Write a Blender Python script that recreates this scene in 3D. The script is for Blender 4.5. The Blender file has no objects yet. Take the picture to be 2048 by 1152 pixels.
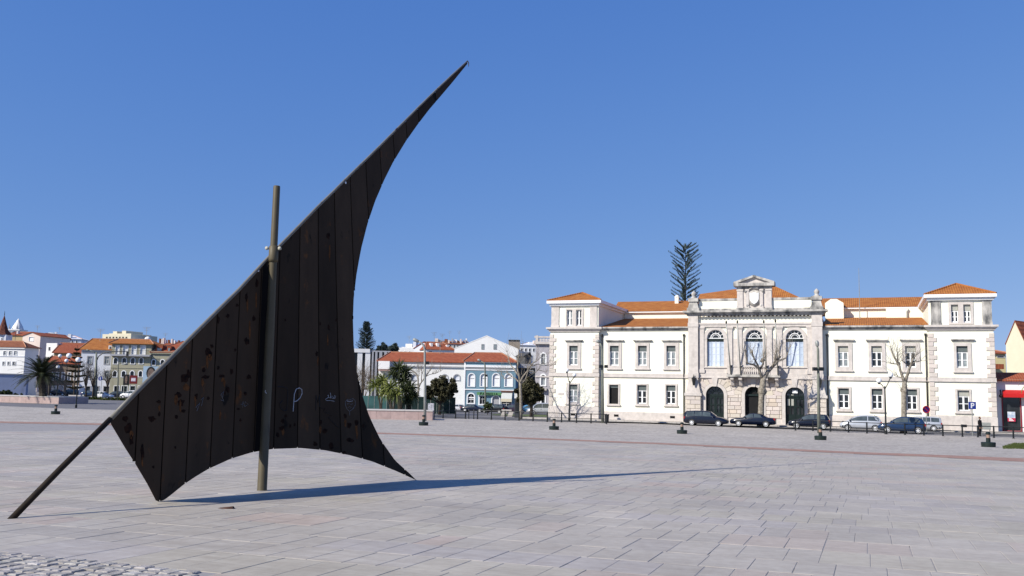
import bpy, bmesh, math, random
from math import sin, cos, pi, radians, sqrt, atan2
from mathutils import Vector, Matrix, Euler

R_ = random.Random(11)
C = bpy.context.scene.collection
scene = bpy.context.scene

# ------------------------------------------------------------------ camera, sky, sun
FPX, HOR, ROLL, EYE, SLOPE, YK = 1850.0, 780.0, 0.020, 1.75, 0.0213, 75.0
PITCH = math.atan((HOR - 576.0) / FPX)
FWD = Vector((0, cos(PITCH), sin(PITCH)))
_u0 = Vector((0, -sin(PITCH), cos(PITCH)))
RGT = Vector((1, 0, 0)) * cos(ROLL) + _u0 * sin(ROLL)
UPV = Vector((1, 0, 0)) * -sin(ROLL) + _u0 * cos(ROLL)
EYEP = Vector((0, 0, EYE))
cd = bpy.data.cameras.new('camera')
cam = bpy.data.objects.new('camera', cd)
C.objects.link(cam)
mw = Matrix(((RGT.x, UPV.x, -FWD.x, 0), (RGT.y, UPV.y, -FWD.y, 0), (RGT.z, UPV.z, -FWD.z, EYE), (0, 0, 0, 1)))
cam.matrix_world = mw
cd.sensor_width = 36.0
cd.lens = FPX / 2048.0 * 36.0
cd.clip_start = 0.1
cd.clip_end = 8000.0
scene.camera = cam

SUN_AZ = Vector((-0.835, -0.550, 0)).normalized()      # horizontal direction towards the sun
SUN_EL = radians(35.7)
world = bpy.data.worlds.new('World')
scene.world = world
world.use_nodes = True
wn = world.node_tree
bg = wn.nodes['Background']
sky = wn.nodes.new('ShaderNodeTexSky')
sky.sky_type = 'NISHITA'
sky.sun_disc = False
sky.sun_elevation = SUN_EL
sky.sun_rotation = atan2(SUN_AZ.x, SUN_AZ.y) % (2 * pi)
sky.altitude = 0.0
sky.air_density = 1.0
sky.dust_density = 0.0
sky.ozone_density = 4.0
# clear dry air: the lookup direction is lifted so that the band above the horizon keeps its blue
tcw = wn.nodes.new('ShaderNodeTexCoord')
lift = wn.nodes.new('ShaderNodeVectorMath')
lift.operation = 'MULTIPLY_ADD'
lift.inputs[1].default_value = (1, 1, 0.80)
lift.inputs[2].default_value = (0, 0, 0.13)
nrmz = wn.nodes.new('ShaderNodeVectorMath')
nrmz.operation = 'NORMALIZE'
tint = wn.nodes.new('ShaderNodeMix')
tint.data_type = 'RGBA'
tint.blend_type = 'MULTIPLY'
tint.inputs[0].default_value = 1.0
tint.inputs[7].default_value = (0.93, 1.0, 1.26, 1)
wn.links.new(tcw.outputs['Generated'], lift.inputs[0])
wn.links.new(lift.outputs[0], nrmz.inputs[0])
wn.links.new(nrmz.outputs[0], sky.inputs['Vector'])
wn.links.new(sky.outputs[0], tint.inputs[6])
sep = wn.nodes.new('ShaderNodeSeparateColor')
com = wn.nodes.new('ShaderNodeCombineColor')
wn.links.new(tint.outputs[2], sep.inputs[0])
SKYK = 0.1107
for ch, (g_, k_) in enumerate(((1.25, 1.486), (0.84, 0.823), (0.40, 0.775))):     # film response of the blue sky
    pre = wn.nodes.new('ShaderNodeMath')
    pre.operation = 'MULTIPLY'
    pre.inputs[1].default_value = SKYK
    pw_ = wn.nodes.new('ShaderNodeMath')
    pw_.operation = 'POWER'
    pw_.inputs[1].default_value = g_
    post = wn.nodes.new('ShaderNodeMath')
    post.operation = 'MULTIPLY'
    post.inputs[1].default_value = k_ / SKYK
    wn.links.new(sep.outputs[ch], pre.inputs[0])
    wn.links.new(pre.outputs[0], pw_.inputs[0])
    wn.links.new(pw_.outputs[0], post.inputs[0])
    wn.links.new(post.outputs[0], com.inputs[ch])
wn.links.new(com.outputs[0], bg.inputs['Color'])
bg.inputs['Strength'].default_value = 0.081
sd = bpy.data.lights.new('sun', 'SUN')
sd.energy = 4.5
sd.angle = radians(0.5)
sd.color = (1.0, 0.945, 0.84)
sun = bpy.data.objects.new('sun', sd)
C.objects.link(sun)
sdir = (SUN_AZ * cos(SUN_EL) + Vector((0, 0, sin(SUN_EL))))
sun.rotation_euler = sdir.to_track_quat('Z', 'Y').to_euler()
sun.location = (-40, -30, 60)
scene.view_settings.view_transform = 'Standard'
scene.view_settings.look = 'None'
scene.view_settings.exposure = 0.45
scene.view_settings.gamma = 1.0
scene.view_settings.use_curve_mapping = False
scene.render.engine = 'CYCLES'
scene.cycles.max_bounces = 6
scene.cycles.sample_clamp_indirect = 8.0


# ------------------------------------------------------------------ surveying helpers
def ray(px, py):
    return FWD + RGT * ((px - 1024.0) / FPX) + UPV * ((576.0 - py) / FPX)


def gz(y):
    return -SLOPE * min(max(y, -40.0), YK)


def G(px, py):
    """point of the ground seen at a place of the survey photograph"""
    d = ray(px, py)
    den = d.z + SLOPE * d.y
    if den < 0:
        t = -EYE / den
        if t * d.y <= YK:
            return EYEP + d * t
    t = -(EYE + SLOPE * YK) / d.z
    return EYEP + d * t


def atY(px, py, y):
    d = ray(px, py)
    return EYEP + d * (y / d.y)


def colx(px, y, py=800.0):
    """x of an upright seen at column px that stands y metres ahead"""
    return atY(px, py, y).x


def zat(px, py, p):
    """height seen at px,py on an upright standing at p"""
    d = ray(px, py)
    return EYE + d.z / d.y * p[1]


class Frame:
    """local frame of a facade: x along it, y away from the camera, z up"""
    def __init__(self, o, yaw):
        self.o = Vector(o)
        self.yaw = yaw
        self.ex = Vector((cos(yaw), sin(yaw), 0))
        self.ey = Vector((-sin(yaw), cos(yaw), 0))

    def pt(self, px, py, y=0.0):
        d = ray(px, py)
        n = self.ey
        t = ((self.o + n * y - EYEP).dot(n)) / d.dot(n)
        q = EYEP + d * t - self.o
        return q.dot(self.ex), q.z

    def x(self, px, py, y=0.0):
        return self.pt(px, py, y)[0]

    def z(self, px, py, y=0.0):
        return self.pt(px, py, y)[1]


# ------------------------------------------------------------------ mesh builder
class MB:
    def __init__(self):
        self.v, self.f, self.m, self.c = [], [], [], []
        self.col = None

    def add(self, verts, faces, mi=0):
        b = len(self.v)
        self.v.extend([tuple(p) for p in verts])
        for f in faces:
            self.f.append([b + i for i in f])
            self.m.append(mi)
            self.c.append(self.col)
        return self

    def quad(self, a, b, c, d, mi=0):
        return self.add([a, b, c, d], [(0, 1, 2, 3)], mi)

    def box(self, x0, x1, y0, y1, z0, z1, mi=0):
        x0, x1 = min(x0, x1), max(x0, x1)
        y0, y1 = min(y0, y1), max(y0, y1)
        z0, z1 = min(z0, z1), max(z0, z1)
        v = [(x0, y0, z0), (x1, y0, z0), (x1, y1, z0), (x0, y1, z0), (x0, y0, z1), (x1, y0, z1), (x1, y1, z1), (x0, y1, z1)]
        f = [(0, 3, 2, 1), (4, 5, 6, 7), (0, 1, 5, 4), (1, 2, 6, 5), (2, 3, 7, 6), (3, 0, 4, 7)]
        return self.add(v, f, mi)

    def stone(self, x0, x1, y0, y1, z0, z1, b=0.02, mi=0):
        """block whose front (-y) face is chamfered"""
        v = [(x0, y1, z0), (x1, y1, z0), (x1, y1, z1), (x0, y1, z1),
             (x0, y0 + b, z0), (x1, y0 + b, z0), (x1, y0 + b, z1), (x0, y0 + b, z1),
             (x0 + b, y0, z0 + b), (x1 - b, y0, z0 + b), (x1 - b, y0, z1 - b), (x0 + b, y0, z1 - b)]
        f = [(0, 1, 5, 4), (1, 2, 6, 5), (2, 3, 7, 6), (3, 0, 4, 7), (4, 5, 9, 8), (5, 6, 10, 9), (6, 7, 11, 10), (7, 4, 8, 11), (8, 9, 10, 11), (0, 3, 2, 1)]
        return self.add(v, f, mi)

    def poly_y(self, pts, y0, y1, mi=0):
        """polygon in xz (counter clockwise seen from -y) extruded along y"""
        n = len(pts)
        v = [(p[0], y0, p[1]) for p in pts] + [(p[0], y1, p[1]) for p in pts]
        f = [tuple(range(n)), tuple(range(2 * n - 1, n - 1, -1))]
        f += [((i + 1) % n, i, n + i, n + (i + 1) % n) for i in range(n)]
        return self.add(v, f, mi)

    def poly_x(self, pts, x0, x1, mi=0):
        """polygon in yz extruded along x"""
        n = len(pts)
        v = [(x0, p[0], p[1]) for p in pts] + [(x1, p[0], p[1]) for p in pts]
        f = [tuple(range(n - 1, -1, -1)), tuple(range(n, 2 * n))]
        f += [(i, (i + 1) % n, n + (i + 1) % n, n + i) for i in range(n)]
        return self.add(v, f, mi)

    def poly_z(self, pts, z0, z1, mi=0):
        n = len(pts)
        v = [(p[0], p[1], z0) for p in pts] + [(p[0], p[1], z1) for p in pts]
        f = [tuple(range(n - 1, -1, -1)), tuple(range(n, 2 * n))]
        f += [(i, (i + 1) % n, n + (i + 1) % n, n + i) for i in range(n)]
        return self.add(v, f, mi)

    def path(self, pts, rad, n=8, mi=0, caps=True):
        pts = [Vector(p) for p in pts]
        if not isinstance(rad, (list, tuple)):
            rad = [rad] * len(pts)
        rings = []
        ref = None
        for i, p in enumerate(pts):
            t = (pts[min(i + 1, len(pts) - 1)] - pts[max(i - 1, 0)])
            t = t.normalized() if t.length > 1e-9 else Vector((0, 0, 1))
            if ref is None:
                ref = Vector((1, 0, 0)) if abs(t.x) < 0.8 else Vector((0, 1, 0))
            a = (ref - t * ref.dot(t)).normalized()
            b = t.cross(a)
            ref = a
            rings.append([p + a * (rad[i] * cos(2 * pi * k / n)) + b * (rad[i] * sin(2 * pi * k / n)) for k in range(n)])
        v = [q for r in rings for q in r]
        f = []
        for i in range(len(pts) - 1):
            for k in range(n):
                k2 = (k + 1) % n
                f.append((i * n + k, i * n + k2, (i + 1) * n + k2, (i + 1) * n + k))
        if caps:
            f.append(tuple(range(n - 1, -1, -1)))
            f.append(tuple((len(pts) - 1) * n + k for k in range(n)))
        return self.add(v, f, mi)

    def tube(self, a, b, r0, r1=None, n=8, mi=0):
        return self.path([a, b], [r0, r0 if r1 is None else r1], n, mi)

    def lathe(self, prof, c=(0, 0, 0), n=12, mi=0, axis='z'):
        v, f = [], []
        for r, h in prof:
            for k in range(n):
                a = 2 * pi * k / n
                if axis == 'z':
                    v.append((c[0] + r * cos(a), c[1] + r * sin(a), c[2] + h))
                else:
                    v.append((c[0] + r * cos(a), c[1] + h, c[2] + r * sin(a)))
        m = len(prof)
        for i in range(m - 1):
            for k in range(n):
                k2 = (k + 1) % n
                q = (i * n + k, i * n + k2, (i + 1) * n + k2, (i + 1) * n + k)
                f.append(q if axis == 'z' else q[::-1])
        a, b = tuple(range(n - 1, -1, -1)), tuple((m - 1) * n + k for k in range(n))
        f += [a, b] if axis == 'z' else [a[::-1], b[::-1]]
        return self.add(v, f, mi)

    def ball(self, c, r, n=10, m=6, mi=0, sx=1, sy=1, sz=1, jit=0.0):
        v, f = [(c[0], c[1], c[2] - r * sz)], []
        for i in range(1, m):
            th = pi * i / m
            for k in range(n):
                a = 2 * pi * k / n
                q = r * (1 + (R_.uniform(-jit, jit) if jit else 0))
                v.append((c[0] + q * sx * sin(th) * cos(a), c[1] + q * sy * sin(th) * sin(a), c[2] - q * sz * cos(th)))
        v.append((c[0], c[1], c[2] + r * sz))
        for k in range(n):
            f.append((0, 1 + (k + 1) % n, 1 + k))
            f.append((len(v) - 1, 1 + (m - 2) * n + k, 1 + (m - 2) * n + (k + 1) % n))
        for i in range(m - 2):
            for k in range(n):
                k2 = (k + 1) % n
                f.append((1 + i * n + k, 1 + i * n + k2, 1 + (i + 1) * n + k2, 1 + (i + 1) * n + k))
        return self.add(v, f, mi)

    def mesh(self, name, mats, smooth=False):
        me = bpy.data.meshes.new(name)
        me.from_pydata(self.v, [], self.f)
        if not isinstance(mats, (list, tuple)):
            mats = [mats]
        for m in mats:
            me.materials.append(m)
        if len(mats) > 1:
            me.polygons.foreach_set('material_index', self.m)
        if smooth:
            me.polygons.foreach_set('use_smooth', [True] * len(me.polygons))
        if any(c is not None for c in self.c):
            at = me.color_attributes.new('tone', 'FLOAT_COLOR', 'CORNER')
            data = []
            for p, c in zip(self.f, self.c):
                data.extend(((c if c else (1, 1, 1)) + (1.0,)) * len(p))
            at.data.foreach_set('color', data)
        me.update()
        return me

    def build(self, name, mats, parent=None, smooth=False):
        o = bpy.data.objects.new(name, self.mesh(name, mats, smooth))
        C.objects.link(o)
        if parent is not None:
            o.parent = parent
        return o


def tag(o, label=None, cat=None, group=None, kind=None):
    if label:
        o['label'] = label
    if cat:
        o['category'] = cat
    if group:
        o['group'] = group
    if kind:
        o['kind'] = kind
    return o


def thing(name, label, cat, loc=(0, 0, 0), rz=0.0, group=None):
    o = bpy.data.objects.new(name, None)
    o.empty_display_size = 0.3
    C.objects.link(o)
    o.location = loc
    o.rotation_euler = (0, 0, rz)
    return tag(o, label, cat, group)


def dup(root, loc, rz, label):
    r = root.copy()
    C.objects.link(r)
    r.location = loc
    r.rotation_euler = (0, 0, rz)
    r['label'] = label
    for ch in root.children:
        c = ch.copy()
        C.objects.link(c)
        c.parent = r
        for g in ch.children:
            d = g.copy()
            C.objects.link(d)
            d.parent = c
    return r


# ------------------------------------------------------------------ materials
def mat(name, col, rough=0.75, var=0.12, scale=1.5, detail=4.0, bump=0.0, bscale=25.0, metal=0.0, spec=0.3,
        col2=None, lo=0.35, hi=0.65, stretch=(1, 1, 1), tone=False, streak=None):
    m = bpy.data.materials.new(name)
    m.use_nodes = True
    nt = m.node_tree
    b = nt.nodes['Principled BSDF']
    b.inputs['Roughness'].default_value = rough
    b.inputs['Metallic'].default_value = metal
    b.inputs['Specular IOR Level'].default_value = spec
    tc = nt.nodes.new('ShaderNodeTexCoord')
    mp = nt.nodes.new('ShaderNodeMapping')
    mp.inputs['Scale'].default_value = stretch
    nt.links.new(tc.outputs['Object'], mp.inputs['Vector'])
    n = nt.nodes.new('ShaderNodeTexNoise')
    n.inputs['Scale'].default_value = scale
    n.inputs['Detail'].default_value = detail
    n.inputs['Roughness'].default_value = 0.62
    nt.links.new(mp.outputs[0], n.inputs['Vector'])
    r = nt.nodes.new('ShaderNodeValToRGB')
    c2 = col2 or tuple(min(1, c * (1 + var)) for c in col)
    c1 = col if col2 else tuple(c * (1 - var) for c in col)
    r.color_ramp.elements[0].position = lo
    r.color_ramp.elements[0].color = (*c1, 1)
    r.color_ramp.elements[1].position = hi
    r.color_ramp.elements[1].color = (*c2, 1)
    nt.links.new(n.outputs[0], r.inputs[0])
    out = r.outputs[0]
    if tone:
        at = nt.nodes.new('ShaderNodeVertexColor')
        at.layer_name = 'tone'
        mx = nt.nodes.new('ShaderNodeMix')
        mx.data_type = 'RGBA'
        mx.blend_type = 'MULTIPLY'
        mx.inputs[0].default_value = 1.0
        nt.links.new(out, mx.inputs[6])
        nt.links.new(at.outputs[0], mx.inputs[7])
        out = mx.outputs[2]
    if streak:
        mp2 = nt.nodes.new('ShaderNodeMapping')
        mp2.inputs['Scale'].default_value = streak[1]
        nt.links.new(tc.outputs['Object'], mp2.inputs['Vector'])
        n2 = nt.nodes.new('ShaderNodeTexNoise')
        n2.inputs['Scale'].default_value = 1.0
        n2.inputs['Detail'].default_value = 6.0
        nt.links.new(mp2.outputs[0], n2.inputs['Vector'])
        r2 = nt.nodes.new('ShaderNodeValToRGB')
        r2.color_ramp.elements[0].position = streak[2]
        r2.color_ramp.elements[0].color = (0, 0, 0, 1)
        r2.color_ramp.elements[1].position = streak[3]
        r2.color_ramp.elements[1].color = (1, 1, 1, 1)
        nt.links.new(n2.outputs[0], r2.inputs[0])
        mx = nt.nodes.new('ShaderNodeMix')
        mx.data_type = 'RGBA'
        nt.links.new(r2.outputs[0], mx.inputs[0])
        nt.links.new(out, mx.inputs[6])
        mx.inputs[7].default_value = (*streak[0], 1)
        out = mx.outputs[2]
    nt.links.new(out, b.inputs['Base Color'])
    if bump:
        n3 = nt.nodes.new('ShaderNodeTexNoise')
        n3.inputs['Scale'].default_value = bscale
        n3.inputs['Detail'].default_value = 5.0
        nt.links.new(tc.outputs['Object'], n3.inputs['Vector'])
        bp = nt.nodes.new('ShaderNodeBump')
        bp.inputs['Strength'].default_value = bump
        bp.inputs['Distance'].default_value = 0.02
        nt.links.new(n3.outputs[0], bp.inputs['Height'])
        nt.links.new(bp.outputs[0], b.inputs['Normal'])
    return m


def tile_mat(name, col, col2, pitch=0.24, axis=0):
    """clay roof tiles: mottled colour with the relief of the tile rows"""
    m = mat(name, col, rough=0.85, scale=1.3, col2=col2, lo=0.3, hi=0.7, detail=8)
    nt = m.node_tree
    b = nt.nodes['Principled BSDF']
    tc = [n for n in nt.nodes if n.type == 'TEX_COORD'][0]
    w = nt.nodes.new('ShaderNodeTexWave')
    w.bands_direction = 'XYZ'[axis]
    w.inputs['Scale'].default_value = 0.314 / pitch
    w.inputs['Distortion'].default_value = 0.4
    nt.links.new(tc.outputs['Object'], w.inputs['Vector'])
    w2 = nt.nodes.new('ShaderNodeTexWave')
    w2.bands_direction = 'XYZ'[1 - axis] if axis < 2 else 'X'
    w2.wave_profile = 'SAW'
    w2.inputs['Scale'].default_value = 0.314 / 0.33
    nt.links.new(tc.outputs['Object'], w2.inputs['Vector'])
    ad = nt.nodes.new('ShaderNodeMath')
    ad.operation = 'ADD'
    nt.links.new(w.outputs['Fac'], ad.inputs[0])
    nt.links.new(w2.outputs['Fac'], ad.inputs[1])
    bp = nt.nodes.new('ShaderNodeBump')
    bp.inputs['Strength'].default_value = 0.7
    bp.inputs['Distance'].default_value = 0.05
    nt.links.new(ad.outputs[0], bp.inputs['Height'])
    nt.links.new(bp.outputs[0], b.inputs['Normal'])
    return m


PLASTER = mat('white_plaster', (0.84, 0.82, 0.69), 0.85, 0.03, 0.7, streak=((0.70, 0.67, 0.60), (0.9, 0.9, 0.22), 0.62, 0.9))
LIOZ = mat('pale_limestone', (0.545, 0.497, 0.46), 0.7, 0.10, 2.2, bump=0.15, streak=((0.36, 0.32, 0.29), (1.6, 1.6, 0.4), 0.58, 0.88))
LIOZD = mat('weathered_limestone', (0.46, 0.435, 0.40), 0.8, 0.15, 1.5, streak=((0.10, 0.10, 0.10), (1.3, 1.3, 0.6), 0.44, 0.66))
LIOZT = mat('toned_limestone', (0.565, 0.51, 0.465), 0.7, 0.06, 4.0, tone=True, bump=0.25, bscale=12)
ROOF1 = tile_mat('orange_clay_tiles', (0.26, 0.082, 0.018), (0.41, 0.165, 0.040))
ROOF2 = tile_mat('red_clay_tiles', (0.23, 0.055, 0.024), (0.34, 0.10, 0.045))
ROOF3 = tile_mat('brown_clay_tiles', (0.16, 0.055, 0.028), (0.27, 0.10, 0.05))
GLASSD = mat('dark_window_glass', (0.020, 0.024, 0.028), 0.06, 0.4, 0.9, spec=0.5)
GLASSC = mat('curtained_window_glass', (0.22, 0.25, 0.26), 0.12, 0.35, 1.2, spec=0.5)
BLIND = mat('grey_roller_blind', (0.10, 0.12, 0.12), 0.6, 0.15, 6, stretch=(1, 1, 8))
BLINDL = mat('light_roller_blind', (0.36, 0.36, 0.32), 0.6, 0.1, 6, stretch=(1, 1, 8))
WHITEP = mat('white_painted_wood', (0.80, 0.80, 0.80), 0.45, 0.04, 3)
GREENP = mat('dark_green_paint', (0.006, 0.014, 0.013), 0.45, 0.25, 3)
BLACKM = mat('black_painted_metal', (0.010, 0.012, 0.013), 0.4, 0.3, 4, spec=0.4)
GREYM = mat('grey_galvanised_metal', (0.30, 0.31, 0.29), 0.5, 0.15, 3, metal=0.3)
OLIVEM = mat('green_grey_lamp_paint', (0.16, 0.17, 0.14), 0.5, 0.15, 3)
OPAL = mat('opal_globe_glass', (0.78, 0.79, 0.80), 0.25, 0.03, 2, spec=0.5)
DARK = mat('dark_interior', (0.006, 0.006, 0.007), 0.8, 0.3, 2)
BARK = mat('plane_tree_bark', (0.17, 0.145, 0.115), 0.9, 0.3, 6, bump=0.5, bscale=14, col2=(0.33, 0.295, 0.24), lo=0.42, hi=0.62)
BARKD = mat('dark_bark', (0.055, 0.045, 0.036), 0.9, 0.35, 5, bump=0.5, bscale=10)
RUBBER = mat('tyre_rubber', (0.012, 0.012, 0.012), 0.8, 0.2, 9)
RIM = mat('alloy_rim', (0.70, 0.70, 0.71), 0.4, 0.08, 9, metal=0.2)
RIDGE = mat('pale_ridge_tiles', (0.40, 0.20, 0.12), 0.85, 0.2, 3)
LAMPG = mat('headlight_glass', (0.6, 0.62, 0.64), 0.1, 0.1, 9, spec=0.6)
LAMPR = mat('red_light_glass', (0.30, 0.012, 0.012), 0.2, 0.1, 9, spec=0.5)
CARGL = mat('car_window_glass', (0.06, 0.075, 0.08), 0.04, 0.3, 1.5, spec=0.7)


# ------------------------------------------------------------------ ground
def proj(p):
    q = Vector(p) - EYEP
    d = q.dot(FWD)
    if d < 0.05:
        return (-9999.0, 9999.0)
    return (1024 + FPX * q.dot(RGT) / d, 576 - FPX * q.dot(UPV) / d)


HALL_O = G(1099, 837)
HALL_YAW = radians(-21.0)
HALL = Frame(HALL_O, HALL_YAW)
EX, EY = HALL.ex, HALL.ey


def sheet(name, pts, dz, m, parent=None):
    bm = bmesh.new()
    vs = [bm.verts.new((p[0], p[1], 0)) for p in pts]
    bm.faces.new(vs)
    bmesh.ops.triangulate(bm, faces=bm.faces[:])
    for yk in (-40.0, YK):
        bmesh.ops.bisect_plane(bm, geom=bm.verts[:] + bm.edges[:] + bm.faces[:], plane_co=(0, yk, 0), plane_no=(0, 1, 0))
    for v in bm.verts:
        v.co.z = gz(v.co.y) + dz
    bmesh.ops.recalc_face_normals(bm, faces=bm.faces[:])
    if bm.faces and sum(f.normal.z for f in bm.faces) < 0:
        bmesh.ops.reverse_faces(bm, faces=bm.faces[:])
    me = bpy.data.meshes.new(name)
    bm.to_mesh(me)
    bm.free()
    me.materials.append(m)
    o = bpy.data.objects.new(name, me)
    C.objects.link(o)
    if parent:
        o.parent = parent
    else:
        o['kind'] = 'structure'
    return o


ASPH = mat('asphalt', (0.145, 0.14, 0.145), 0.9, 0.12, 0.5, bump=0.3, bscale=30)
ROADM = mat('street_asphalt', (0.10, 0.098, 0.10), 0.9, 0.15, 0.4, bump=0.3, bscale=30)
BEDM = mat('joint_mortar', (0.035, 0.030, 0.024), 0.95, 0.3, 1.6, col2=(0.27, 0.255, 0.25), lo=0.30, hi=0.40, detail=7)
MOSS = mat('mossy_soil', (0.030, 0.022, 0.012), 0.95, 0.3, 9, col2=(0.085, 0.06, 0.03))
REDS = mat('red_setts', (0.30, 0.185, 0.145), 0.9, 0.16, 2.5, bump=0.4, bscale=9)
KERB = mat('kerb_limestone', (0.42, 0.39, 0.36), 0.85, 0.12, 2)


def world_mat(name, base, yaw, sc1, sc2, tone, rough=0.62):
    """stone read in ground axes: sawn streaks along the rows, soft blotches, grain"""
    m = mat(name, base, rough, 0.10, 0.35, detail=6, tone=tone, spec=0.25)
    nt = m.node_tree
    b = nt.nodes['Principled BSDF']
    src = b.inputs['Base Color'].links[0].from_socket
    tc = [n for n in nt.nodes if n.type == 'TEX_COORD'][0]
    cur = src
    for i, (scl, lo, hi, dk, rot) in enumerate(((sc1, 0.38, 0.64, 0.89, yaw), (sc2, 0.30, 0.70, 0.90, yaw), ((7, 7, 7), 0.36, 0.60, 0.93, 0.0))):
        mp = nt.nodes.new('ShaderNodeMapping')
        mp.vector_type = 'TEXTURE'
        mp.inputs['Rotation'].default_value = (0, 0, rot)
        mp.inputs['Scale'].default_value = tuple(1.0 / s for s in scl)
        nt.links.new(tc.outputs['Object'], mp.inputs['Vector'])
        n = nt.nodes.new('ShaderNodeTexNoise')
        n.inputs['Scale'].default_value = 1.0
        n.inputs['Detail'].default_value = 7.0
        n.inputs['Roughness'].default_value = 0.65
        nt.links.new(mp.outputs[0], n.inputs['Vector'])
        r = nt.nodes.new('ShaderNodeValToRGB')
        r.color_ramp.elements[0].position = lo
        r.color_ramp.elements[0].color = (dk, dk * 0.985, dk * 0.975, 1)
        r.color_ramp.elements[1].position = hi
        r.color_ramp.elements[1].color = (1.04, 1.04, 1.04, 1)
        nt.links.new(n.outputs[0], r.inputs[0])
        mx = nt.nodes.new('ShaderNodeMix')
        mx.data_type = 'RGBA'
        mx.blend_type = 'MULTIPLY'
        mx.inputs[0].default_value = 1.0
        nt.links.new(cur, mx.inputs[6])
        nt.links.new(r.outputs[0], mx.inputs[7])
        cur = mx.outputs[2]
        if i == 0:
            bp = nt.nodes.new('ShaderNodeBump')
            bp.inputs['Strength'].default_value = 0.35
            bp.inputs['Distance'].default_value = 0.006
            nt.links.new(n.outputs[0], bp.inputs['Height'])
            nt.links.new(bp.outputs[0], b.inputs['Normal'])
    # wandering rusty and tan stains
    ns = nt.nodes.new('ShaderNodeTexNoise')
    ns.inputs['Scale'].default_value = 0.55
    ns.inputs['Detail'].default_value = 9.0
    ns.inputs['Roughness'].default_value = 0.7
    ns.inputs['Distortion'].default_value = 0.6
    nt.links.new(tc.outputs['Object'], ns.inputs['Vector'])
    rs_ = nt.nodes.new('ShaderNodeValToRGB')
    rs_.color_ramp.elements[0].position = 0.56
    rs_.color_ramp.elements[0].color = (0, 0, 0, 1)
    rs_.color_ramp.elements[1].position = 0.80
    rs_.color_ramp.elements[1].color = (0.62, 0.62, 0.62, 1)
    nt.links.new(ns.outputs[0], rs_.inputs[0])
    ms = nt.nodes.new('ShaderNodeMix')
    ms.data_type = 'RGBA'
    nt.links.new(rs_.outputs[0], ms.inputs[0])
    nt.links.new(cur, ms.inputs[6])
    ms.inputs[7].default_value = (0.30, 0.245, 0.19, 1)
    nt.links.new(ms.outputs[2], b.inputs['Base Color'])
    return m


SLABM = world_mat('sawn_limestone_slab', (0.412, 0.380, 0.332), HALL_YAW, (1.6, 26, 1), (0.45, 3.0, 1), True)
SETTM = world_mat('limestone_setts', (0.405, 0.376, 0.340), HALL_YAW, (5.0, 5.0, 5), (0.25, 1.6, 1), False, 0.85)
_nt = SETTM.node_tree
_v = _nt.nodes.new('ShaderNodeTexVoronoi')
_v.feature = 'DISTANCE_TO_EDGE'
_v.inputs['Scale'].default_value = 8.0
_tc = [n for n in _nt.nodes if n.type == 'TEX_COORD'][0]
_nt.links.new(_tc.outputs['Object'], _v.inputs['Vector'])
_bp = _nt.nodes.new('ShaderNodeBump')
_bp.inputs['Strength'].default_value = 0.6
_bp.inputs['Distance'].default_value = 0.01
_nt.links.new(_v.outputs['Distance'], _bp.inputs['Height'])
_v2 = _nt.nodes.new('ShaderNodeTexVoronoi')
_v2.inputs['Scale'].default_value = 5.5
_nt.links.new(_tc.outputs['Object'], _v2.inputs['Vector'])
_sp = _nt.nodes.new('ShaderNodeSeparateColor')
_nt.links.new(_v2.outputs['Color'], _sp.inputs[0])
_m1 = _nt.nodes.new('ShaderNodeMapRange')
_m1.inputs[3].default_value = 0.74
_m1.inputs[4].default_value = 1.18
_nt.links.new(_sp.outputs[0], _m1.inputs[0])
_mm = _nt.nodes.new('ShaderNodeMix')
_mm.data_type = 'RGBA'
_mm.blend_type = 'MULTIPLY'
_mm.inputs[0].default_value = 1.0
_pb = _nt.nodes['Principled BSDF']
_nt.links.new(_pb.inputs['Base Color'].links[0].from_socket, _mm.inputs[6])
_nt.links.new(_m1.outputs[0], _mm.inputs[7])
_nt.links.new(_mm.outputs[2], _pb.inputs['Base Color'])
_nt.links.new(_bp.outputs[0], _nt.nodes['Principled BSDF'].inputs['Normal'])

sheet('ground', [(-2600, -40.5), (2600, -40.5), (2600, 3800), (-2600, 3800)], -0.030, ASPH)

RED_UP = [(-260, 839), (0, 842.7), (200, 846.7), (775, 865.6), (1024, 874.2), (1324, 886), (1524, 895.2), (1724, 904.4), (1860, 909.2), (2048, 916.8), (2300, 927)]
RED_LO = [(-260, 842.5), (0, 846.0), (200, 850), (775, 868.5), (1024, 877), (1324, 889), (1524, 898.8), (1724, 908.6), (1860, 914), (2048, 924), (2300, 936)]


def lerp_px(tab, x):
    for a, b in zip(tab, tab[1:]):
        if x <= b[0]:
            t = (x - a[0]) / (b[0] - a[0])
            return a[1] + (b[1] - a[1]) * t
    return tab[-1][1]


red_lo_w = [G(*p) for p in RED_LO]
red_up_w = [G(*p) for p in RED_UP]
sheet('red_sett_band', red_lo_w + red_up_w[::-1], 0.006, REDS)

# small setts of the far part of the square, up to the street
far_edge = [G(x, y) for x, y in ((2300, 885), (2060, 876.0), (1800, 868), (1500, 855.8), (1300, 847.5), (1094, 843.5), (940, 838.0), (730, 834), (520, 829), (330, 823), (126, 817), (0, 812), (-260, 806))]
sheet('sett_paving', red_up_w + far_edge, 0.001, SETTM)

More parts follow.
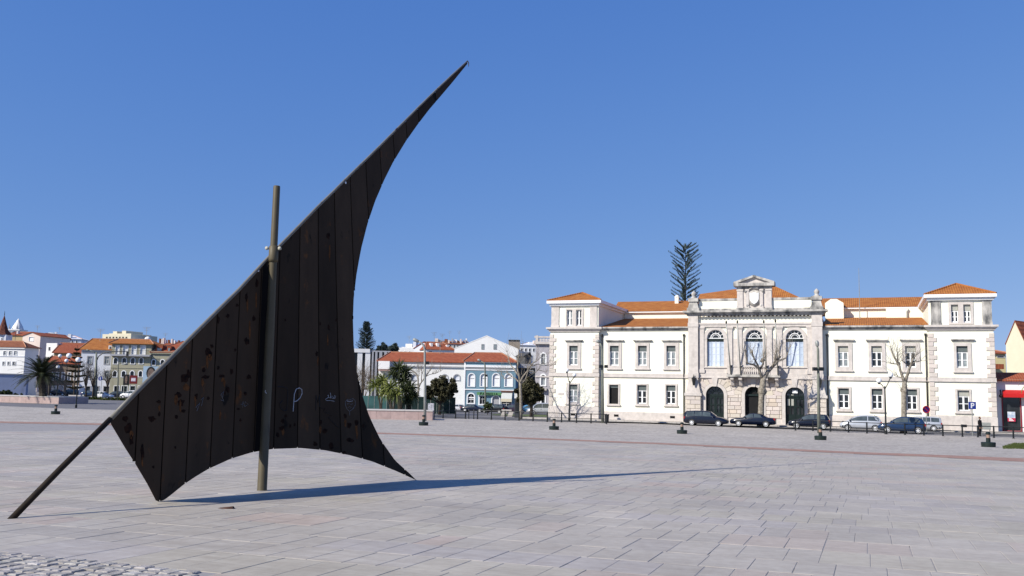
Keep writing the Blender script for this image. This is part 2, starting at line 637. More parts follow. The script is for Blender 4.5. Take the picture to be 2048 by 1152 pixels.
# street in front of the town hall and its pavement
fw = [HALL_O + EX * s + EY * d for s, d in ((62, -2.6), (-14, -2.6))]
road_near = [G(x, y) for x, y in ((1094, 841.2), (1300, 845), (1500, 853), (1800, 865), (2060, 873), (2300, 881))]
sheet('street', [HALL_O + EX * -12 + EY * -6.2] + road_near + fw, -0.012, ROADM)
mb = MB()
gl = gz(200)
for s0, s1, mi in ((-3, 62, 0),):
    mb.box(s0, s1, -2.55, 0.6, gl - 0.2 - HALL_O.z, 0.105 + gl - HALL_O.z, 0)
    x = s0
    while x < s1:
        mb.stone(x, x + 0.98, -2.78, -2.552, -0.2, 0.115, 0.012, 1)
        x += 1.0
o = mb.build('pavement', [SETTM, KERB])
o.location = HALL_O
o.rotation_euler = (0, 0, HALL_YAW)
tag(o, kind='structure')

# ---- sawn slabs
slab_rects = []                       # u0,u1,v0,v1 in hall axes about the origin
rs = random.Random(5)
TONES = [((1, 1, 1), 10), ((1.04, 0.97, 0.955), 2), ((0.955, 0.96, 1.03), 2.5), ((1.0, 1.0, 0.94), 3), ((0.90, 0.90, 0.93), 2), ((1.05, 1.04, 1.03), 4), ((1.06, 0.94, 0.92), 0.7), ((0.86, 0.86, 0.88), 0.8)]
tw = [t[1] for t in TONES]


def uv2w(u, v):
    return (EX.x * u + EY.x * v, EX.y * u + EY.y * v)


def in_slab_zone(x, y):
    p = proj((x, y, gz(y)))
    if p[0] < -700 or p[0] > 3000 or p[1] > 1500:
        return None
    if p[1] < lerp_px(RED_LO, p[0]):
        return None
    return p


def cobble_zone(px, py):
    return py > lerp_px([(-400, 1050), (0, 1098), (110, 1110), (180, 1122), (290, 1150), (420, 1190), (700, 1330)], px)


v = 5.0
while v < 64:
    L = rs.uniform(0.82, 1.28)
    u = -45 + rs.uniform(0, 0.5)
    run_t, run_n = (1, 1, 1), 0
    while u < 36:
        w = rs.uniform(0.34, 0.60)
        x, y = uv2w(u + w / 2, v + L / 2)
        if y > 1.0:
            p = in_slab_zone(x, y)
            if p and not cobble_zone(*p):
                if run_n <= 0:
                    run_t = rs.choices(TONES, tw)[0][0]
                    run_n = rs.choice((1, 1, 1, 2, 3, 5))
                run_n -= 1
                k = rs.uniform(0.965, 1.03)
                slab_rects.append((u, u + w, v, v + L, p, tuple((1 + (c - 1) * 0.7) * k for c in run_t)))
        u += w
    v += L


def add_slab(mb, u0, u1, v0, v1, tone):
    g = rs.uniform(0.0022, 0.005)
    if rs.random() < 0.12:
        g += rs.uniform(0.002, 0.006)
    z = rs.uniform(-0.0006, 0.0026)
    tl = [rs.uniform(-0.0009, 0.0009) for _ in range(4)]
    b = 0.004
    mb.col = tone
    ring0 = [(u0 + g, v0 + g * 0.6), (u1 - g, v0 + g * 0.6), (u1 - g, v1 - g * 0.6), (u0 + g, v1 - g * 0.6)]
    ring0 = [(a + rs.uniform(-0.003, 0.003), c + rs.uniform(-0.002, 0.002)) for a, c in ring0]
    ring1 = [(ring0[0][0] + b, ring0[0][1] + b), (ring0[1][0] - b, ring0[1][1] + b), (ring0[2][0] - b, ring0[2][1] - b), (ring0[3][0] + b, ring0[3][1] - b)]
    vs = []
    for ring, dz in ((ring0, -0.016), (ring0, -0.004), (ring1, 0.0)):
        for i, (a, c) in enumerate(ring):
            x, y = uv2w(a, c)
            vs.append((x, y, gz(y) + dz + z + tl[i]))
    fs = [(8, 9, 10, 11)]
    for r in (0, 4):
        fs += [(r + i, r + (i + 1) % 4, r + 4 + (i + 1) % 4, r + 4 + i) for i in range(4)]
    mb.add(vs, fs)


bed_pts = [uv2w(-75, -12), uv2w(45, -12)]
bed = sheet('paved_square', [(-40, -20), (40, -20), (40, 20)] + [(p.x, p.y) for p in red_lo_w[::-1]] + [(-55, 40)], -0.0036, BEDM)


def area(r):
    p = r[4]
    vis = -20 < p[0] < 2068 and p[1] < 1160
    return (1 if vis else 0, p[1])


slab_rects.sort(key=area, reverse=True)
for r in slab_rects[:296]:
    mb = MB()
    add_slab(mb, *r[:4], r[5])
    mb.build('slab', SLABM, bed)
mb = MB()
for r in slab_rects[296:]:
    add_slab(mb, *r[:4], r[5])
tag(mb.build('slab_field', SLABM, bed), kind='stuff')

# ---- rough setts in the near corner
near = [r for r in slab_rects if r[4][1] > 1040 and r[4][0] < 900]
cob = sheet('cobbled_corner', [(-14, 3), (2.5, 3), (2.5, 7.5), G(440, 1180).xy, G(310, 1132).xy, G(190, 1102).xy, G(110, 1086).xy, G(0, 1072).xy, (-14, 16)], -0.0031, MOSS)
COBM = mat('rough_limestone_sett', (0.27, 0.25, 0.225), 0.85, 0.2, 9, tone=True, bump=0.5, bscale=40, col2=(0.42, 0.40, 0.375))
cobs = []
v = 2.0
while v < 14.5:
    hgt = rs.uniform(0.12, 0.19)
    u = -15 + rs.uniform(0, 0.2)
    while u < 3:
        w = rs.uniform(0.11, 0.20)
        x, y = uv2w(u + w / 2, v + hgt / 2)
        if y > 3:
            p = proj((x, y, gz(y)))
            if cobble_zone(p[0], p[1] + 34) and -250 < p[0] < 900 and p[1] < 1320:
                if not any(r[0] - w * 0.38 < u + w / 2 < r[1] + w * 0.38 and r[2] - hgt * 0.38 < v + hgt / 2 < r[3] + hgt * 0.38 for r in near):
                    cobs.append((u, v, w, hgt, p))
        u += w + rs.uniform(0.012, 0.034)
    v += hgt + rs.uniform(0.010, 0.028)


def add_cob(mb, u, v, w, h):
    k = rs.uniform(0.82, 1.12)
    mb.col = (k, k * rs.uniform(0.97, 1.0), k * rs.uniform(0.95, 1.0))
    j = lambda a: rs.uniform(-a, a)
    base = [(u + j(.012), v + j(.012)), (u + w + j(.012), v + j(.012)), (u + w + j(.012), v + h + j(.012)), (u + j(.012), v + h + j(.012))]
    cx, cy = u + w / 2, v + h / 2
    z = rs.uniform(-0.003, 0.008)
    vs = []
    for s, dz in ((1.0, -0.03), (0.97, 0.006), (0.80, 0.015)):
        for (a, c) in base:
            x, y = uv2w(cx + (a - cx) * s, cy + (c - cy) * s)
            vs.append((x, y, gz(y) + dz + z + j(.002)))
    fs = [(8, 9, 10, 11)]
    for r in (0, 4):
        fs += [(r + i, r + (i + 1) % 4, r + 4 + (i + 1) % 4, r + 4 + i) for i in range(4)]
    mb.add(vs, fs)


vis = [c for c in cobs if -15 < c[4][0] < 2060 and c[4][1] < 1162]
hid = [c for c in cobs if c not in vis]
vis.sort(key=lambda c: -c[4][1])
for c in vis[:298]:
    mb = MB()
    add_cob(mb, *c[:4])
    mb.build('sett', COBM, cob)
mb = MB()
for c in vis[298:] + hid:
    add_cob(mb, *c[:4])
if mb.v:
    tag(mb.build('sett_field', COBM, cob), kind='stuff')


# ------------------------------------------------------------------ sail sculpture
A_ = G(25, 1036)
B_ = G(318, 1003)
M_ = G(524, 981)
C_ = G(832, 960)
HEAD = radians(67.9)
hd = Vector((cos(HEAD), sin(HEAD), 0))
nrm = Vector((hd.y, -hd.x, 0))          # towards the camera side
UC = (C_ - A_).dot(hd)
WC = (C_ - A_).dot(nrm)
UB = (B_ - A_).dot(hd)
WB = (B_ - A_).dot(nrm)


def sail_w(u, z):
    """how far the plate bellies out of the plane of the yard"""
    t = (u - UB) / (UC - UB)
    t = max(0.0, (t - 0.38) / 0.62)
    low = WB + (WC - WB) * (t ** 1.25)
    zy = max(0.6, 1.09 * u)             # rough height of the yard above the base here
    k = 1 - min(1.0, max(0.0, z / zy))
    return low * k ** 1.2


def sail(px, py, extra=0.0):
    d = ray(px, py)
    w = 0.0
    for _ in range(25):
        o = A_ + nrm * w
        t = (o - EYEP).dot(nrm) / d.dot(nrm)
        p = EYEP + d * t
        u, z = (p - A_).dot(hd), p.z - A_.z
        w += 0.6 * (sail_w(u, z) - w)
    return u, z


def sail_p(u, z, extra=0.0):
    return A_ + hd * u + nrm * (sail_w(u, z) + extra) + Vector((0, 0, z))


YARD = [(25, 1036), (120, 938.5), (221, 838), (277, 780), (333.6, 724), (385, 671.5), (434.5, 622), (480, 577), (523.6, 529), (560, 491), (600, 450), (636, 413), (668.5, 381.5), (700, 350), (731, 320), (759, 292.5), (785.5, 266), (811, 240.5), (835, 216), (870, 182), (905, 149), (935, 122)]
LEECH = [(935, 127), (905, 164), (880, 193.5), (858, 219), (835, 249), (811, 283), (785.5, 325), (768, 360), (750, 402), (735, 446), (722, 497), (713, 546), (707, 597), (705.5, 640), (707, 690), (712, 738), (722, 783), (738, 832), (760, 878), (790, 921), (832, 960)]
FOOT = [(221, 846), (250, 895), (270, 926), (295, 968), (312, 1001), (318, 1003), (328, 1000), (345, 987), (367, 969), (391, 953), (416, 938), (460, 918), (500, 905.5), (545, 898), (600, 896), (650, 900.5), (700, 910.5), (745, 923), (790, 941), (832, 960)]
yard_uz = [sail(*p) for p in YARD]
lee_uz = [sail(*p) for p in LEECH]
foot_uz = [sail(*p) for p in FOOT]


def at_u(tab, u):
    tab = sorted(tab)
    if u <= tab[0][0]:
        return tab[0][1]
    for a, b in zip(tab, tab[1:]):
        if u <= b[0]:
            return a[1] + (b[1] - a[1]) * (u - a[0]) / max(1e-6, b[0] - a[0])
    return tab[-1][1]


STEEL = mat('weathered_brown_steel', (0.043, 0.0275, 0.0165), 0.75, 0.24, 1.2, detail=7, stretch=(1, 1, 0.35), spec=0.12,
            streak=((0.010, 0.007, 0.005), (2.6, 2.6, 1.5), 0.655, 0.70))
# rust stains below the chipped places
nt = STEEL.node_tree
_b = nt.nodes['Principled BSDF']
_src = _b.inputs['Base Color'].links[0].from_socket
_tc = [n for n in nt.nodes if n.type == 'TEX_COORD'][0]
_mp = nt.nodes.new('ShaderNodeMapping')
_mp.inputs['Scale'].default_value = (2.4, 2.4, 1.5)
nt.links.new(_tc.outputs['Object'], _mp.inputs['Vector'])
_n = nt.nodes.new('ShaderNodeTexNoise')
_n.inputs['Scale'].default_value = 1.0
_n.inputs['Detail'].default_value = 9.0
_n.inputs['Roughness'].default_value = 0.7
nt.links.new(_mp.outputs[0], _n.inputs['Vector'])
_r = nt.nodes.new('ShaderNodeValToRGB')
_r.color_ramp.elements[0].position = 0.60
_r.color_ramp.elements[0].color = (0, 0, 0, 1)
_r.color_ramp.elements[1].position = 0.72
_r.color_ramp.elements[1].color = (1, 1, 1, 1)
nt.links.new(_n.outputs[0], _r.inputs[0])
_mx = nt.nodes.new('ShaderNodeMix')
_mx.data_type = 'RGBA'
nt.links.new(_r.outputs[0], _mx.inputs[0])
nt.links.new(_src, _mx.inputs[6])
_mx.inputs[7].default_value = (0.115, 0.046, 0.014, 1)
# every plate weathers a little differently
_oi = nt.nodes.new('ShaderNodeObjectInfo')
_mr = nt.nodes.new('ShaderNodeMapRange')
_mr.inputs[3].default_value = 0.68
_mr.inputs[4].default_value = 1.30
nt.links.new(_oi.outputs['Random'], _mr.inputs[0])
_mv = nt.nodes.new('ShaderNodeMix')
_mv.data_type = 'RGBA'
_mv.blend_type = 'MULTIPLY'
_mv.inputs[0].default_value = 1.0
nt.links.new(_mx.outputs[2], _mv.inputs[6])
nt.links.new(_mr.outputs[0], _mv.inputs[7])
nt.links.new(_mv.outputs[2], _b.inputs['Base Color'])
SEAM = mat('dark_seam_steel', (0.006, 0.0045, 0.0035), 0.8, 0.2, 3, spec=0.05)
MASTM = mat('olive_painted_steel', (0.088, 0.071, 0.040), 0.55, 0.15, 3.0, stretch=(1, 1, 0.4), streak=((0.055, 0.035, 0.02), (6, 6, 1.6), 0.62, 0.68))
YARDM = mat('grey_painted_steel', (0.15, 0.14, 0.12), 0.5, 0.15, 3.0, streak=((0.05, 0.03, 0.02), (5, 5, 2), 0.62, 0.7))
PIPEM = mat('dark_brown_painted_steel', (0.026, 0.019, 0.013), 0.7, 0.2, 3.0, spec=0.1, streak=((0.012, 0.01, 0.01), (5, 5, 2), 0.58, 0.68))
RUSTC = mat('flaking_rust', (0.004, 0.003, 0.003), 0.9, 0.4, 14, col2=(0.028, 0.012, 0.007), spec=0.08)
CHALK = mat('white_marker_paint', (0.50, 0.50, 0.52), 0.6, 0.2, 20)
CHALKF = mat('faded_marker_paint', (0.17, 0.165, 0.17), 0.7, 0.3, 20)
INK = mat('black_marker_paint', (0.004, 0.004, 0.006), 0.5, 0.2, 20)
WASHER = mat('pale_washer_steel', (0.40, 0.38, 0.31), 0.5, 0.1, 9)

sculpt = thing('sail_sculpture', 'dark rusty steel sail monument leaning on a mast in the empty square', 'sculpture', A_)


def loc(p):
    return p - A_


# panels: joints of the plating are uprights at the yard points below
us = [yard_uz[2][0]] + [yard_uz[i][0] for i in range(3, 20)]
u_end = min(yard_uz[-1][0], lee_uz[0][0])
us = us[:17] + [yard_uz[19][0], u_end]
u_lee_min = min(p[0] for p in lee_uz)
i_min = min(range(len(lee_uz)), key=lambda i: lee_uz[i][0])
lee_up = lee_uz[:i_min + 1]
lee_lo = lee_uz[i_min:]
u_c = lee_uz[-1][0]


def spans(u):
    """upright extents of plate at u, bottom to top"""
    top = at_u(yard_uz, u) - 0.02
    out = []
    bot = at_u(foot_uz, u) if u <= u_c else None
    if u < u_lee_min:
        out.append((bot, top))
    else:
        out.append((at_u(lee_up, u), top))
        if u < u_c:
            out.append((bot, at_u(lee_lo, u)))
    return out


def plate(mb, u0, u1, part, nx, nz=14, th=0.012):
    """thin plate between two uprights; part 0 = under the yard, 1 = lower right corner"""
    fr, bk = [], []
    for i in range(nx + 1):
        u = u0 + (u1 - u0) * i / nx
        s = spans(u)
        lo, hi = s[min(part, len(s) - 1)]
        if hi < lo + 0.004:
            hi = lo + 0.004
        for k in range(nz + 1):
            z = lo + (hi - lo) * k / nz
            fr.append(loc(sail_p(u, z, th / 2)))
            bk.append(loc(sail_p(u, z, -th / 2)))
    n = len(fr)
    W = nz + 1
    f = []
    for i in range(nx):
        for k in range(nz):
            a, b, c, d = i * W + k, (i + 1) * W + k, (i + 1) * W + k + 1, i * W + k + 1
            f.append((a, b, c, d))
            f.append((n + d, n + c, n + b, n + a))
    for k in range(nz):
        f.append((k, k + 1, n + k + 1, n + k))
        a = nx * W
        f.append((a + k + 1, a + k, n + a + k, n + a + k + 1))
    for i in range(nx):
        f.append(((i + 1) * W, i * W, n + i * W, n + (i + 1) * W))
        f.append((i * W + nz, (i + 1) * W + nz, n + (i + 1) * W + nz, n + i * W + nz))
    mb.add(fr + bk, f)


gap = 0.016
for a, b in zip(us, us[1:]):
    cuts = [a + gap] + [q for q in (u_lee_min,) if a + gap < q < b - gap] + [b - gap]
    mb, lower = MB(), MB()
    for c0, c1 in zip(cuts, cuts[1:]):
        plate(mb, c0 + 1e-5, c1 - 1e-5, 0, 8)
        if c0 >= u_lee_min - 1e-4 and c0 < u_c - 0.02:
            plate(mb if len(cuts) > 2 else lower, c0 + 1e-5, min(c1, u_c) - 1e-5, 1, 8)
    pn = mb.build('panel', STEEL, sculpt, smooth=False)
    if len(cuts) > 2:
        bm = bmesh.new()
        bm.from_mesh(pn.data)
        bmesh.ops.remove_doubles(bm, verts=bm.verts[:], dist=0.0012)
        bm.to_mesh(pn.data)
        bm.free()
    if lower.v:
        lower.build('panel', STEEL, sculpt, smooth=False)
# battens behind every joint, so that no light comes through
for a in us[1:-1]:
    for lo, hi in spans(a):
        if hi - lo > 0.06:
            mb = MB()
            n = 10
            for s, e in ((-0.035, 0.035),):
                vs = []
                for k in range(n + 1):
                    z = lo + 0.02 + (hi - lo - 0.04) * k / n
                    for du, dn in ((s, -0.0075), (e, -0.0075), (e, -0.02), (s, -0.02)):
                        vs.append(loc(sail_p(a + du, z, dn)))
                fs = []
                for k in range(n):
                    for j in range(4):
                        fs.append((k * 4 + j, k * 4 + (j + 1) % 4, k * 4 + 4 + (j + 1) % 4, k * 4 + 4 + j))
                fs += [(3, 2, 1, 0), (n * 4, n * 4 + 1, n * 4 + 2, n * 4 + 3)]
                mb.add(vs, fs)
            mb.build('batten', SEAM, sculpt)
# yard: a bare pipe from the ground to the plating, then an edge tube up to the peak
mb = MB()
low = [loc(sail_p(*p)) for p in yard_uz[:3]]
low[0] = low[0] + (low[0] - low[1]).normalized() * 0.12
mb.path(low, [0.050, 0.049, 0.046], 14)
mb.build('yard_foot', PIPEM, sculpt, True)
mb = MB()
hi_ = [loc(sail_p(*p)) for p in yard_uz[2:]]
nr = len(hi_)
mb.path(hi_, [0.042 - 0.022 * i / nr for i in range(nr)], 12)
hook = hi_[-1]
mb.path([hook, hook + Vector((0.03, 0.06, -0.04)), hook + Vector((0.035, 0.07, -0.15))], [0.02, 0.016, 0.008], 6)
mb.build('yard', YARDM, sculpt, True)
# white discs imitating light through small holes near the yard
for px, py in ((515, 541), (690, 365.5)):
    u, z = sail(px, py)
    mb = MB()
    p = loc(sail_p(u, z, 0.012))
    mb.path([p, p + nrm * 0.012], 0.028, 10)
    mb.build('light_dot', OPAL, sculpt)
# mast
mtop = zat(557, 372, M_) - M_.z
mb = MB()
m0 = loc(M_)
mb.lathe([(0.108, -0.05), (0.108, 0.0), (0.099, 0.02), (0.096, mtop * 0.5), (0.078, mtop * 0.72), (0.072, mtop - 0.02), (0.066, mtop)], m0, 22)
mb.build('mast', MASTM, sculpt, True)
zc = zat(548, 500, M_) - M_.z
mb = MB()
mb.lathe([(0.092, -0.26), (0.099, -0.20), (0.099, 0.075), (0.085, 0.085)], m0 + Vector((0, 0, zc)), 22)
col = mb.build('collar', MASTM, sculpt, True)
for s, px in ((-1, 541), (1, 561.5)):
    mb = MB()
    p = m0 + Vector((s * 0.135, -0.04, zc + 0.03))
    mb.path([p + Vector((0, 0.05, 0)), p], 0.030, 12)
    mb.path([p, p + Vector((0, -0.012, 0))], 0.04, 12)
    mb.build('bolt', WASHER, sculpt, True)
# bracket that ties the mast to the plating
mb = MB()
p0 = m0 + Vector((-0.06, 0.0, zc - 0.20))
um, zm = sail(532, 545)
q0 = loc(sail_p(um, zm, 0.02))
mb.add([p0 + Vector((0, -0.06, 0)), p0 + Vector((0, 0.06, 0)), q0 + Vector((-0.05, 0.0, 0.06)), q0 + Vector((-0.05, 0, -0.08)), p0 + Vector((0, 0, -0.30)),
        p0 + Vector((0.012, -0.06, 0)), p0 + Vector((0.012, 0.06, 0)), q0 + Vector((-0.038, 0.02, 0.06)), q0 + Vector((-0.038, 0.02, -0.08)), p0 + Vector((0.012, 0.02, -0.30))],
       [(0, 1, 2, 3, 4), (9, 8, 7, 6, 5), (0, 5, 6, 1), (1, 6, 7, 2), (2, 7, 8, 3), (3, 8, 9, 4), (4, 9, 5, 0)])
mb.build('bracket', MASTM, sculpt)
# broad rib standing behind the mast
mb = MB()
ur = sail(519, 800)[0]
for lo, hi in spans(ur):
    n = 10
    vs = []
    for k in range(n + 1):
        z = lo + 0.02 + (hi - lo - 0.1) * k / n
        for du, dn in ((-0.09, 0.008), (0.12, 0.008), (0.12, 0.10), (-0.02, 0.10)):
            vs.append(loc(sail_p(ur + du, z, dn)))
    fs = [(k * 4 + j, k * 4 + (j + 1) % 4, k * 4 + 4 + (j + 1) % 4, k * 4 + 4 + j) for k in range(n) for j in range(4)]
    fs += [(3, 2, 1, 0), (n * 4, n * 4 + 1, n * 4 + 2, n * 4 + 3)]
    mb.add(vs, fs)
mb.build('rib', mat('black_painted_steel', (0.005, 0.004, 0.0035), 0.7, 0.2, 3, spec=0.1), sculpt)


def stroke(name, pts, r, m, ex=0.009):
    mb = MB()
    pp = []
    for p in pts:
        u, z = sail(*p)
        pp.append(loc(sail_p(u, z, ex)))
    mb.path(pp, r, 5)
    return mb.build(name, m, sculpt)


def chip(px, py, w, h, m=RUSTC):
    """irregular flake of rust on the plating; w,h in survey pixels"""
    mb = MB()
    n = 11
    pts = []
    for k in range(n):
        a = 2 * pi * k / n
        q = rs.uniform(0.55, 1.1)
        u, z = sail(px + w * 0.5 * q * cos(a), py + h * 0.5 * q * sin(a))
        pts.append((u, z))
    vs = [loc(sail_p(u, z, 0.0066)) for u, z in pts] + [loc(sail_p(u, z, 0.0095)) for u, z in pts]
    f = [tuple(range(n - 1, -1, -1)), tuple(range(n, 2 * n))] + [(i, (i + 1) % n, n + (i + 1) % n, n + i) for i in range(n)]
    mb.add(vs, f)
    return mb.build('rust_flake', m, sculpt)


RUSTO = mat('orange_rust', (0.068, 0.029, 0.011), 0.9, 0.4, 16, col2=(0.135, 0.055, 0.019), spec=0.1)
for px, py, w, h in ((256, 858, 17, 26), (262, 880, 9, 24), (250, 838, 12, 14), (284, 905, 8, 34), (303, 838, 20, 12), (317, 803, 11, 8), (368, 756, 18, 22), (376, 747, 9, 20), (355, 790, 17, 12),
                     (362, 805, 16, 16), (366, 822, 10, 10), (352, 834, 8, 8), (417, 706, 15, 28), (423, 692, 8, 9), (407, 740, 7, 12), (411, 754, 20, 9), (392, 792, 8, 14), (416, 797, 7, 8),
                     (443, 752, 15, 8), (455, 779, 11, 14), (448, 786, 8, 10), (436, 736, 6, 10), (462, 742, 8, 14), (492, 594, 8, 20), (474, 610, 7, 8), (455, 632, 10, 9), (436, 640, 6, 16), (507, 637, 8, 16),
                     (493, 683, 11, 18), (497, 754, 14, 11), (490, 787, 8, 10), (476, 818, 7, 6), (513, 565, 7, 20), (350, 895, 6, 6), (306, 934, 5, 7), (318, 828, 6, 12), (470, 700, 5, 7), (480, 840, 5, 8)):
    chip(px, py, w, h)
for px, py, w, h in ((565, 842, 9, 12), (571, 832, 7, 8), (563, 856, 13, 12), (555, 870, 10, 14), (580, 852, 6, 10), (589, 849, 5, 8), (657, 655, 5, 14), (656, 472, 8, 16), (633, 708, 6, 14), (640, 648, 4, 10),
                     (641, 845, 6, 12), (650, 862, 12, 10), (662, 892, 14, 16), (630, 888, 9, 14), (690, 832, 7, 10), (697, 850, 10, 14), (712, 846, 8, 16), (726, 852, 5, 8), (700, 880, 16, 10), (688, 905, 8, 8), (705, 635, 4, 12), (672, 640, 4, 7), (570, 640, 4, 6)):
    chip(px, py, w, h)
for px, py, w, h in ((659, 505, 4, 44), (414, 725, 5, 30), (448, 765, 5, 22), (360, 812, 5, 34), (494, 610, 4, 30), (499, 660, 4, 40), (512, 600, 4, 34), (284, 925, 4, 24), (635, 722, 3, 20), (655, 680, 3, 30), (714, 868, 4, 22), (372, 775, 12, 20), (352, 800, 9, 22), (420, 715, 9, 18), (445, 760, 10, 10), (262, 868, 9, 20), (405, 765, 7, 16), (480, 790, 6, 18), (318, 815, 7, 14), (565, 865, 7, 20), (690, 845, 6, 18), (712, 858, 5, 20), (640, 860, 6, 18), (440, 830, 5, 22), (390, 800, 5, 26)):
    chip(px, py, w, h, RUSTO)


def zb(x, y):
    return (480 + x / 6.4, 740 + y / 6.4)


stroke('graffiti_letter', [zb(675, 530), zb(685, 400), zb(690, 310), zb(715, 245), zb(755, 228), zb(787, 250), zb(790, 300), zb(765, 355), zb(725, 395), zb(690, 405)], 0.0075, CHALK)['label'] = 'white painted letter P'
stroke('graffiti_letter', [zb(475, 215), zb(540, 215), zb(600, 235), zb(605, 320), zb(600, 450), zb(590, 510), zb(560, 525), zb(515, 490), zb(505, 430), zb(540, 390)], 0.0085, INK)['label'] = 'black painted letter J'
stroke('graffiti_letter', [zb(965, 515), zb(970, 325), zb(990, 420), zb(1012, 315), zb(1012, 470)], 0.009, INK)['label'] = 'black painted letter M'
stroke('graffiti_mark', [zb(1012, 465), zb(1040, 495), zb(1085, 490), zb(1060, 535), zb(1165, 575), zb(1130, 610), zb(1160, 650), zb(1265, 745)], 0.008, INK)
stroke('graffiti_tag', [zb(1205, 400), zb(1150, 390), zb(1100, 392), zb(1090, 375), zb(1125, 350), zb(1130, 318), zb(1118, 322), zb(1135, 355), zb(1160, 352), zb(1152, 290), zb(1158, 360), zb(1178, 330), zb(1172, 362), zb(1195, 365), zb(1205, 325), zb(1220, 335), zb(1210, 365), zb(1192, 350)], 0.0042, CHALK)
stroke('graffiti_face', [zb(1400, 580), zb(1398, 530), zb(1365, 500), zb(1345, 450), zb(1345, 400), zb(1370, 378), zb(1400, 385), zb(1440, 362), zb(1470, 395), zb(1472, 440), zb(1445, 495), zb(1402, 525)], 0.005, CHALKF)
stroke('graffiti_face', [zb(1365, 395), zb(1395, 405), zb(1440, 395)], 0.0045, CHALK)
stroke('graffiti_face', [zb(1365, 435), zb(1395, 430)], 0.0045, CHALKF)
stroke('graffiti_face', [zb(1410, 440), zb(1440, 432)], 0.0045, CHALKF)
stroke('graffiti_face', [zb(1375, 480), zb(1400, 470), zb(1430, 485), zb(1400, 490)], 0.004, CHALKF)
stroke('graffiti_tag', [zb(5, 440), zb(30, 435), zb(25, 480), zb(35, 400), zb(55, 470), zb(60, 405), zb(100, 440), zb(60, 465)], 0.0045, CHALKF)
for pts in (((391, 815), (399, 805), (393, 822)), ((401, 800), (406, 795), (402, 812)), ((444, 795), (447, 782), (441, 790), (446, 800)), ((447, 802), (441, 800))):
    stroke('graffiti_mark', pts, 0.005, CHALKF)
mb = MB()
z = zat(541, 784, M_) - M_.z
p = m0 + Vector((0.012, -0.104, z))
mb.path([p + Vector((-0.015, -0.001, 0.035)), p + Vector((-0.02, -0.001, 0)), p + Vector((0.012, -0.002, -0.03))], 0.008, 5)
mb.build('graffiti_mark', CHALK, sculpt)
# added dark wedge standing in for the hole of a missing slab corner
bc = G(452, 1017.5)
t = thing('slab_hole_wedge', 'small dark reddish wedge in place of a missing slab corner before the steel sail', 'stone', bc, HALL_YAW)
mb = MB()
mb.add([(-0.16, -0.02, 0.0), (0.02, -0.05, 0.0), (0.13, 0.02, 0.0), (0.11, 0.10, 0.0), (-0.12, 0.0, 0.012), (0.02, -0.03, 0.02), (0.11, 0.02, 0.045), (0.09, 0.08, 0.04)],
       [(0, 1, 5, 4), (1, 2, 6, 5), (2, 3, 7, 6), (3, 0, 4, 7), (4, 5, 6, 7)])
mb.build('slab_hole_wedge', mat('dark_red_wedge', (0.06, 0.03, 0.022), 0.9, 0.3, 9), t)


# ------------------------------------------------------------------ town hall
hall = thing('town_hall', 'long white two storey town hall with stone corners, corner pavilions and orange roofs', 'building', HALL_O, HALL_YAW)
H = HALL


def Z1(x, y):
    return (1080 + x / 3.6, 540 + y / 3.6)


def Z2(x, y):
    return (1360 + x / 3.6, 540 + y / 3.6)


def Z3(x, y):
    return (1640 + x / 3.2, 540 + y / 3.2)


YT, YW, YC = 0.0, 0.45, 0.10          # front planes: pavilions, wings, centre
DEEP = 14.0
xT0, xT1 = H.x(1099.5, 760), H.x(1196.5, 760)
xC0, xC1 = H.x(1377.5, 760), H.x(1646.5, 760)
xR0, xR1 = H.x(1860, 762), H.x(1990.5, 762)
z_base = -0.35
z_str0, z_str1 = H.z(1150, 753), H.z(1150, 745.5)       # string course
z_cor0, z_cor1 = H.z(1150, 663.5), H.z(1150, 654.5)     # main cornice
z_att = H.z(1150, 607)                                  # top of the attic wall
z_eav = H.z(1150, 601.5)


def wall(x0, x1, z0, z1, y, holes, m=PLASTER, name='wall', depth=0.32):
    """a wall skin with real openings and their reveals"""
    mb = MB()
    xs = sorted(set([x0, x1] + [h[0] for h in holes] + [h[1] for h in holes]))
    zs = sorted(set([z0, z1] + [h[2] for h in holes] + [h[3] for h in holes]))
    for a, b in zip(xs, xs[1:]):
        for c, d in zip(zs, zs[1:]):
            mx, mz = (a + b) / 2, (c + d) / 2
            if not any(h[0] < mx < h[1] and h[2] < mz < h[3] for h in holes):
                mb.quad((a, y, c), (b, y, c), (b, y, d), (a, y, d))
    for a, b, c, d in [h[:4] for h in holes]:
        e = y + depth
        mb.quad((a, y, c), (a, e, c), (b, e, c), (b, y, c))
        mb.quad((a, y, d), (b, y, d), (b, e, d), (a, e, d))
        mb.quad((a, y, c), (a, y, d), (a, e, d), (a, e, c))
        mb.quad((b, y, c), (b, e, c), (b, e, d), (b, y, d))
    mb.quad((x0, y, z0), (x0, y, z1), (x0, y + depth, z1), (x0, y + depth, z0))
    mb.quad((x1, y, z0), (x1, y + depth, z0), (x1, y + depth, z1), (x1, y, z1))
    return mb.build(name, m, hall)


rw = random.Random(3)


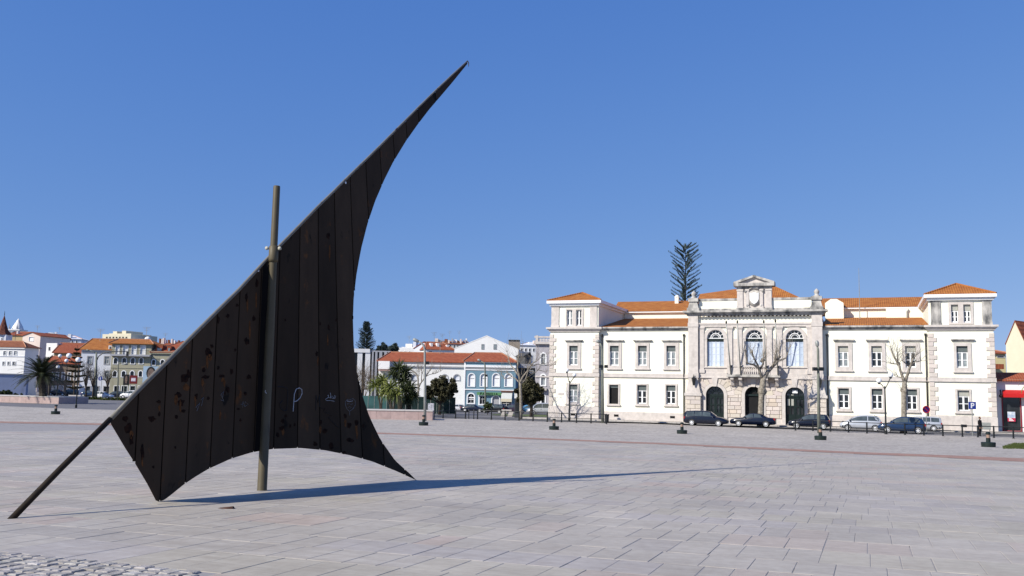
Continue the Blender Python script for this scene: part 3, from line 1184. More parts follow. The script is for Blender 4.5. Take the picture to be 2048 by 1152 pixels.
def window(x0, x1, z0, z1, y, blind=0.28, glass=None, surround=None, sill=True, hood=None, bl=None, open_=False, parent=None, name='window'):
    """glass, white casements, roller blind, stone surround; all of one window"""
    p = parent or hall
    g = glass or rw.choice((GLASSD, GLASSD, GLASSC))
    mb = MB()
    mb.box(x0 + 0.01, x1 - 0.01, y + 0.22, y + 0.26, z0 + 0.01, z1 - 0.01)
    w = mb.build(name, g, p)
    if blind:
        zb_ = z1 - (z1 - z0) * blind
        mb = MB()
        mb.box(x0 + 0.03, x1 - 0.03, y + 0.15, y + 0.19, zb_, z1 - 0.02)
        mb.build('blind', bl or rw.choice((BLIND, BLIND, BLINDL)), w)
    else:
        zb_ = z1
    if not open_:
        mb = MB()
        f = 0.085
        ya, yb = y + 0.14, y + 0.20
        xm = (x0 + x1) / 2
        zt = zb_ - 0.02
        mb.box(x0 + 0.02, x0 + 0.02 + f, ya, yb, z0 + 0.03, zt)
        mb.box(x1 - 0.02 - f, x1 - 0.02, ya, yb, z0 + 0.03, zt)
        mb.box(xm - 0.085, xm + 0.085, ya - 0.012, yb - 0.012, z0 + 0.03, zt)
        for zz in (z0 + 0.03, (z0 + zt) / 2 - 0.035, zt - f):
            mb.box(x0 + 0.025 + f, xm - 0.088, ya + 0.004, yb - 0.004, zz, zz + (0.07 if zz != z0 + 0.03 else 0.12))
            mb.box(xm + 0.088, x1 - 0.025 - f, ya + 0.004, yb - 0.004, zz, zz + (0.07 if zz != z0 + 0.03 else 0.12))
        mb.build('frame', WHITEP, w)
    if surround:
        sx0, sx1, sz0, sz1 = surround
        mb = MB()
        o = y - 0.09
        e = y + 0.03
        mb.box(sx0, x0 + 0.012, o, e, sz0, sz1)
        mb.box(x1 - 0.012, sx1, o, e, sz0, sz1)
        mb.box(x0 + 0.015, x1 - 0.015, o + 0.002, e, z1 - 0.012, sz1 - 0.002)
        if sz0 < z0 - 0.05:
            mb.box(x0 + 0.015, x1 - 0.015, o + 0.002, e, sz0 + 0.002, z0 + 0.012)
        mb.build('surround', LIOZ, w)
        if sill:
            mb = MB()
            mb.stone(sx0 - 0.1, sx1 + 0.1, y - 0.20, y + 0.02, sz0 - 0.15, sz0 - 0.003, 0.03)
            mb.build('sill', LIOZ, w)
    if hood:
        hx0, hx1, hz0, hz1 = hood
        mb = MB()
        mb.box(hx0 + 0.08, hx1 - 0.08, y - 0.14, y + 0.02, hz0, hz0 + (hz1 - hz0) * 0.5)
        mb.box(hx0, hx1, y - 0.26, y + 0.02, hz0 + (hz1 - hz0) * 0.5 + 0.002, hz1)
        mb.build('hood', LIOZD, w)
    return w


def rect(Z, x0, x1, yt, yb, y, dx=0.0):
    a = H.x(*Z(x0, (yt + yb) / 2), y)
    b = H.x(*Z(x1, (yt + yb) / 2), y)
    xm = (x0 + x1) / 2
    return a, b, H.z(*Z(xm, yb), y), H.z(*Z(xm, yt), y)


# openings: zone, zoom, window rect, surround rect, hood rect
UP = {'T': [(Z1, (210, 273, 545, 687), (194, 294, 526, 708), (182, 308, 504, 518))],
      'L': [(Z1, (503, 568, 545, 690), (487, 588, 526, 710), (475, 604, 504, 518)),
            (Z1, (705, 770, 545, 690), (687, 788, 526, 710), (675, 807, 504, 518)),
            (Z1, (910, 977, 545, 691), (893, 1000, 526, 712), (878, 1015, 504, 518))],
      'P': [(Z3, (115, 182, 486, 622), (97, 207, 467, 643), (85, 220, 445, 459)),
            (Z3, (328, 397, 486, 622), (310, 420, 467, 645), (293, 433, 445, 459)),
            (Z3, (545, 615, 486, 625), (525, 640, 467, 648), (510, 653, 444, 458))],
      'R': [(Z3, (873, 947, 486, 627), (856, 970, 467, 650), (837, 988, 442, 457))]}
LOW = {'T': [(Z1, (208, 271, 824, 953), (190, 283, 815, 962), None)],
       'L': [(Z1, (498, 565, 826, 964), (486, 575, 817, 970), None),
             (Z1, (700, 768, 828, 965), (690, 778, 818, 972), None),
             (Z1, (908, 977, 830, 968), (898, 990, 820, 975), None)],
       'P': [(Z3, (117, 187, 757, 888), (107, 200, 747, 898), None),
             (Z3, (331, 401, 760, 893), (320, 412, 749, 903), None),
             (Z3, (553, 623, 763, 898), (545, 636, 751, 906), None)],
       'R': [(Z3, (880, 957, 770, 904), (866, 970, 762, 912), None)]}
FRONT = {'T': YT, 'L': YW, 'P': YW, 'R': YT}
holes = {k: [] for k in 'TLPR'}
for tab in (UP, LOW):
    for zone, lst in tab.items():
        y = FRONT[zone]
        for i, (Z, r, s, h) in enumerate(lst):
            wr = rect(Z, *r, y)
            sr = rect(Z, *s, y)
            hr = rect(Z, *h, y) if h else None
            holes[zone].append(wr)
            kw = {}
            if tab is UP:
                kw = dict(bl=BLIND if zone in 'TL' else BLINDL, glass=GLASSC if zone in 'TL' or i == 0 else GLASSD)
                if zone == 'R':
                    kw['bl'] = BLIND
            else:
                kw = dict(bl=BLIND, glass=GLASSD)
                if zone == 'R':
                    kw['bl'] = BLINDL
                if zone == 'T':
                    kw['glass'] = GLASSC
            if zone == 'L' and tab is LOW and i == 0:
                kw.update(open_=True, blind=0.16, glass=DARK)
            window(*wr, y, surround=sr, hood=hr, **kw)
# attic windows of the pavilions
att = {'T': [], 'R': []}
for zone, Z, rs_, sr_ in (('T', lambda x, y: (1090 + x / 10.474, 570 + y / 10.474), ((455, 575, 522, 858), (650, 770, 522, 858)), (432, 812, 488, 892)),
                          ('R', Z3, ((838, 885, 221, 337), (917, 965, 221, 337)), (822, 981, 206, 347))):
    s = rect(Z, *sr_, 0)
    rr = [rect(Z, *r, 0) for r in rs_]
    for i, wr in enumerate(rr):
        att[zone].append(wr)
        w = window(*wr, 0, blind=0.34 if zone == 'R' else 0.0, glass=GLASSC if (zone, i) == ('T', 0) else GLASSD, bl=BLINDL,
                   surround=(s[0] if i == 0 else wr[0] - 0.12, s[1] if i == 1 else wr[1] + 0.12, s[2], s[3]) if False else None)
    mb = MB()
    o, e = -0.09, 0.03
    mb.box(s[0], rr[0][0] + 0.01, o, e, s[2], s[3])
    mb.box(rr[0][1] - 0.01, rr[1][0] + 0.01, o, e, s[2], s[3])
    mb.box(rr[1][1] - 0.01, s[1], o, e, s[2], s[3])
    for a, b in ((rr[0][0], rr[0][1]), (rr[1][0], rr[1][1])):
        mb.box(a + 0.012, b - 0.012, o + 0.002, e, rr[0][3] - 0.01, s[3] - 0.002)
        mb.box(a + 0.012, b - 0.012, o + 0.002, e, s[2] + 0.002, rr[0][2] + 0.01)
    mb.build('window_surround', LIOZ, hall)

# ---- wing and pavilion walls
z_wc0, z_wc1 = H.z(1290, 661, YW), H.z(1290, 654, YW)         # wing gutter cornice
wall(xT0, xT1, z_base, z_cor0, YT, holes['T'])
wall(xR0, xR1, z_base, z_cor0, YT, holes['R'])
wall(xT1, xC0, z_base, z_wc0, YW, holes['L'])
wall(xC1, xR0, z_base, z_wc0, YW, holes['P'])
wall(xT0 + 0.12, xT1 - 0.05, z_cor1 - 0.02, z_att, YT, att['T'], name='attic_wall')
wall(xR0 + 0.05, xR1 - 0.12, z_cor1 - 0.02, z_att, YT, att['R'], name='attic_wall')
for x0, x1, inset in ((xT0, xT1, 0.12), (xR0, xR1, 0.12)):
    mb = MB()
    mb.box(x0 + 0.01, x1 - 0.01, 0.33, DEEP, z_base, z_cor0)
    mb.box(x0 + 0.13, x1 - 0.06, 0.33, DEEP - 0.1, z_cor0 + 0.003, z_att)
    mb.build('side_wall', PLASTER, hall)
for x0, x1 in ((xT1 + 0.01, xC0), (xC1, xR0 - 0.01)):
    mb = MB()
    mb.box(x0, x1, YW + 0.33, DEEP + 10, z_base, z_wc0 - 0.02)
    mb.build('side_wall', PLASTER, hall)

# ---- plinths, string courses, cornices
for x0, x1, y, zt in ((xT0, xT1, YT, H.z(1150, 812)), (xT1, xC0, YW, H.z(1290, 824.5, YW)), (xC1, xR0, YW, H.z(1750, 832, YW)), (xR0, xR1, YT, H.z(1930, 831.5))):
    mb = MB()
    mb.box(x0 - (0.10 if y == YT else 0), x1 + (0.10 if y == YT else 0), y - 0.12, y + 0.02, z_base, zt - 0.12)
    mb.box(x0 - (0.06 if y == YT else 0), x1 + (0.06 if y == YT else 0), y - 0.07, y + 0.02, zt - 0.118, zt)
    mb.build('plinth', LIOZ, hall)
    for f in ((0.5,) if y == YT else (0.2, 0.82)):
        xx = x0 + (x1 - x0) * f
        mb = MB()
        mb.box(xx - 0.28, xx + 0.28, y - 0.135, y - 0.10, 0.45, 0.72)
        mb.build('vent', DARK, hall)
for x0, x1, y, e in ((xT0, xT1, YT, 0.12), (xT1, xC0, YW, 0.0), (xC1, xR0, YW, 0.0), (xR0, xR1, YT, 0.12)):
    mb = MB()
    mb.box(x0 - e, x1 + e, y - 0.10, y + 0.02, z_str0 + 0.10, z_str1)
    mb.box(x0 - e, x1 + e, y - 0.16, y + 0.02, z_str0, z_str0 + 0.098)
    mb.build('string_course', LIOZ, hall)


def cornice(name, x0, x1, y, z0, z1, e, m, depth=None, back=None):
    """three stepped mouldings; e = overhang"""
    mb = MB()
    h = z1 - z0
    yb = back if back is not None else y + 0.02
    mb.box(x0 - e * 0.35, x1 + e * 0.35, y - e * 0.35, yb, z0, z0 + h * 0.35)
    mb.box(x0 - e * 0.7, x1 + e * 0.7, y - e * 0.7, yb + (0.003 if back else 0), z0 + h * 0.35 + 0.002, z0 + h * 0.6)
    mb.box(x0 - e, x1 + e, y - e, yb + (0.006 if back else 0), z0 + h * 0.6 + 0.002, z1)
    return mb.build(name, m, hall)


for x0, x1 in ((xT0, xT1), (xR0, xR1)):
    cornice('cornice', x0, x1, YT, z_cor0, z_cor1, 0.45, LIOZ, back=DEEP + 0.1)
    mb = MB()                                                    # eave board of the attic
    mb.box(x0 - 0.10, x1 + 0.10, -0.28, DEEP + 0.2, z_att - 0.28, z_att - 0.002)
    mb.box(x0 - 0.38, x1 + 0.38, -0.55, DEEP + 0.4, z_att, z_eav)
    mb.build('eave', WHITEP, hall)
for x0, x1 in ((xT1, xC0), (xC1, xR0)):
    cornice('gutter_cornice', x0 + 0.16, x1 - 0.16, YW, z_wc0, z_wc1, 0.42, LIOZD, back=YW + 0.5)

# attic corner pilasters
for Z, lst in ((lambda x, y: (1090 + x / 10.474, 570 + y / 10.474), ((140, 296), (940, 1092))), (Z3, ((709, 772), (1037, 1099)))):
    for a, b in lst:
        xa, xb = H.x(*Z(a, 600 if Z is not Z3 else 270)), H.x(*Z(b, 600 if Z is not Z3 else 270))
        mb = MB()
        mb.box(xa, xb, -0.10, 0.4, z_cor1, z_att - 0.42)
        mb.box(xa - 0.05, xb + 0.05, -0.15, 0.4, z_att - 0.418, z_att - 0.285)
        mb.box(xa - 0.04, xb + 0.04, -0.14, 0.41, z_cor1 - 0.001, z_cor1 + 0.3)
        mb.build('pilaster', LIOZD if Z is Z3 else LIOZ, hall)

# ---- quoins, stone by stone
qz0 = z_base + 1.75


def quoins(xedge, side, z0, z1, long_first):
    n = max(1, round((z1 - z0) / 0.47))
    h = (z1 - z0) / n
    for i in range(n):
        w = 0.74 if (i + long_first) % 2 else 0.44
        mb = MB()
        k = rw.uniform(0.92, 1.08)
        mb.col = (k, k * rw.uniform(0.97, 1.01), k * rw.uniform(0.95, 1.0))
        a, b = (xedge - 0.07, xedge + w) if side > 0 else (xedge - w, xedge + 0.07)
        mb.stone(a, b, -0.085, 0.30, z0 + i * h + 0.012, z0 + (i + 1) * h - 0.012, 0.022)
        mb.build('quoin', LIOZT, hall)


for x, s in ((xT0, 1), (xT1, -1), (xR0, 1), (xR1, -1)):
    quoins(x, s, H.z(1150, 812) + 0.02, z_str0 - 0.02, 0)
    quoins(x, s, z_str1 + 0.02, z_cor0 - 0.30, 1)

# ---- pavilion roofs
for x0, x1, pk in ((xT0, xT1, (1162, 586)), (xR0, xR1, (1914, 568))):
    xm = (x0 + x1) / 2
    hy = (x1 - x0) / 2 + 0.2
    zp = H.z(*pk, hy)
    a, b, c, d = x0 - 0.34, x1 + 0.34, -0.5, DEEP + 0.35
    z = z_eav + 0.01
    mb = MB()
    mb.add([(a, c, z), (b, c, z), (b, d, z), (a, d, z), (xm, hy, zp), (xm, d - hy, zp)],
           [(0, 1, 4), (1, 2, 5, 4), (2, 3, 5), (3, 0, 4, 5), (3, 2, 1, 0)])
    rf = mb.build('roof', ROOF1, hall)
    mb = MB()
    for p, q in (((a, c, z), (xm, hy, zp)), ((b, c, z), (xm, hy, zp)), ((xm, hy, zp), (xm, d - hy, zp))):
        mb.path([(p[0], p[1], p[2] + 0.03), (q[0], q[1], q[2] + 0.03)], 0.11, 6)
    mb.build('ridge_tiles', ROOF1, rf)

# ---- wing roofs: a lean-to above the gutter, a set back wall, the main roof
YB1 = 12.6
for i, (x0, x1) in enumerate(((xT1 + 0.01, xC0), (xC1, xR0 - 0.01))):
    px = (1310, 1760)[i]
    za = H.z(px, (653.5, 648.5)[i], YW - 0.2)
    zb1 = H.z(px, (637.0, 634.8)[i], YB1)
    mb = MB()
    y0 = YW - 0.30
    mb.add([(x0, y0, za), (x1, y0, za), (x1, YB1, zb1), (x0, YB1, zb1), (x0, y0, za - 0.12), (x1, y0, za - 0.12), (x1, YB1, zb1 - 0.2), (x0, YB1, zb1 - 0.2)],
           [(0, 1, 2, 3), (4, 7, 6, 5), (0, 4, 5, 1), (1, 5, 6, 2), (3, 2, 6, 7), (0, 3, 7, 4)])
    mb.build('lower_roof', ROOF1, hall)
    zc = H.z(px, (625.5, 617.5)[i], YB1)
    mb = MB()
    mb.box(x0, x1, YB1, YB1 + 0.3, zb1 - 0.3, zc)
    mb.build('set_back_wall', PLASTER, hall)
    mb = MB()
    mb.box(x0, x1, YB1 - 0.35, YB1 + 0.3, zc + 0.001, zc + 0.16)
    mb.build('eave', WHITEP, hall)
    YR = 19.0
    zr = H.z(px, (602.5, 595)[i], YR)
    xl, xr_ = x0 - 1.5, x1 + 1.5
    mb = MB()
    zc2 = zc + 0.17
    # the ridge starts inside the pavilion end so that the hip shows
    if i == 0:
        rl, rr2 = H.x(1236, 602, YR), x1 + 3
    else:
        rl, rr2 = x0 - 1, H.x(1852, 595, YR)
    mb.add([(xl, YB1 - 0.4, zc2), (xr_, YB1 - 0.4, zc2), (rr2, YR, zr), (rl, YR, zr), (xr_, 2 * YR - YB1, zc2), (xl, 2 * YR - YB1, zc2)],
           [(0, 1, 2, 3), (1, 4, 2), (4, 5, 3, 2), (5, 0, 3), (0, 5, 4, 1)])
    mb.build('upper_roof', ROOF1, hall)
# small gabled skylight wall beside the centre on the right wing
g0, g1, gt = H.x(1650, 610, 11.0), H.x(1687, 610, 11.0), H.z(1668, 598, 11.0)
gb = H.z(1668, 642, 11.0)
gm = (g0 + g1) / 2
gs = H.z(1668, 606, 11.0)
mb = MB()
mb.poly_y([(g0, gb), (g1, gb), (g1, gs), (gm + 0.3, gt), (gm - 0.4, gt), (g0, gs)], 11.0, 15.0)
mb.build('dormer_wall', PLASTER, hall)
# second set back wall and flue on the right wing
w0, w1 = H.x(1772, 625, 11.8), H.x(1856, 625, 11.8)
mb = MB()
mb.box(w0, w1, 11.8, 12.2, H.z(1800, 638, 11.8), H.z(1800, 617, 11.8))
mb.build('parapet_wall', PLASTER, hall)
mb = MB()
xx = H.x(1814, 620, 11.6)
mb.path([(xx, 11.6, H.z(1814, 637, 11.6)), (xx, 11.6, H.z(1814, 623, 11.6)), (xx + 0.15, 11.6, H.z(1814, 618, 11.6))], 0.09, 8)
mb.build('flue', GREYM, hall)
# little chimney near the pine
mb = MB()
cx, cz = H.x(1354, 598, 17.5), H.z(1354, 602, 17.5)
mb.box(cx - 0.25, cx + 0.25, 17.2, 17.7, cz - 1.6, cz + 0.5)
mb.lathe([(0.33, 0.5), (0.33, 0.6), (0.1, 0.8)], (cx, 17.45, cz), 8)
mb.build('chimney', PLASTER, hall)

# ---- centre block
c_lo = H.z(1510, 757, YC)             # dark underside of the first floor string
c_hi = H.z(1510, 747, YC)
zk0, zk1 = H.z(1430, 633.5, YC), H.z(1430, 622, YC)           # main cornice
zf0 = H.z(1430, 654, YC)              # architrave band bottom
zf1 = H.z(1430, 646, YC)
z_par = H.z(1430, 601.5, YC)
z_cap = H.z(1430, 597, YC)
pw = H.x(1397, 740) - xC0             # corner pier width
arches = [(187, 318, 835, 905), (467, 594, 838, 908), (758, 897, 843, 912)]
doors = []
for a, b, t, s in arches:
    x0, x1 = H.x(*Z2(a, 950), YC), H.x(*Z2(b, 950), YC)
    zt = H.z(*Z2((a + b) / 2, t), YC)
    r = (x1 - x0) / 2
    doors.append((x0, x1, 0.12, zt - r, zt, (x0 + x1) / 2, r))
upper = []
for a, b, t, s in ((195, 317, 430, 500), (474, 597, 430, 498), (763, 890, 430, 498)):
    x0, x1 = H.x(*Z2(a, 600), YC), H.x(*Z2(b, 600), YC)
    zt = H.z(*Z2((a + b) / 2, t), YC)
    zb_ = H.z(*Z2((a + b) / 2, 694), YC)
    r = (x1 - x0) / 2
    upper.append((x0, x1, zb_, zt - r, zt, (x0 + x1) / 2, r))
hol = [(d[0], d[1], d[2], d[4]) for d in doors]
wall(xC0 + pw - 0.05, xC1 - pw + 0.05, z_base, c_lo, YC, hol, LIOZ, 'ground_floor_wall', 0.5)
hol = [(d[0], d[1], d[2], d[4]) for d in upper]
wall(xC0 + pw - 0.05, xC1 - pw + 0.05, c_lo, zk0, YC, hol, PLASTER, 'first_floor_wall', 0.35)
mb = MB()
mb.box(xC0 + 0.1, xC1 - 0.1, 0.65, DEEP + 6, z_base, zk0 - 0.02)
mb.build('side_wall', PLASTER, hall)


def spandrel(x0, x1, zs, zt, cx, r, y0, y1, m, name, seg=12):
    """fills the corners between an arch and its square opening"""
    mb = MB()
    for sgn in (-1, 1):
        pts = [(cx + sgn * r * cos(pi / 2 * k / seg), zs + r * sin(pi / 2 * k / seg)) for k in range(seg + 1)]
        corner = (cx + sgn * r, zt)
        poly = pts + [corner]
        if sgn > 0:
            poly = poly[::-1]
        for k in range(seg):
            a, b = pts[k], pts[k + 1]
            mb.add([(a[0], y0, a[1]), (b[0], y0, b[1]), (corner[0], y0, corner[1])], [(0, 1, 2) if sgn < 0 else (2, 1, 0)])
            mb.quad((a[0], y0, a[1]), (b[0], y0, b[1]), (b[0], y1, b[1]), (a[0], y1, a[1]))
    return mb.build(name, m, hall)


for d in doors:
    spandrel(d[0], d[1], d[3], d[4], d[5], d[6] * 0.999, YC + 0.003, YC + 0.48, LIOZ, 'spandrel')
for d in upper:
    spandrel(d[0], d[1], d[3], d[4], d[5], d[6] * 0.999, YC + 0.003, YC + 0.33, LIOZ, 'spandrel')

# arch mouldings and voussoirs
for d in doors:
    x0, x1, z0, zs, zt, cx, r = d
    mb = MB()
    seg = 20
    r0, r1 = r - 0.01, r + 0.36
    ring = [(cx + q * cos(pi * k / seg), zs + q * sin(pi * k / seg), q) for k in range(seg + 1) for q in (r0, r1)]
    vs = [(p[0], YC - 0.14, p[1]) for p in ring] + [(p[0], YC + 0.02, p[1]) for p in ring]
    n = len(ring)
    fs = []
    for k in range(seg):
        i = 2 * k
        fs += [(i, i + 2, i + 3, i + 1), (i, n + i, n + i + 2, i + 2), (i + 1, i + 3, n + i + 3, n + i + 1)]
    mb.add(vs, fs)
    mb.box(x0 - 0.36, x0 + 0.01, YC - 0.14, YC + 0.02, z0 - 0.4, zs - 0.002)
    mb.box(x1 - 0.01, x1 + 0.36, YC - 0.14, YC + 0.02, z0 - 0.4, zs - 0.002)
    mb.build('archivolt', LIOZ, hall)
    for k in range(11):                                      # fan of voussoirs
        a0, a1 = pi * (k + 0.04) / 11, pi * (k + 0.96) / 11
        q0, q1 = r + 0.39, r + (0.98 if k % 2 else 1.16)
        q1 = min(q1, (c_lo - zs - 0.06) / max(0.3, sin((a0 + a1) / 2)))
        if k == 5:
            continue
        mb = MB()
        kk = rw.uniform(0.9, 1.1)
        mb.col = (kk, kk * rw.uniform(0.95, 1.0), kk * rw.uniform(0.88, 1.0))
        pts = [(cx + q * cos(a), zs + q * sin(a)) for q, a in ((q0, a0), (q1, a0), (q1, a1), (q0, a1))]
        mb.poly_y(pts, YC - 0.10, YC + 0.02)
        mb.build('voussoir', LIOZT, hall)
    mb = MB()                                                # key stone
    mb.poly_y([(cx - 0.20, zs + r - 0.05), (cx + 0.20, zs + r - 0.05), (cx + 0.34, c_lo - 0.02), (cx - 0.34, c_lo - 0.02)], YC - 0.24, YC + 0.02)
    mb.build('keystone', LIOZ, hall)

# coursed ashlar between the doors
zz = 0.75
ch = (c_lo - 0.75) / round((c_lo - 0.75) / 0.44)
row = 0
xa, xb = xC0 + pw + 0.02, xC1 - pw - 0.02
while zz < c_lo - 0.05:
    x = xa
    first = True
    while x < xb - 0.05:
        L = rw.uniform(0.75, 1.15)
        if first and row % 2:
            L *= 0.5
        first = False
        e = min(x + L, xb)
        zm = zz + ch / 2
        segs = [(x, e)]
        for d in doors:
            cx, r = d[5], d[6]
            if zm < d[3]:
                half = r + 0.375
            else:
                dz = zm + ch / 2 - d[3]
                R = r + 1.10
                half = sqrt(max(0, R * R - (zm - d[3]) ** 2)) if zm - d[3] < R else 0
            if half <= 0:
                continue
            ns = []
            for p, q in segs:
                if q <= cx - half or p >= cx + half:
                    ns.append((p, q))
                else:
                    if p < cx - half:
                        ns.append((p, cx - half))
                    if q > cx + half:
                        ns.append((cx + half, q))
            segs = ns
        for p, q in segs:
            if q - p > 0.15:
                mb = MB()
                k = rw.uniform(0.9, 1.12)
                warm = rw.random()
                mb.col = (k, k * (0.94 if warm > 0.8 else rw.uniform(0.96, 1.0)), k * (0.85 if warm > 0.8 else rw.uniform(0.92, 1.0)))
                mb.stone(p + 0.016, q - 0.016, YC - 0.075 - rw.uniform(0, 0.02), YC + 0.02, zz + 0.016, zz + ch - 0.016, 0.03)
                mb.build('ashlar_stone', LIOZT, hall)
        x = e
    zz += ch
    row += 1

# doors
for k, d in enumerate(doors):
    x0, x1, z0, zs, zt, cx, r = d
    y = YC + 0.30
    mb = MB()
    seg = 16
    mb.poly_y([(x0, z0)] + [(x1, z0)] + [(cx + r * cos(pi * i / seg), zs + r * sin(pi * i / seg)) for i in range(seg + 1)], y + 0.12, y + 0.15)
    dr = mb.build('door', DARK if k == 1 else GLASSD, hall)
    mb = MB()
    mb.box(x0 + 0.02, x1 - 0.02, y - 0.02, y + 0.1, zs - 0.12, zs + 0.10)
    mb.path([(cx + (r - 0.05) * cos(pi * i / seg), y + 0.03, zs + (r - 0.05) * sin(pi * i / seg)) for i in range(seg + 1)], 0.05, 6)
    for i in range(1, 6):
        a = pi * i / 6
        mb.path([(cx + 0.35 * cos(a), y + 0.05, zs + 0.1 + 0.35 * sin(a)), (cx + (r - 0.06) * cos(a), y + 0.05, zs + (r - 0.06) * sin(a))], 0.022, 5)
    mb.path([(cx + 0.35 * cos(pi * i / 8), y + 0.05, zs + 0.1 + 0.35 * sin(pi * i / 8)) for i in range(9)], 0.025, 5)
    mb.build('fanlight_grille', GREENP, dr)
    if k != 1:
        for s in range(2):
            a, b = (x0 + 0.03, cx - 0.01) if s == 0 else (cx + 0.01, x1 - 0.03)
            mb = MB()
            ya, yb = y + 0.01, y + 0.09
            m1 = (a + b) / 2
            for p, q in ((a, a + 0.14), (m1 - 0.06, m1 + 0.06), (b - 0.14, b)):
                mb.box(p, q, ya, yb, z0, zs - 0.125)
            for zlo, zhi in ((z0 + 0.02, z0 + 1.15), (z0 + 1.95, z0 + 2.1), (zs - 0.3, zs - 0.13)):
                mb.box(a + 0.142, m1 - 0.062, ya + 0.005, yb - 0.004, zlo, zhi)
                mb.box(m1 + 0.062, b - 0.142, ya + 0.005, yb - 0.004, zlo, zhi)
            mb.build('door_leaf', GREENP, dr)
    if k == 2:
        mb = MB()
        mb.box(cx - 0.28, cx + 0.28, y - 0.03, y - 0.005, zs + 0.35, zs + 0.68)
        mb.build('number_plate', WHITEP, dr)
        mb = MB()
        for a in (x0 + 0.2, x0 + 0.62):
            mb.box(a, a + 0.26, y + 0.02, y + 0.05, z0 + 2.12, z0 + 3.0)
            mb.box(a, a + 0.26, y + 0.02, y + 0.05, z0 + 3.05, z0 + 3.35)
        mb.build('notice', BLINDL, dr)

# first floor windows with folded white shutters
SHUT = mat('pale_blue_white_shutter', (0.40, 0.47, 0.58), 0.5, 0.05, 4)
SHUT2 = mat('bluish_white_shutter', (0.58, 0.64, 0.73), 0.5, 0.05, 4)
for k, d in enumerate(upper):
    x0, x1, z0, zs, zt, cx, r = d
    y = YC + 0.18
    mb = MB()
    seg = 16
    mb.poly_y([(x0, z0)] + [(x1, z0)] + [(cx + r * cos(pi * i / seg), zs + r * sin(pi * i / seg)) for i in range(seg + 1)], y + 0.10, y + 0.13)
    w = mb.build('arched_window', GLASSD, hall)
    mb = MB()
    for rad, th in ((r - 0.03, 0.045), (r * 0.58, 0.055), (r * 0.40, 0.035)):
        mb.path([(cx + rad * cos(pi * i / seg), y + 0.05, zs + rad * sin(pi * i / seg)) for i in range(seg + 1)], th, 6)
    for i in range(1, 6):
        a = pi * i / 6
        mb.path([(cx + r * 0.58 * cos(a), y + 0.05, zs + r * 0.58 * sin(a)), (cx + (r - 0.03) * cos(a), y + 0.05, zs + (r - 0.03) * sin(a))], 0.035, 5)
    mb.box(x0 + 0.02, x1 - 0.02, y - 0.01, y + 0.08, zs - 0.06, zs + 0.03)
    mb.build('fanlight_bars', WHITEP, w)
    zg = zs - 0.37
    mb = MB()
    mb.box(x0 + 0.01, x1 - 0.01, y - 0.06, y + 0.06, zg, zs - 0.062)
    mb.build('roller_box', GREENP, w)
    wd = (x1 - x0 - 0.04) / 4
    for i in range(4):
        a = x0 + 0.02 + wd * i
        mb = MB()
        ya, yb = y + 0.0, y + 0.05
        mb.box(a + 0.012, a + wd - 0.012, ya + 0.03, yb, z0 + 0.04, zg - 0.01)
        for p, q in ((a + 0.012, a + 0.085), (a + wd - 0.085, a + wd - 0.012)):
            mb.box(p, q, ya, ya + 0.03, z0 + 0.04, zg - 0.01)
        hh = zg - z0
        for f in (0.0, 0.19, 0.49, 0.79, 0.96):
            zq = z0 + 0.04 + f * (hh - 0.12)
            mb.box(a + 0.087, a + wd - 0.087, ya + 0.003, ya + 0.03, zq, zq + 0.06)
        mb.build('shutter', SHUT if i in (0, 3) else SHUT2, w)
    # stone architrave
    mb = MB()
    r0, r1 = r - 0.005, r + 0.36
    ring = [(cx + q * cos(pi * j / seg), zs + q * sin(pi * j / seg)) for j in range(seg + 1) for q in (r0, r1)]
    vs = [(p[0], YC - 0.10, p[1]) for p in ring] + [(p[0], YC + 0.02, p[1]) for p in ring]
    n = len(ring)
    fs = []
    for j in range(seg):
        i = 2 * j
        fs += [(i, i + 2, i + 3, i + 1), (i, n + i, n + i + 2, i + 2), (i + 1, i + 3, n + i + 3, n + i + 1)]
    mb.add(vs, fs)
    mb.box(x0 - 0.36, x0 + 0.005, YC - 0.10, YC + 0.02, z0 - 0.05, zs - 0.12)
    mb.box(x1 - 0.005, x1 + 0.36, YC - 0.10, YC + 0.02, z0 - 0.05, zs - 0.12)
    mb.box(x0 - 0.42, x0 + 0.002, YC - 0.13, YC + 0.02, zs - 0.118, zs + 0.0)
    mb.box(x1 - 0.002, x1 + 0.42, YC - 0.13, YC + 0.02, zs - 0.118, zs + 0.0)
    mb.stone(x0 - 0.42, x1 + 0.42, YC - 0.16, YC + 0.02, z0 - 0.20, z0 - 0.052, 0.03)
    mb.build('surround', LIOZ, w)

# stone dado and panels between the pilasters of the first floor
z_imp = upper[0][3] - 0.06
mb = MB()
xs = [xC0 + pw] + [q for d in upper for q in (d[0] - 0.37, d[1] + 0.37)] + [xC1 - pw]
for a, b in zip(xs[::2], xs[1::2]):
    mb.box(a, b, YC - 0.035, YC + 0.02, c_hi, z_imp)
for d in upper:
    mb.box(d[0] - 0.365, d[1] + 0.365, YC - 0.035, YC + 0.02, c_hi, d[2] - 0.205)
mb.build('stone_facing', LIOZ, hall)
for a, b in ((140, 174), (340, 378), (412, 448), (625, 664), (698, 737), (917, 950)):
    xa, xb = H.x(*Z2(a, 560), YC), H.x(*Z2(b, 560), YC)
    mb = MB()
    mb.box(xa, xb, YC - 0.17, YC + 0.0, c_hi + 0.42, zf0 - 0.28)
    mb.box(xa - 0.08, xb + 0.08, YC - 0.23, YC + 0.0, c_hi, c_hi + 0.418)
    mb.box(xa - 0.05, xb + 0.05, YC - 0.21, YC + 0.0, zf0 - 0.278, zf0 - 0.15)
    mb.box(xa - 0.10, xb + 0.10, YC - 0.26, YC + 0.0, zf0 - 0.148, zf0 - 0.002)
    mb.build('pilaster', LIOZ, hall)
mb = MB()
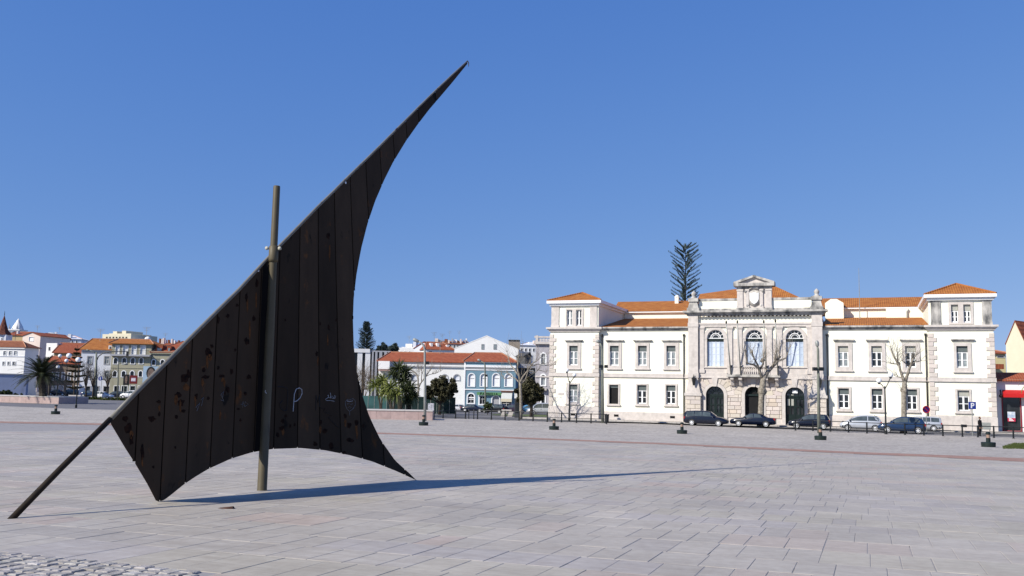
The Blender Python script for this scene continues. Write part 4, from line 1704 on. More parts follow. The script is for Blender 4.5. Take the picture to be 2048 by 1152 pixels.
mb.box(xC0 + pw, xC1 - pw, YC - 0.20, YC + 0.02, zf0, zf0 + (zf1 - zf0) * 0.55)
mb.box(xC0 + pw, xC1 - pw, YC - 0.27, YC + 0.02, zf0 + (zf1 - zf0) * 0.55 + 0.002, zf1)
mb.build('architrave', LIOZ, hall)
mb = MB()
mb.box(xC0 + pw, xC1 - pw, YC - 0.12, YC + 0.02, c_lo + 0.10, c_hi)
mb.box(xC0 + pw, xC1 - pw, YC - 0.22, YC + 0.02, c_lo - 0.02, c_lo + 0.098)
mb.build('string_course', LIOZ, hall)
# cornice with dentils
cornice('cornice', xC0 + 0.05, xC1 - 0.05, YC - 0.25, zk0 + 0.12, zk1, 0.62, LIOZD, back=YC + 0.4)
x = xC0 + pw + 0.1
k = 0
while x < xC1 - pw - 0.1:
    mb = MB()
    mb.box(x, x + 0.18, YC - 0.42, YC + 0.0, zk0 - 0.02, zk0 + 0.118)
    mb.build('dentil', LIOZD, hall)
    x += 0.42
    k += 1
# corner piers: rusticated base, console, shaft
for x0, x1 in ((xC0, xC0 + pw), (xC1 - pw, xC1)):
    yp = YC - 0.42
    z1_ = H.z(*Z2(95, 905), yp)
    z2_ = H.z(*Z2(95, 885), yp)
    n = 6
    h = (z1_ - z_base - 0.5) / n
    mb = MB()
    mb.box(x0 - 0.40, x1 + 0.40, yp - 0.22, YC + 0.6, z_base, z_base + 0.5)
    mb.build('pier_plinth', LIOZ, hall)
    for i in range(n):
        for a, b in (((x0 - 0.32, (x0 + x1) / 2 + 0.25), ((x0 + x1) / 2 + 0.25, x1 + 0.32)) if i % 2 else ((x0 - 0.32, (x0 + x1) / 2 - 0.3), ((x0 + x1) / 2 - 0.3, x1 + 0.32))):
            mb = MB()
            k = rw.uniform(0.92, 1.1)
            mb.col = (k, k * 0.98, k * rw.uniform(0.9, 0.98))
            mb.stone(a + 0.012, b - 0.012, yp - 0.14, YC + 0.5, z_base + 0.5 + i * h + 0.012, z_base + 0.5 + (i + 1) * h - 0.012, 0.03)
            mb.build('pier_stone', LIOZT, hall)
    mb = MB()
    mb.box(x0 - 0.42, x1 + 0.42, yp - 0.24, YC + 0.5, z1_, z2_)
    zt_ = c_lo - 0.5
    mb.add([(x0 - 0.30, yp - 0.14, z2_ + .002), (x1 + 0.30, yp - 0.14, z2_ + .002), (x1 + 0.30, YC + 0.5, z2_ + .002), (x0 - 0.30, YC + 0.5, z2_ + .002),
            (x0, yp, zt_), (x1, yp, zt_), (x1, YC + 0.5, zt_), (x0, YC + 0.5, zt_)],
           [(0, 1, 5, 4), (1, 2, 6, 5), (2, 3, 7, 6), (3, 0, 4, 7)])
    mb.box(x0, x1, yp, YC + 0.5, zt_, c_lo - 0.02)
    mb.build('pier_console', LIOZ, hall)
    mb = MB()
    mb.box(x0, x1, yp, YC + 0.6, c_hi + 0.002, zf0 - 0.002)
    mb.box(x0 - 0.06, x1 + 0.06, yp - 0.06, YC + 0.6, c_lo - 0.018, c_hi)
    mb.box(x0 - 0.05, x1 + 0.05, yp - 0.05, YC + 0.6, zf0, zf1)
    mb.box(x0, x1, yp + 0.002, YC + 0.6, zf1 + 0.002, zk0 + 0.118)
    mb.build('pier', LIOZ, hall)
    # pedestal and ball finial on the parapet
    xm = (x0 + x1) / 2
    mb = MB()
    mb.box(x0 - 0.14, x1 + 0.14, yp - 0.1, YC + 0.9, zk1 + 0.002, zk1 + 0.35)
    mb.add([(x0 - 0.05, yp, zk1 + .352), (x1 + 0.05, yp, zk1 + .352), (x1 + 0.05, YC + .8, zk1 + .352), (x0 - 0.05, YC + .8, zk1 + .352),
            (x0 + 0.14, yp + 0.15, z_par - 0.1), (x1 - 0.14, yp + 0.15, z_par - 0.1), (x1 - 0.14, YC + .65, z_par - 0.1), (x0 + 0.14, YC + .65, z_par - 0.1)],
           [(0, 1, 5, 4), (1, 2, 6, 5), (2, 3, 7, 6), (3, 0, 4, 7)])
    mb.box(x0 - 0.02, x1 + 0.02, yp - 0.02, YC + 0.85, z_par - 0.098, z_cap + 0.05)
    mb.build('pedestal', LIOZD, hall)
    mb = MB()
    ym = (yp + YC + 0.8) / 2
    z0 = z_cap + 0.052
    mb.lathe([(0.34, 0), (0.34, 0.14), (0.20, 0.22), (0.24, 0.36), (0.30, 0.50), (0.27, 0.66), (0.14, 0.80), (0.03, 0.90)], (xm, ym, z0), 12)
    mb.build('finial', LIOZD, hall, True)
# parapet
aed0, aed1 = H.x(*Z2(412, 200), YC), H.x(*Z2(660, 200), YC)
for a, b in ((xC0 + pw, aed0 - 0.02), (aed1 + 0.02, xC1 - pw)):
    mb = MB()
    mb.box(a, b, YC + 0.1, YC + 0.5, zk1 - 0.1, zk1 + 0.28)
    mb.box(a, b, YC + 0.1, YC + 0.5, z_par + 0.0, z_cap)
    mb.build('parapet_coping', LIOZD, hall)
    mb = MB()
    mb.box(a, b, YC + 0.16, YC + 0.46, zk1 + 0.282, z_par - 0.002)
    mb.build('parapet', PLASTER, hall)
# aedicule with pediment and shield
za0 = zk1 + 0.002
zh = H.z(1508, 566.5, YC)
zpk = H.z(1508, 551, YC)
zen = H.z(1508, 571, YC)
ym0, ym1 = YC - 0.22, YC + 0.7
mb = MB()
mb.box(aed0, aed1, ym0 + 0.16, ym1, za0, zen - 0.001)
mb.build('aedicule_wall', LIOZ, hall)
mb = MB()
mb.box(aed0 - 0.1, aed1 + 0.1, ym0 - 0.06, ym1 + 0.05, za0 + 0.001, za0 + 0.28)
mb.build('aedicule_base', LIOZD, hall)
for f0, f1, yy in ((0.0, 0.17, 0.05), (0.25, 0.345, 0.0), (0.66, 0.755, 0.0), (0.83, 1.0, 0.05)):
    a, b = aed0 + (aed1 - aed0) * f0, aed0 + (aed1 - aed0) * f1
    mb = MB()
    mb.box(a, b, ym0 + yy, ym0 + 0.2, za0 + 0.52, zen - 0.62)
    mb.box(a - 0.05, b + 0.05, ym0 + yy - 0.06, ym0 + 0.2, za0 + 0.282, za0 + 0.518)
    mb.box(a - 0.05, b + 0.05, ym0 + yy - 0.06, ym0 + 0.2, zen - 0.618, zen - 0.44)
    mb.build('pilaster', LIOZ, hall)
mb = MB()
mb.box(aed0 - 0.03, aed1 + 0.03, ym0 - 0.02, ym1 + 0.03, zen - 0.438, zen - 0.10)
mb.box(aed0 - 0.35, aed1 + 0.35, ym0 - 0.36, ym1 + 0.3, zen - 0.098, zh)
mb.build('entablature', LIOZD, hall)
xm = (aed0 + aed1) / 2
mb = MB()
mb.poly_y([(aed0 + 0.15, zh + 0.002), (aed1 - 0.15, zh + 0.002), (xm, zpk - 0.18)], ym0 - 0.02, ym1)
ped = mb.build('pediment', LIOZ, hall)
mb = MB()
for s in (-1, 1):
    e = aed0 - 0.35 if s < 0 else aed1 + 0.35
    pts = [(e, zh + 0.003), (e, zh + 0.14), (xm, zpk), (xm, zpk - 0.22), (e - s * 0.45, zh + 0.003)]
    if s < 0:
        pts = pts[::-1]
    mb.poly_y(pts, ym0 - 0.34, ym1 + 0.2)
mb.build('raking_cornice', LIOZD, ped)
mb = MB()
sx, sz = xm, za0 + (zen - za0) * 0.50
shp = [(-0.52, 0.62), (-0.30, 0.55), (0, 0.68), (0.30, 0.55), (0.52, 0.62), (0.50, -0.2), (0.30, -0.55), (0, -0.75), (-0.30, -0.55), (-0.50, -0.2)]
mb.poly_y([(sx + a * 0.98, sz + b * 0.95) for a, b in shp[::-1]], ym0 - 0.02, ym0 + 0.2)
mb.build('shield', WHITEP, hall)
mb = MB()
mb.poly_y([(sx + a * 1.7, sz + b * 1.35) for a, b in shp[::-1]], ym0 + 0.06, ym0 + 0.2)
mb.path([(sx - 0.55, ym0 + 0.02, sz + 1.0), (sx - 0.2, ym0 - 0.02, sz + 1.2), (sx + 0.2, ym0 - 0.02, sz + 1.2), (sx + 0.55, ym0 + 0.02, sz + 1.0)], 0.14, 6)
for s in (-1, 1):
    mb.ball((sx + s * 0.75, ym0 + 0.05, sz - 0.9), 0.18, 8, 5)
    mb.ball((sx + s * 0.95, ym0 + 0.05, sz + 0.75), 0.17, 8, 5)
mb.build('carved_cartouche', LIOZD, hall, True)
# hip roof behind the centre
mb = MB()
zq = zk1 + 0.6
ap = (H.x(1541, 568, 8.5), 8.5, H.z(1541, 568, 8.5))
a, b = xC0 + 0.5, xC1 - 0.6
ap2 = (H.x(1400, 588, 9.5), 9.5, H.z(1400, 588, 9.5))
mb.add([(a, 0.9, zq), (b, 0.9, zq), (b, 17, zq), (a, 17, zq), ap, ap2], [(0, 1, 4, 5), (1, 2, 4), (2, 3, 5, 4), (3, 0, 5), (3, 2, 1, 0)])
mb.build('centre_roof', ROOF1, hall)

# balcony
bx0, bx1 = H.x(*Z2(335, 755), YC - 1.0), H.x(*Z2(722, 755), YC - 1.0)
yb0 = YC - 1.05
zsl1, zsl0 = H.z(*Z2(530, 752), yb0), H.z(*Z2(530, 771), yb0)
zrl1, zrl0 = H.z(*Z2(530, 686), yb0), H.z(*Z2(530, 699), yb0)
mb = MB()
mb.box(bx0, bx1, yb0 - 0.12, YC, zsl0, zsl0 + (zsl1 - zsl0) * 0.5)
mb.box(bx0 + 0.08, bx1 - 0.08, yb0 - 0.02, YC, zsl0 + (zsl1 - zsl0) * 0.5 + .002, zsl1)
bal = mb.build('balcony', LIOZD, hall)
mb = MB()
mb.box(bx0 + 0.05, bx1 - 0.05, yb0 - 0.05, yb0 + 0.22, zrl0, zrl1)
for s in (bx0 + 0.05, bx1 - 0.27):
    mb.box(s, s + 0.22, yb0 + 0.222, YC, zrl0, zrl1 - 0.002)
mb.build('handrail', LIOZ, bal)
for a, b in ((345, 372), (412, 432), (628, 650), (697, 716)):
    xa, xb = H.x(*Z2(a, 720), yb0), H.x(*Z2(b, 720), yb0)
    mb = MB()
    mb.box(xa, xb, yb0 - 0.03, yb0 + 0.20, zsl1 + .002, zrl0 - .002)
    mb.build('balcony_pier', LIOZ, bal)
for a, b in ((372, 412), (650, 697)):
    xa, xb = H.x(*Z2(a, 720), yb0), H.x(*Z2(b, 720), yb0)
    mb = MB()
    mb.box(xa + .003, xb - .003, yb0 + 0.02, yb0 + 0.16, zsl1 + .002, zrl0 - .002)
    mb.build('balcony_panel', LIOZ, bal)
xa, xb = H.x(*Z2(432, 720), yb0), H.x(*Z2(628, 720), yb0)
nb = 13
hb = zrl0 - zsl1
for i in range(nb):
    mb = MB()
    mb.lathe([(0.075, 0.002), (0.075, 0.10), (0.05, 0.14), (0.10, 0.38 * hb), (0.085, 0.5 * hb), (0.045, 0.72 * hb), (0.075, 0.88 * hb), (0.075, hb - .002)],
             (xa + (xb - xa) * (i + 0.5) / nb, yb0 + 0.08, zsl1), 8)
    mb.build('baluster', LIOZ, bal, True)
for f in (0.10, 0.255, 0.74, 0.93):
    cx = bx0 + (bx1 - bx0) * f
    mb = MB()
    mb.poly_x([(YC, zsl0 - .002), (yb0 + 0.02, zsl0 - .002), (yb0 + 0.05, zsl0 - 0.30), (yb0 + 0.4, zsl0 - 0.42), (YC - 0.35, zsl0 - 0.95), (YC, zsl0 - 1.1)][::-1], cx - 0.18, cx + 0.18)
    mb.build('bracket', LIOZ, bal)
# flag poles leaning out from the balcony
for (xb_, yb_), (xt_, yt_) in (((366, 686), (333, 383)), ((437, 690), (413, 380)), ((622, 690), (603, 378)), ((705, 690), (687, 372))):
    xa, za = H.pt(*Z2(xb_, yb_), yb0 - 0.06)
    xt, zt = H.pt(*Z2(xt_, yt_), yb0 - 1.5)
    fp = thing('flagpole', {366: 'bare thin flagpole at the left end of the balcony, leaning out', 437: 'bare thin flagpole second from the left on the balcony, beside the middle window',
                            622: 'bare thin flagpole right of the middle arched window on the balcony', 705: 'bare thin flagpole at the right end of the balcony above the tree fork'}[xb_], 'flagpole',
               HALL_O + EX * xa + EY * (yb0 - 0.06) + Vector((0, 0, za)), HALL_YAW, 'flagpoles on the town hall balcony')
    mb = MB()
    mb.path([(0, 0, -1.0), (xt - xa, -1.44, zt - za)], [0.075, 0.05], 8)
    mb.build('pole', GREYM, fp, True)
    mb = MB()
    mb.ball((xt - xa, -1.44, zt - za + 0.1), 0.10, 8, 6, sz=2.0)
    mb.build('spearhead', BLACKM, fp, True)
    mb = MB()
    mb.box(-0.12, 0.12, -0.10, 0.06, -0.25, 0.0)
    mb.build('clamp', BLACKM, fp)
# down pipes
for px, y in ((1204, YW), (1368, YW), (1655.5, YW), (1853.5, YW)):
    xx = H.x(px, 760, y)
    mb = MB()
    mb.path([(xx, y - 0.10, 0.1), (xx, y - 0.10, z_wc0 - 0.75)], 0.075, 8)
    mb.lathe([(0.075, 0), (0.13, 0.12), (0.13, 0.30)], (xx, y - 0.10, z_wc0 - 0.75), 8)
    mb.build('downpipe', BLACKM, hall, True)
# aerial
ax = H.x(1719.5, 630, 11.4)
za = H.z(1719.5, 637, 11.4)
ae = thing('aerial_mast', 'tall thin aerial on the right wing roof of the town hall', 'aerial', HALL_O + EX * ax + EY * 11.4 + Vector((0, 0, za - 0.2)), HALL_YAW)
hh = H.z(1719.5, 536, 11.4) - za
mb = MB()
mb.path([(0, 0, -0.3), (0, 0, hh * 0.45), (0, 0, hh + 0.2)], [0.05, 0.04, 0.02], 6)
mb.build('mast', GREYM, ae)
mb = MB()
mb.box(-0.12, 0.12, -0.12, 0.12, -0.6, 0.35)
mb.build('foot', LIOZD, ae)
# lanterns on the corner piers
for i, (px, py, lab) in enumerate(((1387.5, 762, 'dark iron wall lantern on the left pier of the town hall centre'), (1639.5, 766, 'dark iron wall lantern on the right pier behind the street lamp'))):
    xx, zz = H.pt(px, py, YC - 0.7)
    ln = thing('wall_lantern', lab, 'lantern', HALL_O + EX * xx + EY * (YC - 0.75) + Vector((0, 0, zz)), HALL_YAW, 'lanterns on the town hall piers')
    mb = MB()
    mb.path([(0, 0.35, 0.1), (0, 0.1, 0.75), (0, 0, 0.62)], 0.03, 6)
    mb.build('arm', BLACKM, ln)
    mb = MB()
    mb.lathe([(0.10, -0.5), (0.24, 0.25), (0.28, 0.27), (0.08, 0.5), (0.03, 0.62)], (0, 0, 0), 6)
    mb.build('cage', BLACKM, ln)
# name plaque by the left door
xx, zz = H.pt(1122, 787.5, 0)
mb = MB()
mb.box(xx - 0.35, xx + 0.35, -0.03, 0.01, zz - 0.14, zz + 0.14)
mb.build('plaque', LIOZ, hall)


# ------------------------------------------------------------------ parked cars
def paint(name, col, rough=0.25, metal=0.0):
    m = mat(name, col, rough, 0.05, 2, metal=metal, spec=0.5)
    m.node_tree.nodes['Principled BSDF'].inputs['Coat Weight'].default_value = 0.25
    m.node_tree.nodes['Principled BSDF'].inputs['Coat Roughness'].default_value = 0.06
    return m


NAVY = paint('navy_car_paint', (0.003, 0.005, 0.016))
NAVY2 = paint('dark_blue_car_paint', (0.004, 0.007, 0.021))
BLUEP = paint('blue_car_paint', (0.012, 0.032, 0.085))
SKYP = paint('light_blue_car_paint', (0.10, 0.30, 0.50))
SILV = paint('silver_car_paint', (0.50, 0.52, 0.56), 0.3, 0.3)
WHIP = paint('white_car_paint', (0.78, 0.78, 0.78))
BLKP = paint('black_car_paint', (0.008, 0.008, 0.010))
PLUM = paint('plum_car_paint', (0.035, 0.020, 0.035))
BUMP = mat('grey_bumper_plastic', (0.03, 0.03, 0.032), 0.6, 0.1, 5)
PLATE = mat('number_plate_white', (0.7, 0.7, 0.68), 0.5, 0.05, 5)

# stations: x fraction from the tail, underside, waist height, top height (same as waist where no cabin), half width, half width at the roof
CARS = {
    'wagon': dict(L=4.5, W=0.88, wheels=(0.185, 0.80), r=0.32, st=[
        (0.00, .38, .80, .82, .78, .70), (0.015, .30, .92, 1.38, .84, .60), (0.06, .24, .96, 1.50, .87, .66), (0.25, .2, .98, 1.56, .88, .68), (0.48, .2, .97, 1.56, .88, .68), (0.60, .2, .96, 1.50, .88, .66),
        (0.705, .2, .95, 1.18, .88, .68), (0.755, .2, .94, .97, .88, .72), (0.88, .22, .86, .88, .86, .70), (0.965, .26, .72, .74, .80, .66), (1.0, .34, .60, .61, .66, .56)]),
    'sedan': dict(L=4.7, W=0.88, wheels=(0.20, 0.80), r=0.31, st=[
        (0.00, .36, .84, .85, .74, .66), (0.02, .28, .94, .95, .82, .70), (0.17, .2, .97, .99, .87, .70), (0.24, .2, .96, 1.14, .88, .66), (0.33, .2, .95, 1.36, .88, .62), (0.46, .2, .94, 1.42, .88, .62), (0.56, .2, .93, 1.38, .88, .61),
        (0.67, .2, .92, 1.08, .88, .66), (0.715, .2, .90, .93, .88, .72), (0.86, .22, .83, .85, .86, .70), (0.96, .26, .72, .74, .80, .66), (1.0, .34, .58, .59, .66, .56)]),
    'hatch': dict(L=4.0, W=0.85, wheels=(0.165, 0.80), r=0.30, st=[
        (0.00, .36, .74, .76, .74, .66), (0.02, .28, .90, .98, .82, .64), (0.07, .22, .95, 1.30, .84, .60), (0.15, .2, .96, 1.42, .85, .62), (0.34, .2, .95, 1.47, .85, .63), (0.50, .2, .93, 1.45, .85, .62), (0.58, .2, .92, 1.36, .85, .61),
        (0.70, .2, .91, 1.06, .85, .66), (0.75, .2, .89, .92, .85, .70), (0.87, .22, .82, .84, .83, .68), (0.965, .26, .70, .72, .78, .64), (1.0, .34, .58, .59, .64, .54)]),
    'bubble': dict(L=3.85, W=0.85, wheels=(0.165, 0.81), r=0.30, st=[
        (0.00, .36, .78, .80, .72, .62), (0.025, .28, .92, 1.06, .80, .62), (0.08, .22, .96, 1.36, .84, .60), (0.20, .2, .97, 1.49, .85, .62), (0.38, .2, .96, 1.53, .85, .63), (0.52, .2, .95, 1.49, .85, .62), (0.64, .2, .95, 1.34, .85, .62),
        (0.78, .2, .95, 1.06, .85, .66), (0.83, .2, .92, .95, .84, .70), (0.92, .24, .82, .84, .80, .66), (0.975, .28, .70, .72, .74, .60), (1.0, .36, .58, .59, .62, .52)]),
    'van': dict(L=4.7, W=0.92, wheels=(0.19, 0.82), r=0.32, st=[
        (0.00, .36, .95, 1.75, .86, .76), (0.02, .28, 1.02, 1.84, .90, .78), (0.25, .22, 1.03, 1.88, .92, .80), (0.55, .22, 1.03, 1.88, .92, .80), (0.70, .22, 1.02, 1.78, .92, .78),
        (0.82, .22, 1.02, 1.30, .91, .78), (0.87, .22, 1.0, 1.04, .90, .78), (0.96, .26, .86, .88, .86, .74), (1.0, .34, .64, .66, .76, .66)]),
}


def car(kind, label, pnt, loc, rz, name=None, scale=1.0):
    k = CARS[kind]
    L, r = k['L'], k['r']
    root = thing(name or 'parked_car', label, 'van' if kind == 'van' else 'car', loc, rz, 'parked cars')
    root.scale = (scale, scale, scale)
    st = k['st']

    def ring(s):
        f, zb, zw, zt, w, wr = s
        x = (f - 0.5) * L
        half = [(0.0, zb), (w * 0.86, zb), (w * 0.985, zb + 0.12), (w, (zb + zw) / 2), (w * 0.975, zw), (min(wr, w * 0.97) if zt > zw + 0.05 else w * 0.9, max(zt - 0.03, zw + 0.012)), ((min(wr, w) if zt > zw + 0.05 else w * 0.9) * 0.72, zt + 0.01), (0.0, zt + 0.025)]
        pts = half + [(-a, b) for a, b in half[-2:0:-1]]
        return [(x, a, b) for a, b in pts]
    rings = [ring(s) for s in st]
    n = len(rings[0])
    mb = MB()
    v = [p for q in rings for p in q]
    f = []
    for i in range(len(rings) - 1):
        for j in range(n):
            f.append((i * n + j, (i + 1) * n + j, (i + 1) * n + (j + 1) % n, i * n + (j + 1) % n))
    f.append(tuple(range(n)))
    f.append(tuple((len(rings) - 1) * n + j for j in range(n - 1, -1, -1)))
    mb.add(v, f)
    body = mb.build('body', pnt, root, True)
    cab = [i for i, s in enumerate(st) if s[3] > s[2] + 0.10]
    # side glass

    def side_pt(x, t, sgn):
        """point of the cabin side at length x, t=0 waist, t=1 roof edge"""
        fx = x / L + 0.5
        for a, b in zip(st, st[1:]):
            if fx <= b[0] + 1e-6:
                q = (fx - a[0]) / (b[0] - a[0])
                zw, zt, w, wr = [a[i] + (b[i] - a[i]) * q for i in (2, 3, 4, 5)]
                break
        y0, z0 = w * 0.975, zw
        y1, z1 = min(wr, w * 0.97), max(zt - 0.03, zw + 0.012)
        return Vector((x, sgn * (y0 + (y1 - y0) * t + 0.012), z0 + (z1 - z0) * t + 0.004))
    i0, i1 = cab[0], cab[-1]
    xa = (st[i0][0] - 0.5) * L + 0.16
    xb = (st[i1][0] - 0.5) * L - 0.02
    pillars = {'wagon': (0.30, 0.58), 'sedan': (0.50,), 'hatch': (0.42,), 'bubble': (0.38,), 'van': (0.60,)}[kind]
    edges = [xa] + [xa + (xb - xa) * q for q in pillars] + [xb]
    for sgn in (-1, 1):
        for e0, e1 in zip(edges, edges[1:]):
            mb = MB()
            m = 6
            a_, b_ = e0 + 0.035, e1 - 0.035
            vs = []
            for q in range(m + 1):
                x = a_ + (b_ - a_) * q / m
                p0, p1 = side_pt(x, 0.07, sgn), side_pt(x, 0.90, sgn)
                if p1.z - p0.z < 0.03:
                    p1 = p0 + Vector((0, 0, 0.02))
                vs += [p0, p1]
            fs = [(2 * q, 2 * q + 2, 2 * q + 3, 2 * q + 1) for q in range(m)]
            if sgn > 0:
                fs = [t[::-1] for t in fs]
            mb.add(vs, fs)
            mb.build('side_window', CARGL, root)
    # windscreen and rear window: between the roof's end station and the waist station beyond it

    def cross(ia, ib, name):
        a, b = st[ia], st[ib]
        mb = MB()
        vs = []
        for q in (0.10, 0.5, 0.92):
            f_, zt = a[0] + (b[0] - a[0]) * q, a[3] + (b[3] - a[3]) * q
            wr = (a[5] + (b[5] - a[5]) * q) * 0.86
            x = (f_ - 0.5) * L
            off = 0.05 if name == 'windscreen' else -0.05
            vs += [(x + off * 0.4, -wr, zt + 0.015), (x + off * 0.5, 0, zt + 0.055), (x + off * 0.4, wr, zt + 0.015)]
        fs = [(0, 1, 4, 3), (1, 2, 5, 4), (3, 4, 7, 6), (4, 5, 8, 7)]
        mb.add(vs, fs)
        mb.build(name, CARGL, root)
    tops = [s[3] for s in st]
    ir = max(i for i in range(len(st)) if tops[i] > max(tops) - 0.13)
    il = min(i for i in range(len(st)) if tops[i] > max(tops) - 0.13)
    cross(ir, min(ir + 2, len(st) - 1) if tops[min(ir + 1, len(st) - 1)] > st[ir + 1][2] + 0.08 else ir + 1, 'windscreen')
    cross(il, max(0, il - 2 if kind == 'sedan' else il - 1), 'rear_window')
    # wheels
    for fx in k['wheels']:
        for sgn in (-1, 1):
            x = (fx - 0.5) * L
            w = k['W']
            mb = MB()
            y = sgn * (w - 0.19)
            mb.lathe([(r * 0.7, -0.0), (r, 0.03), (r, 0.17), (r * 0.93, 0.205), (r * 0.66, 0.21)], (x, y if sgn > 0 else y - 0.0, r), 18, axis='y') if sgn > 0 else mb.lathe([(r * 0.66, -0.21), (r * 0.93, -0.205), (r, -0.17), (r, -0.03), (r * 0.7, 0.0)], (x, y, r), 18, axis='y')
            wh = mb.build('wheel', RUBBER, root, False)
            mb = MB()
            if sgn > 0:
                mb.lathe([(r * 0.76, 0.15), (r * 0.76, 0.216), (r * 0.6, 0.205), (r * 0.2, 0.222)], (x, y, r), 14, axis='y')
            else:
                mb.lathe([(r * 0.2, -0.222), (r * 0.6, -0.205), (r * 0.76, -0.216), (r * 0.76, -0.15)], (x, y, r), 14, axis='y')
            mb.build('rim', RIM, wh)
            mb = MB()
            yo = sgn * (w + 0.004)
            ang = [pi * q / 10 for q in range(11)]
            ra, rb = r * 1.02, r * 1.16
            vs = []
            for a in ang:
                for q in (ra, rb):
                    vs.append((x + q * cos(a), yo - sgn * 0.03, r + q * sin(a)))
                    vs.append((x + q * cos(a), yo + sgn * 0.006, r + q * sin(a)))
            fs = []
            for q in range(10):
                b_ = 4 * q
                fs += [(b_ + 1, b_ + 3, b_ + 7, b_ + 5), (b_, b_ + 4, b_ + 5, b_ + 1), (b_ + 2, b_ + 3, b_ + 7, b_ + 6)]
            mb.add(vs, fs)
            mb.build('wheel_arch', BUMP, root)
    # lights, bumpers, mirrors, plates
    fr = st[-2]
    for sgn in (-1, 1):
        mb = MB()
        x = (fr[0] - 0.5) * L
        mb.ball((x - 0.05, sgn * fr[4] * 0.76, fr[2] - 0.06), 0.15, 10, 6, sx=0.9, sy=1.0, sz=0.55)
        mb.build('headlight', LAMPG, root, True)
        mb = MB()
        b = st[1]
        xx = (b[0] - 0.5) * L
        mb.box(xx - 0.09, xx + 0.10, sgn * b[4] * 0.99, sgn * (b[4] * 0.99 - 0.16), b[2] - 0.22, b[2] + 0.0)
        mb.build('tail_light', LAMPR, root)
        mb = MB()
        xm = (st[min(i1 + 1, len(st) - 1)][0] - 0.5) * L - 0.28
        mb.ball((xm, sgn * (k['W'] + 0.09), 1.0), 0.10, 8, 5, sx=0.7, sy=1.0, sz=0.75)
        mb.build('mirror', BUMP if pnt in (SILV,) else pnt, root, True)
        mb = MB()
        xd = edges[1] if len(edges) > 2 else 0
        mb.box(xd + 0.10, xd + 0.28, sgn * (k['W'] - 0.01), sgn * (k['W'] + 0.025), 0.80, 0.84)
        mb.build('door_handle', BUMP, root)
    for fx, w, nm in ((0.0, st[0][4], 'rear_bumper'), (1.0, st[-1][4], 'front_bumper')):
        mb = MB()
        x = (fx - 0.5) * L
        s = 1 if fx else -1
        pts = [(x - s * 0.30, -k['W'] * 1.0), (x - s * 0.02, -w * 1.0), (x + s * 0.035, 0), (x - s * 0.02, w * 1.0), (x - s * 0.30, k['W'] * 1.0), (x - s * 0.28, 0)]
        if s < 0:
            pts = pts[::-1]
        mb.poly_z(pts, 0.34, 0.50)
        mb.build(nm, pnt if pnt in (NAVY, NAVY2) else BUMP, root)
        mb = MB()
        mb.box(x + s * 0.02, x + s * 0.05, -0.26, 0.26, 0.36, 0.47)
        mb.build('number_plate', PLATE, root)
    return root


def along(px, py):
    return G(px, py)


YA = HALL_YAW
car('wagon', 'dark navy estate car parked before the left door of the town hall', NAVY, along(1413, 851.5), YA)
car('sedan', 'dark navy saloon car parked behind the pollarded tree trunk at the town hall door', NAVY2, along(1506, 853), YA + pi)
car('hatch', 'dark blue hatchback parked beside the street lamp at the right door', NAVY, along(1619, 857.5), YA + pi, scale=1.03)
car('bubble', 'small silver rounded car parked below the right wing windows', SILV, along(1722, 861.5), YA + pi, scale=1.02)
car('hatch', 'mid blue hatchback parked behind the bare tree on the right', BLUEP, along(1803, 866), YA + pi, scale=1.06)
car('wagon', 'silver estate car half hidden behind the mid blue hatchback', SILV, along(1838, 861.5), YA + pi, scale=0.95)
# behind the railing in the middle distance
car('sedan', 'dark saloon car in front of the teal house, left of the small bush', NAVY2, G(947, 824), radians(-14), scale=0.80)
car('wagon', 'black estate car parked right of the small bush before the teal house', BLKP, G(987, 826), radians(160), scale=0.80)
car('hatch', 'plum dark car partly hidden by the grey kiosk', PLUM, G(1022, 826.5), radians(170), scale=0.88)
car('bubble', 'light blue car parked right of the grey kiosk below the round tree', SKYP, G(1056, 827), radians(195), scale=0.85)
car('van', 'silver grey van parked beside the left corner of the town hall', SILV, G(1082, 828.5), radians(190), scale=0.85)
car('hatch', 'white car nearly hidden at the left end of the parked row by the fence', WHIP, G(922, 823), radians(10), scale=0.75)
# far left street
car('hatch', 'white hatchback on the far street right of the traffic pole', WHIP, G(207, 797), radians(-4), scale=0.95)
car('wagon', 'dark blue car on the far street between two white cars', NAVY2, G(231, 795.5), radians(184), scale=0.9)
car('bubble', 'white rounded car on the far street at the edge of the steel sail', WHIP, G(262, 797.0), radians(176), scale=1.1)
car('hatch', 'dark car on the far street beneath the small araucaria', BLKP, G(150, 792), radians(3), scale=1.05)
car('sedan', 'dark saloon on the far street behind the palm and the globe lamps', NAVY, G(117, 791.5), radians(-3), scale=1.0)
car('hatch', 'blue car on the far street left of the traffic pole', BLUEP, G(180, 793.5), radians(5), scale=0.9)

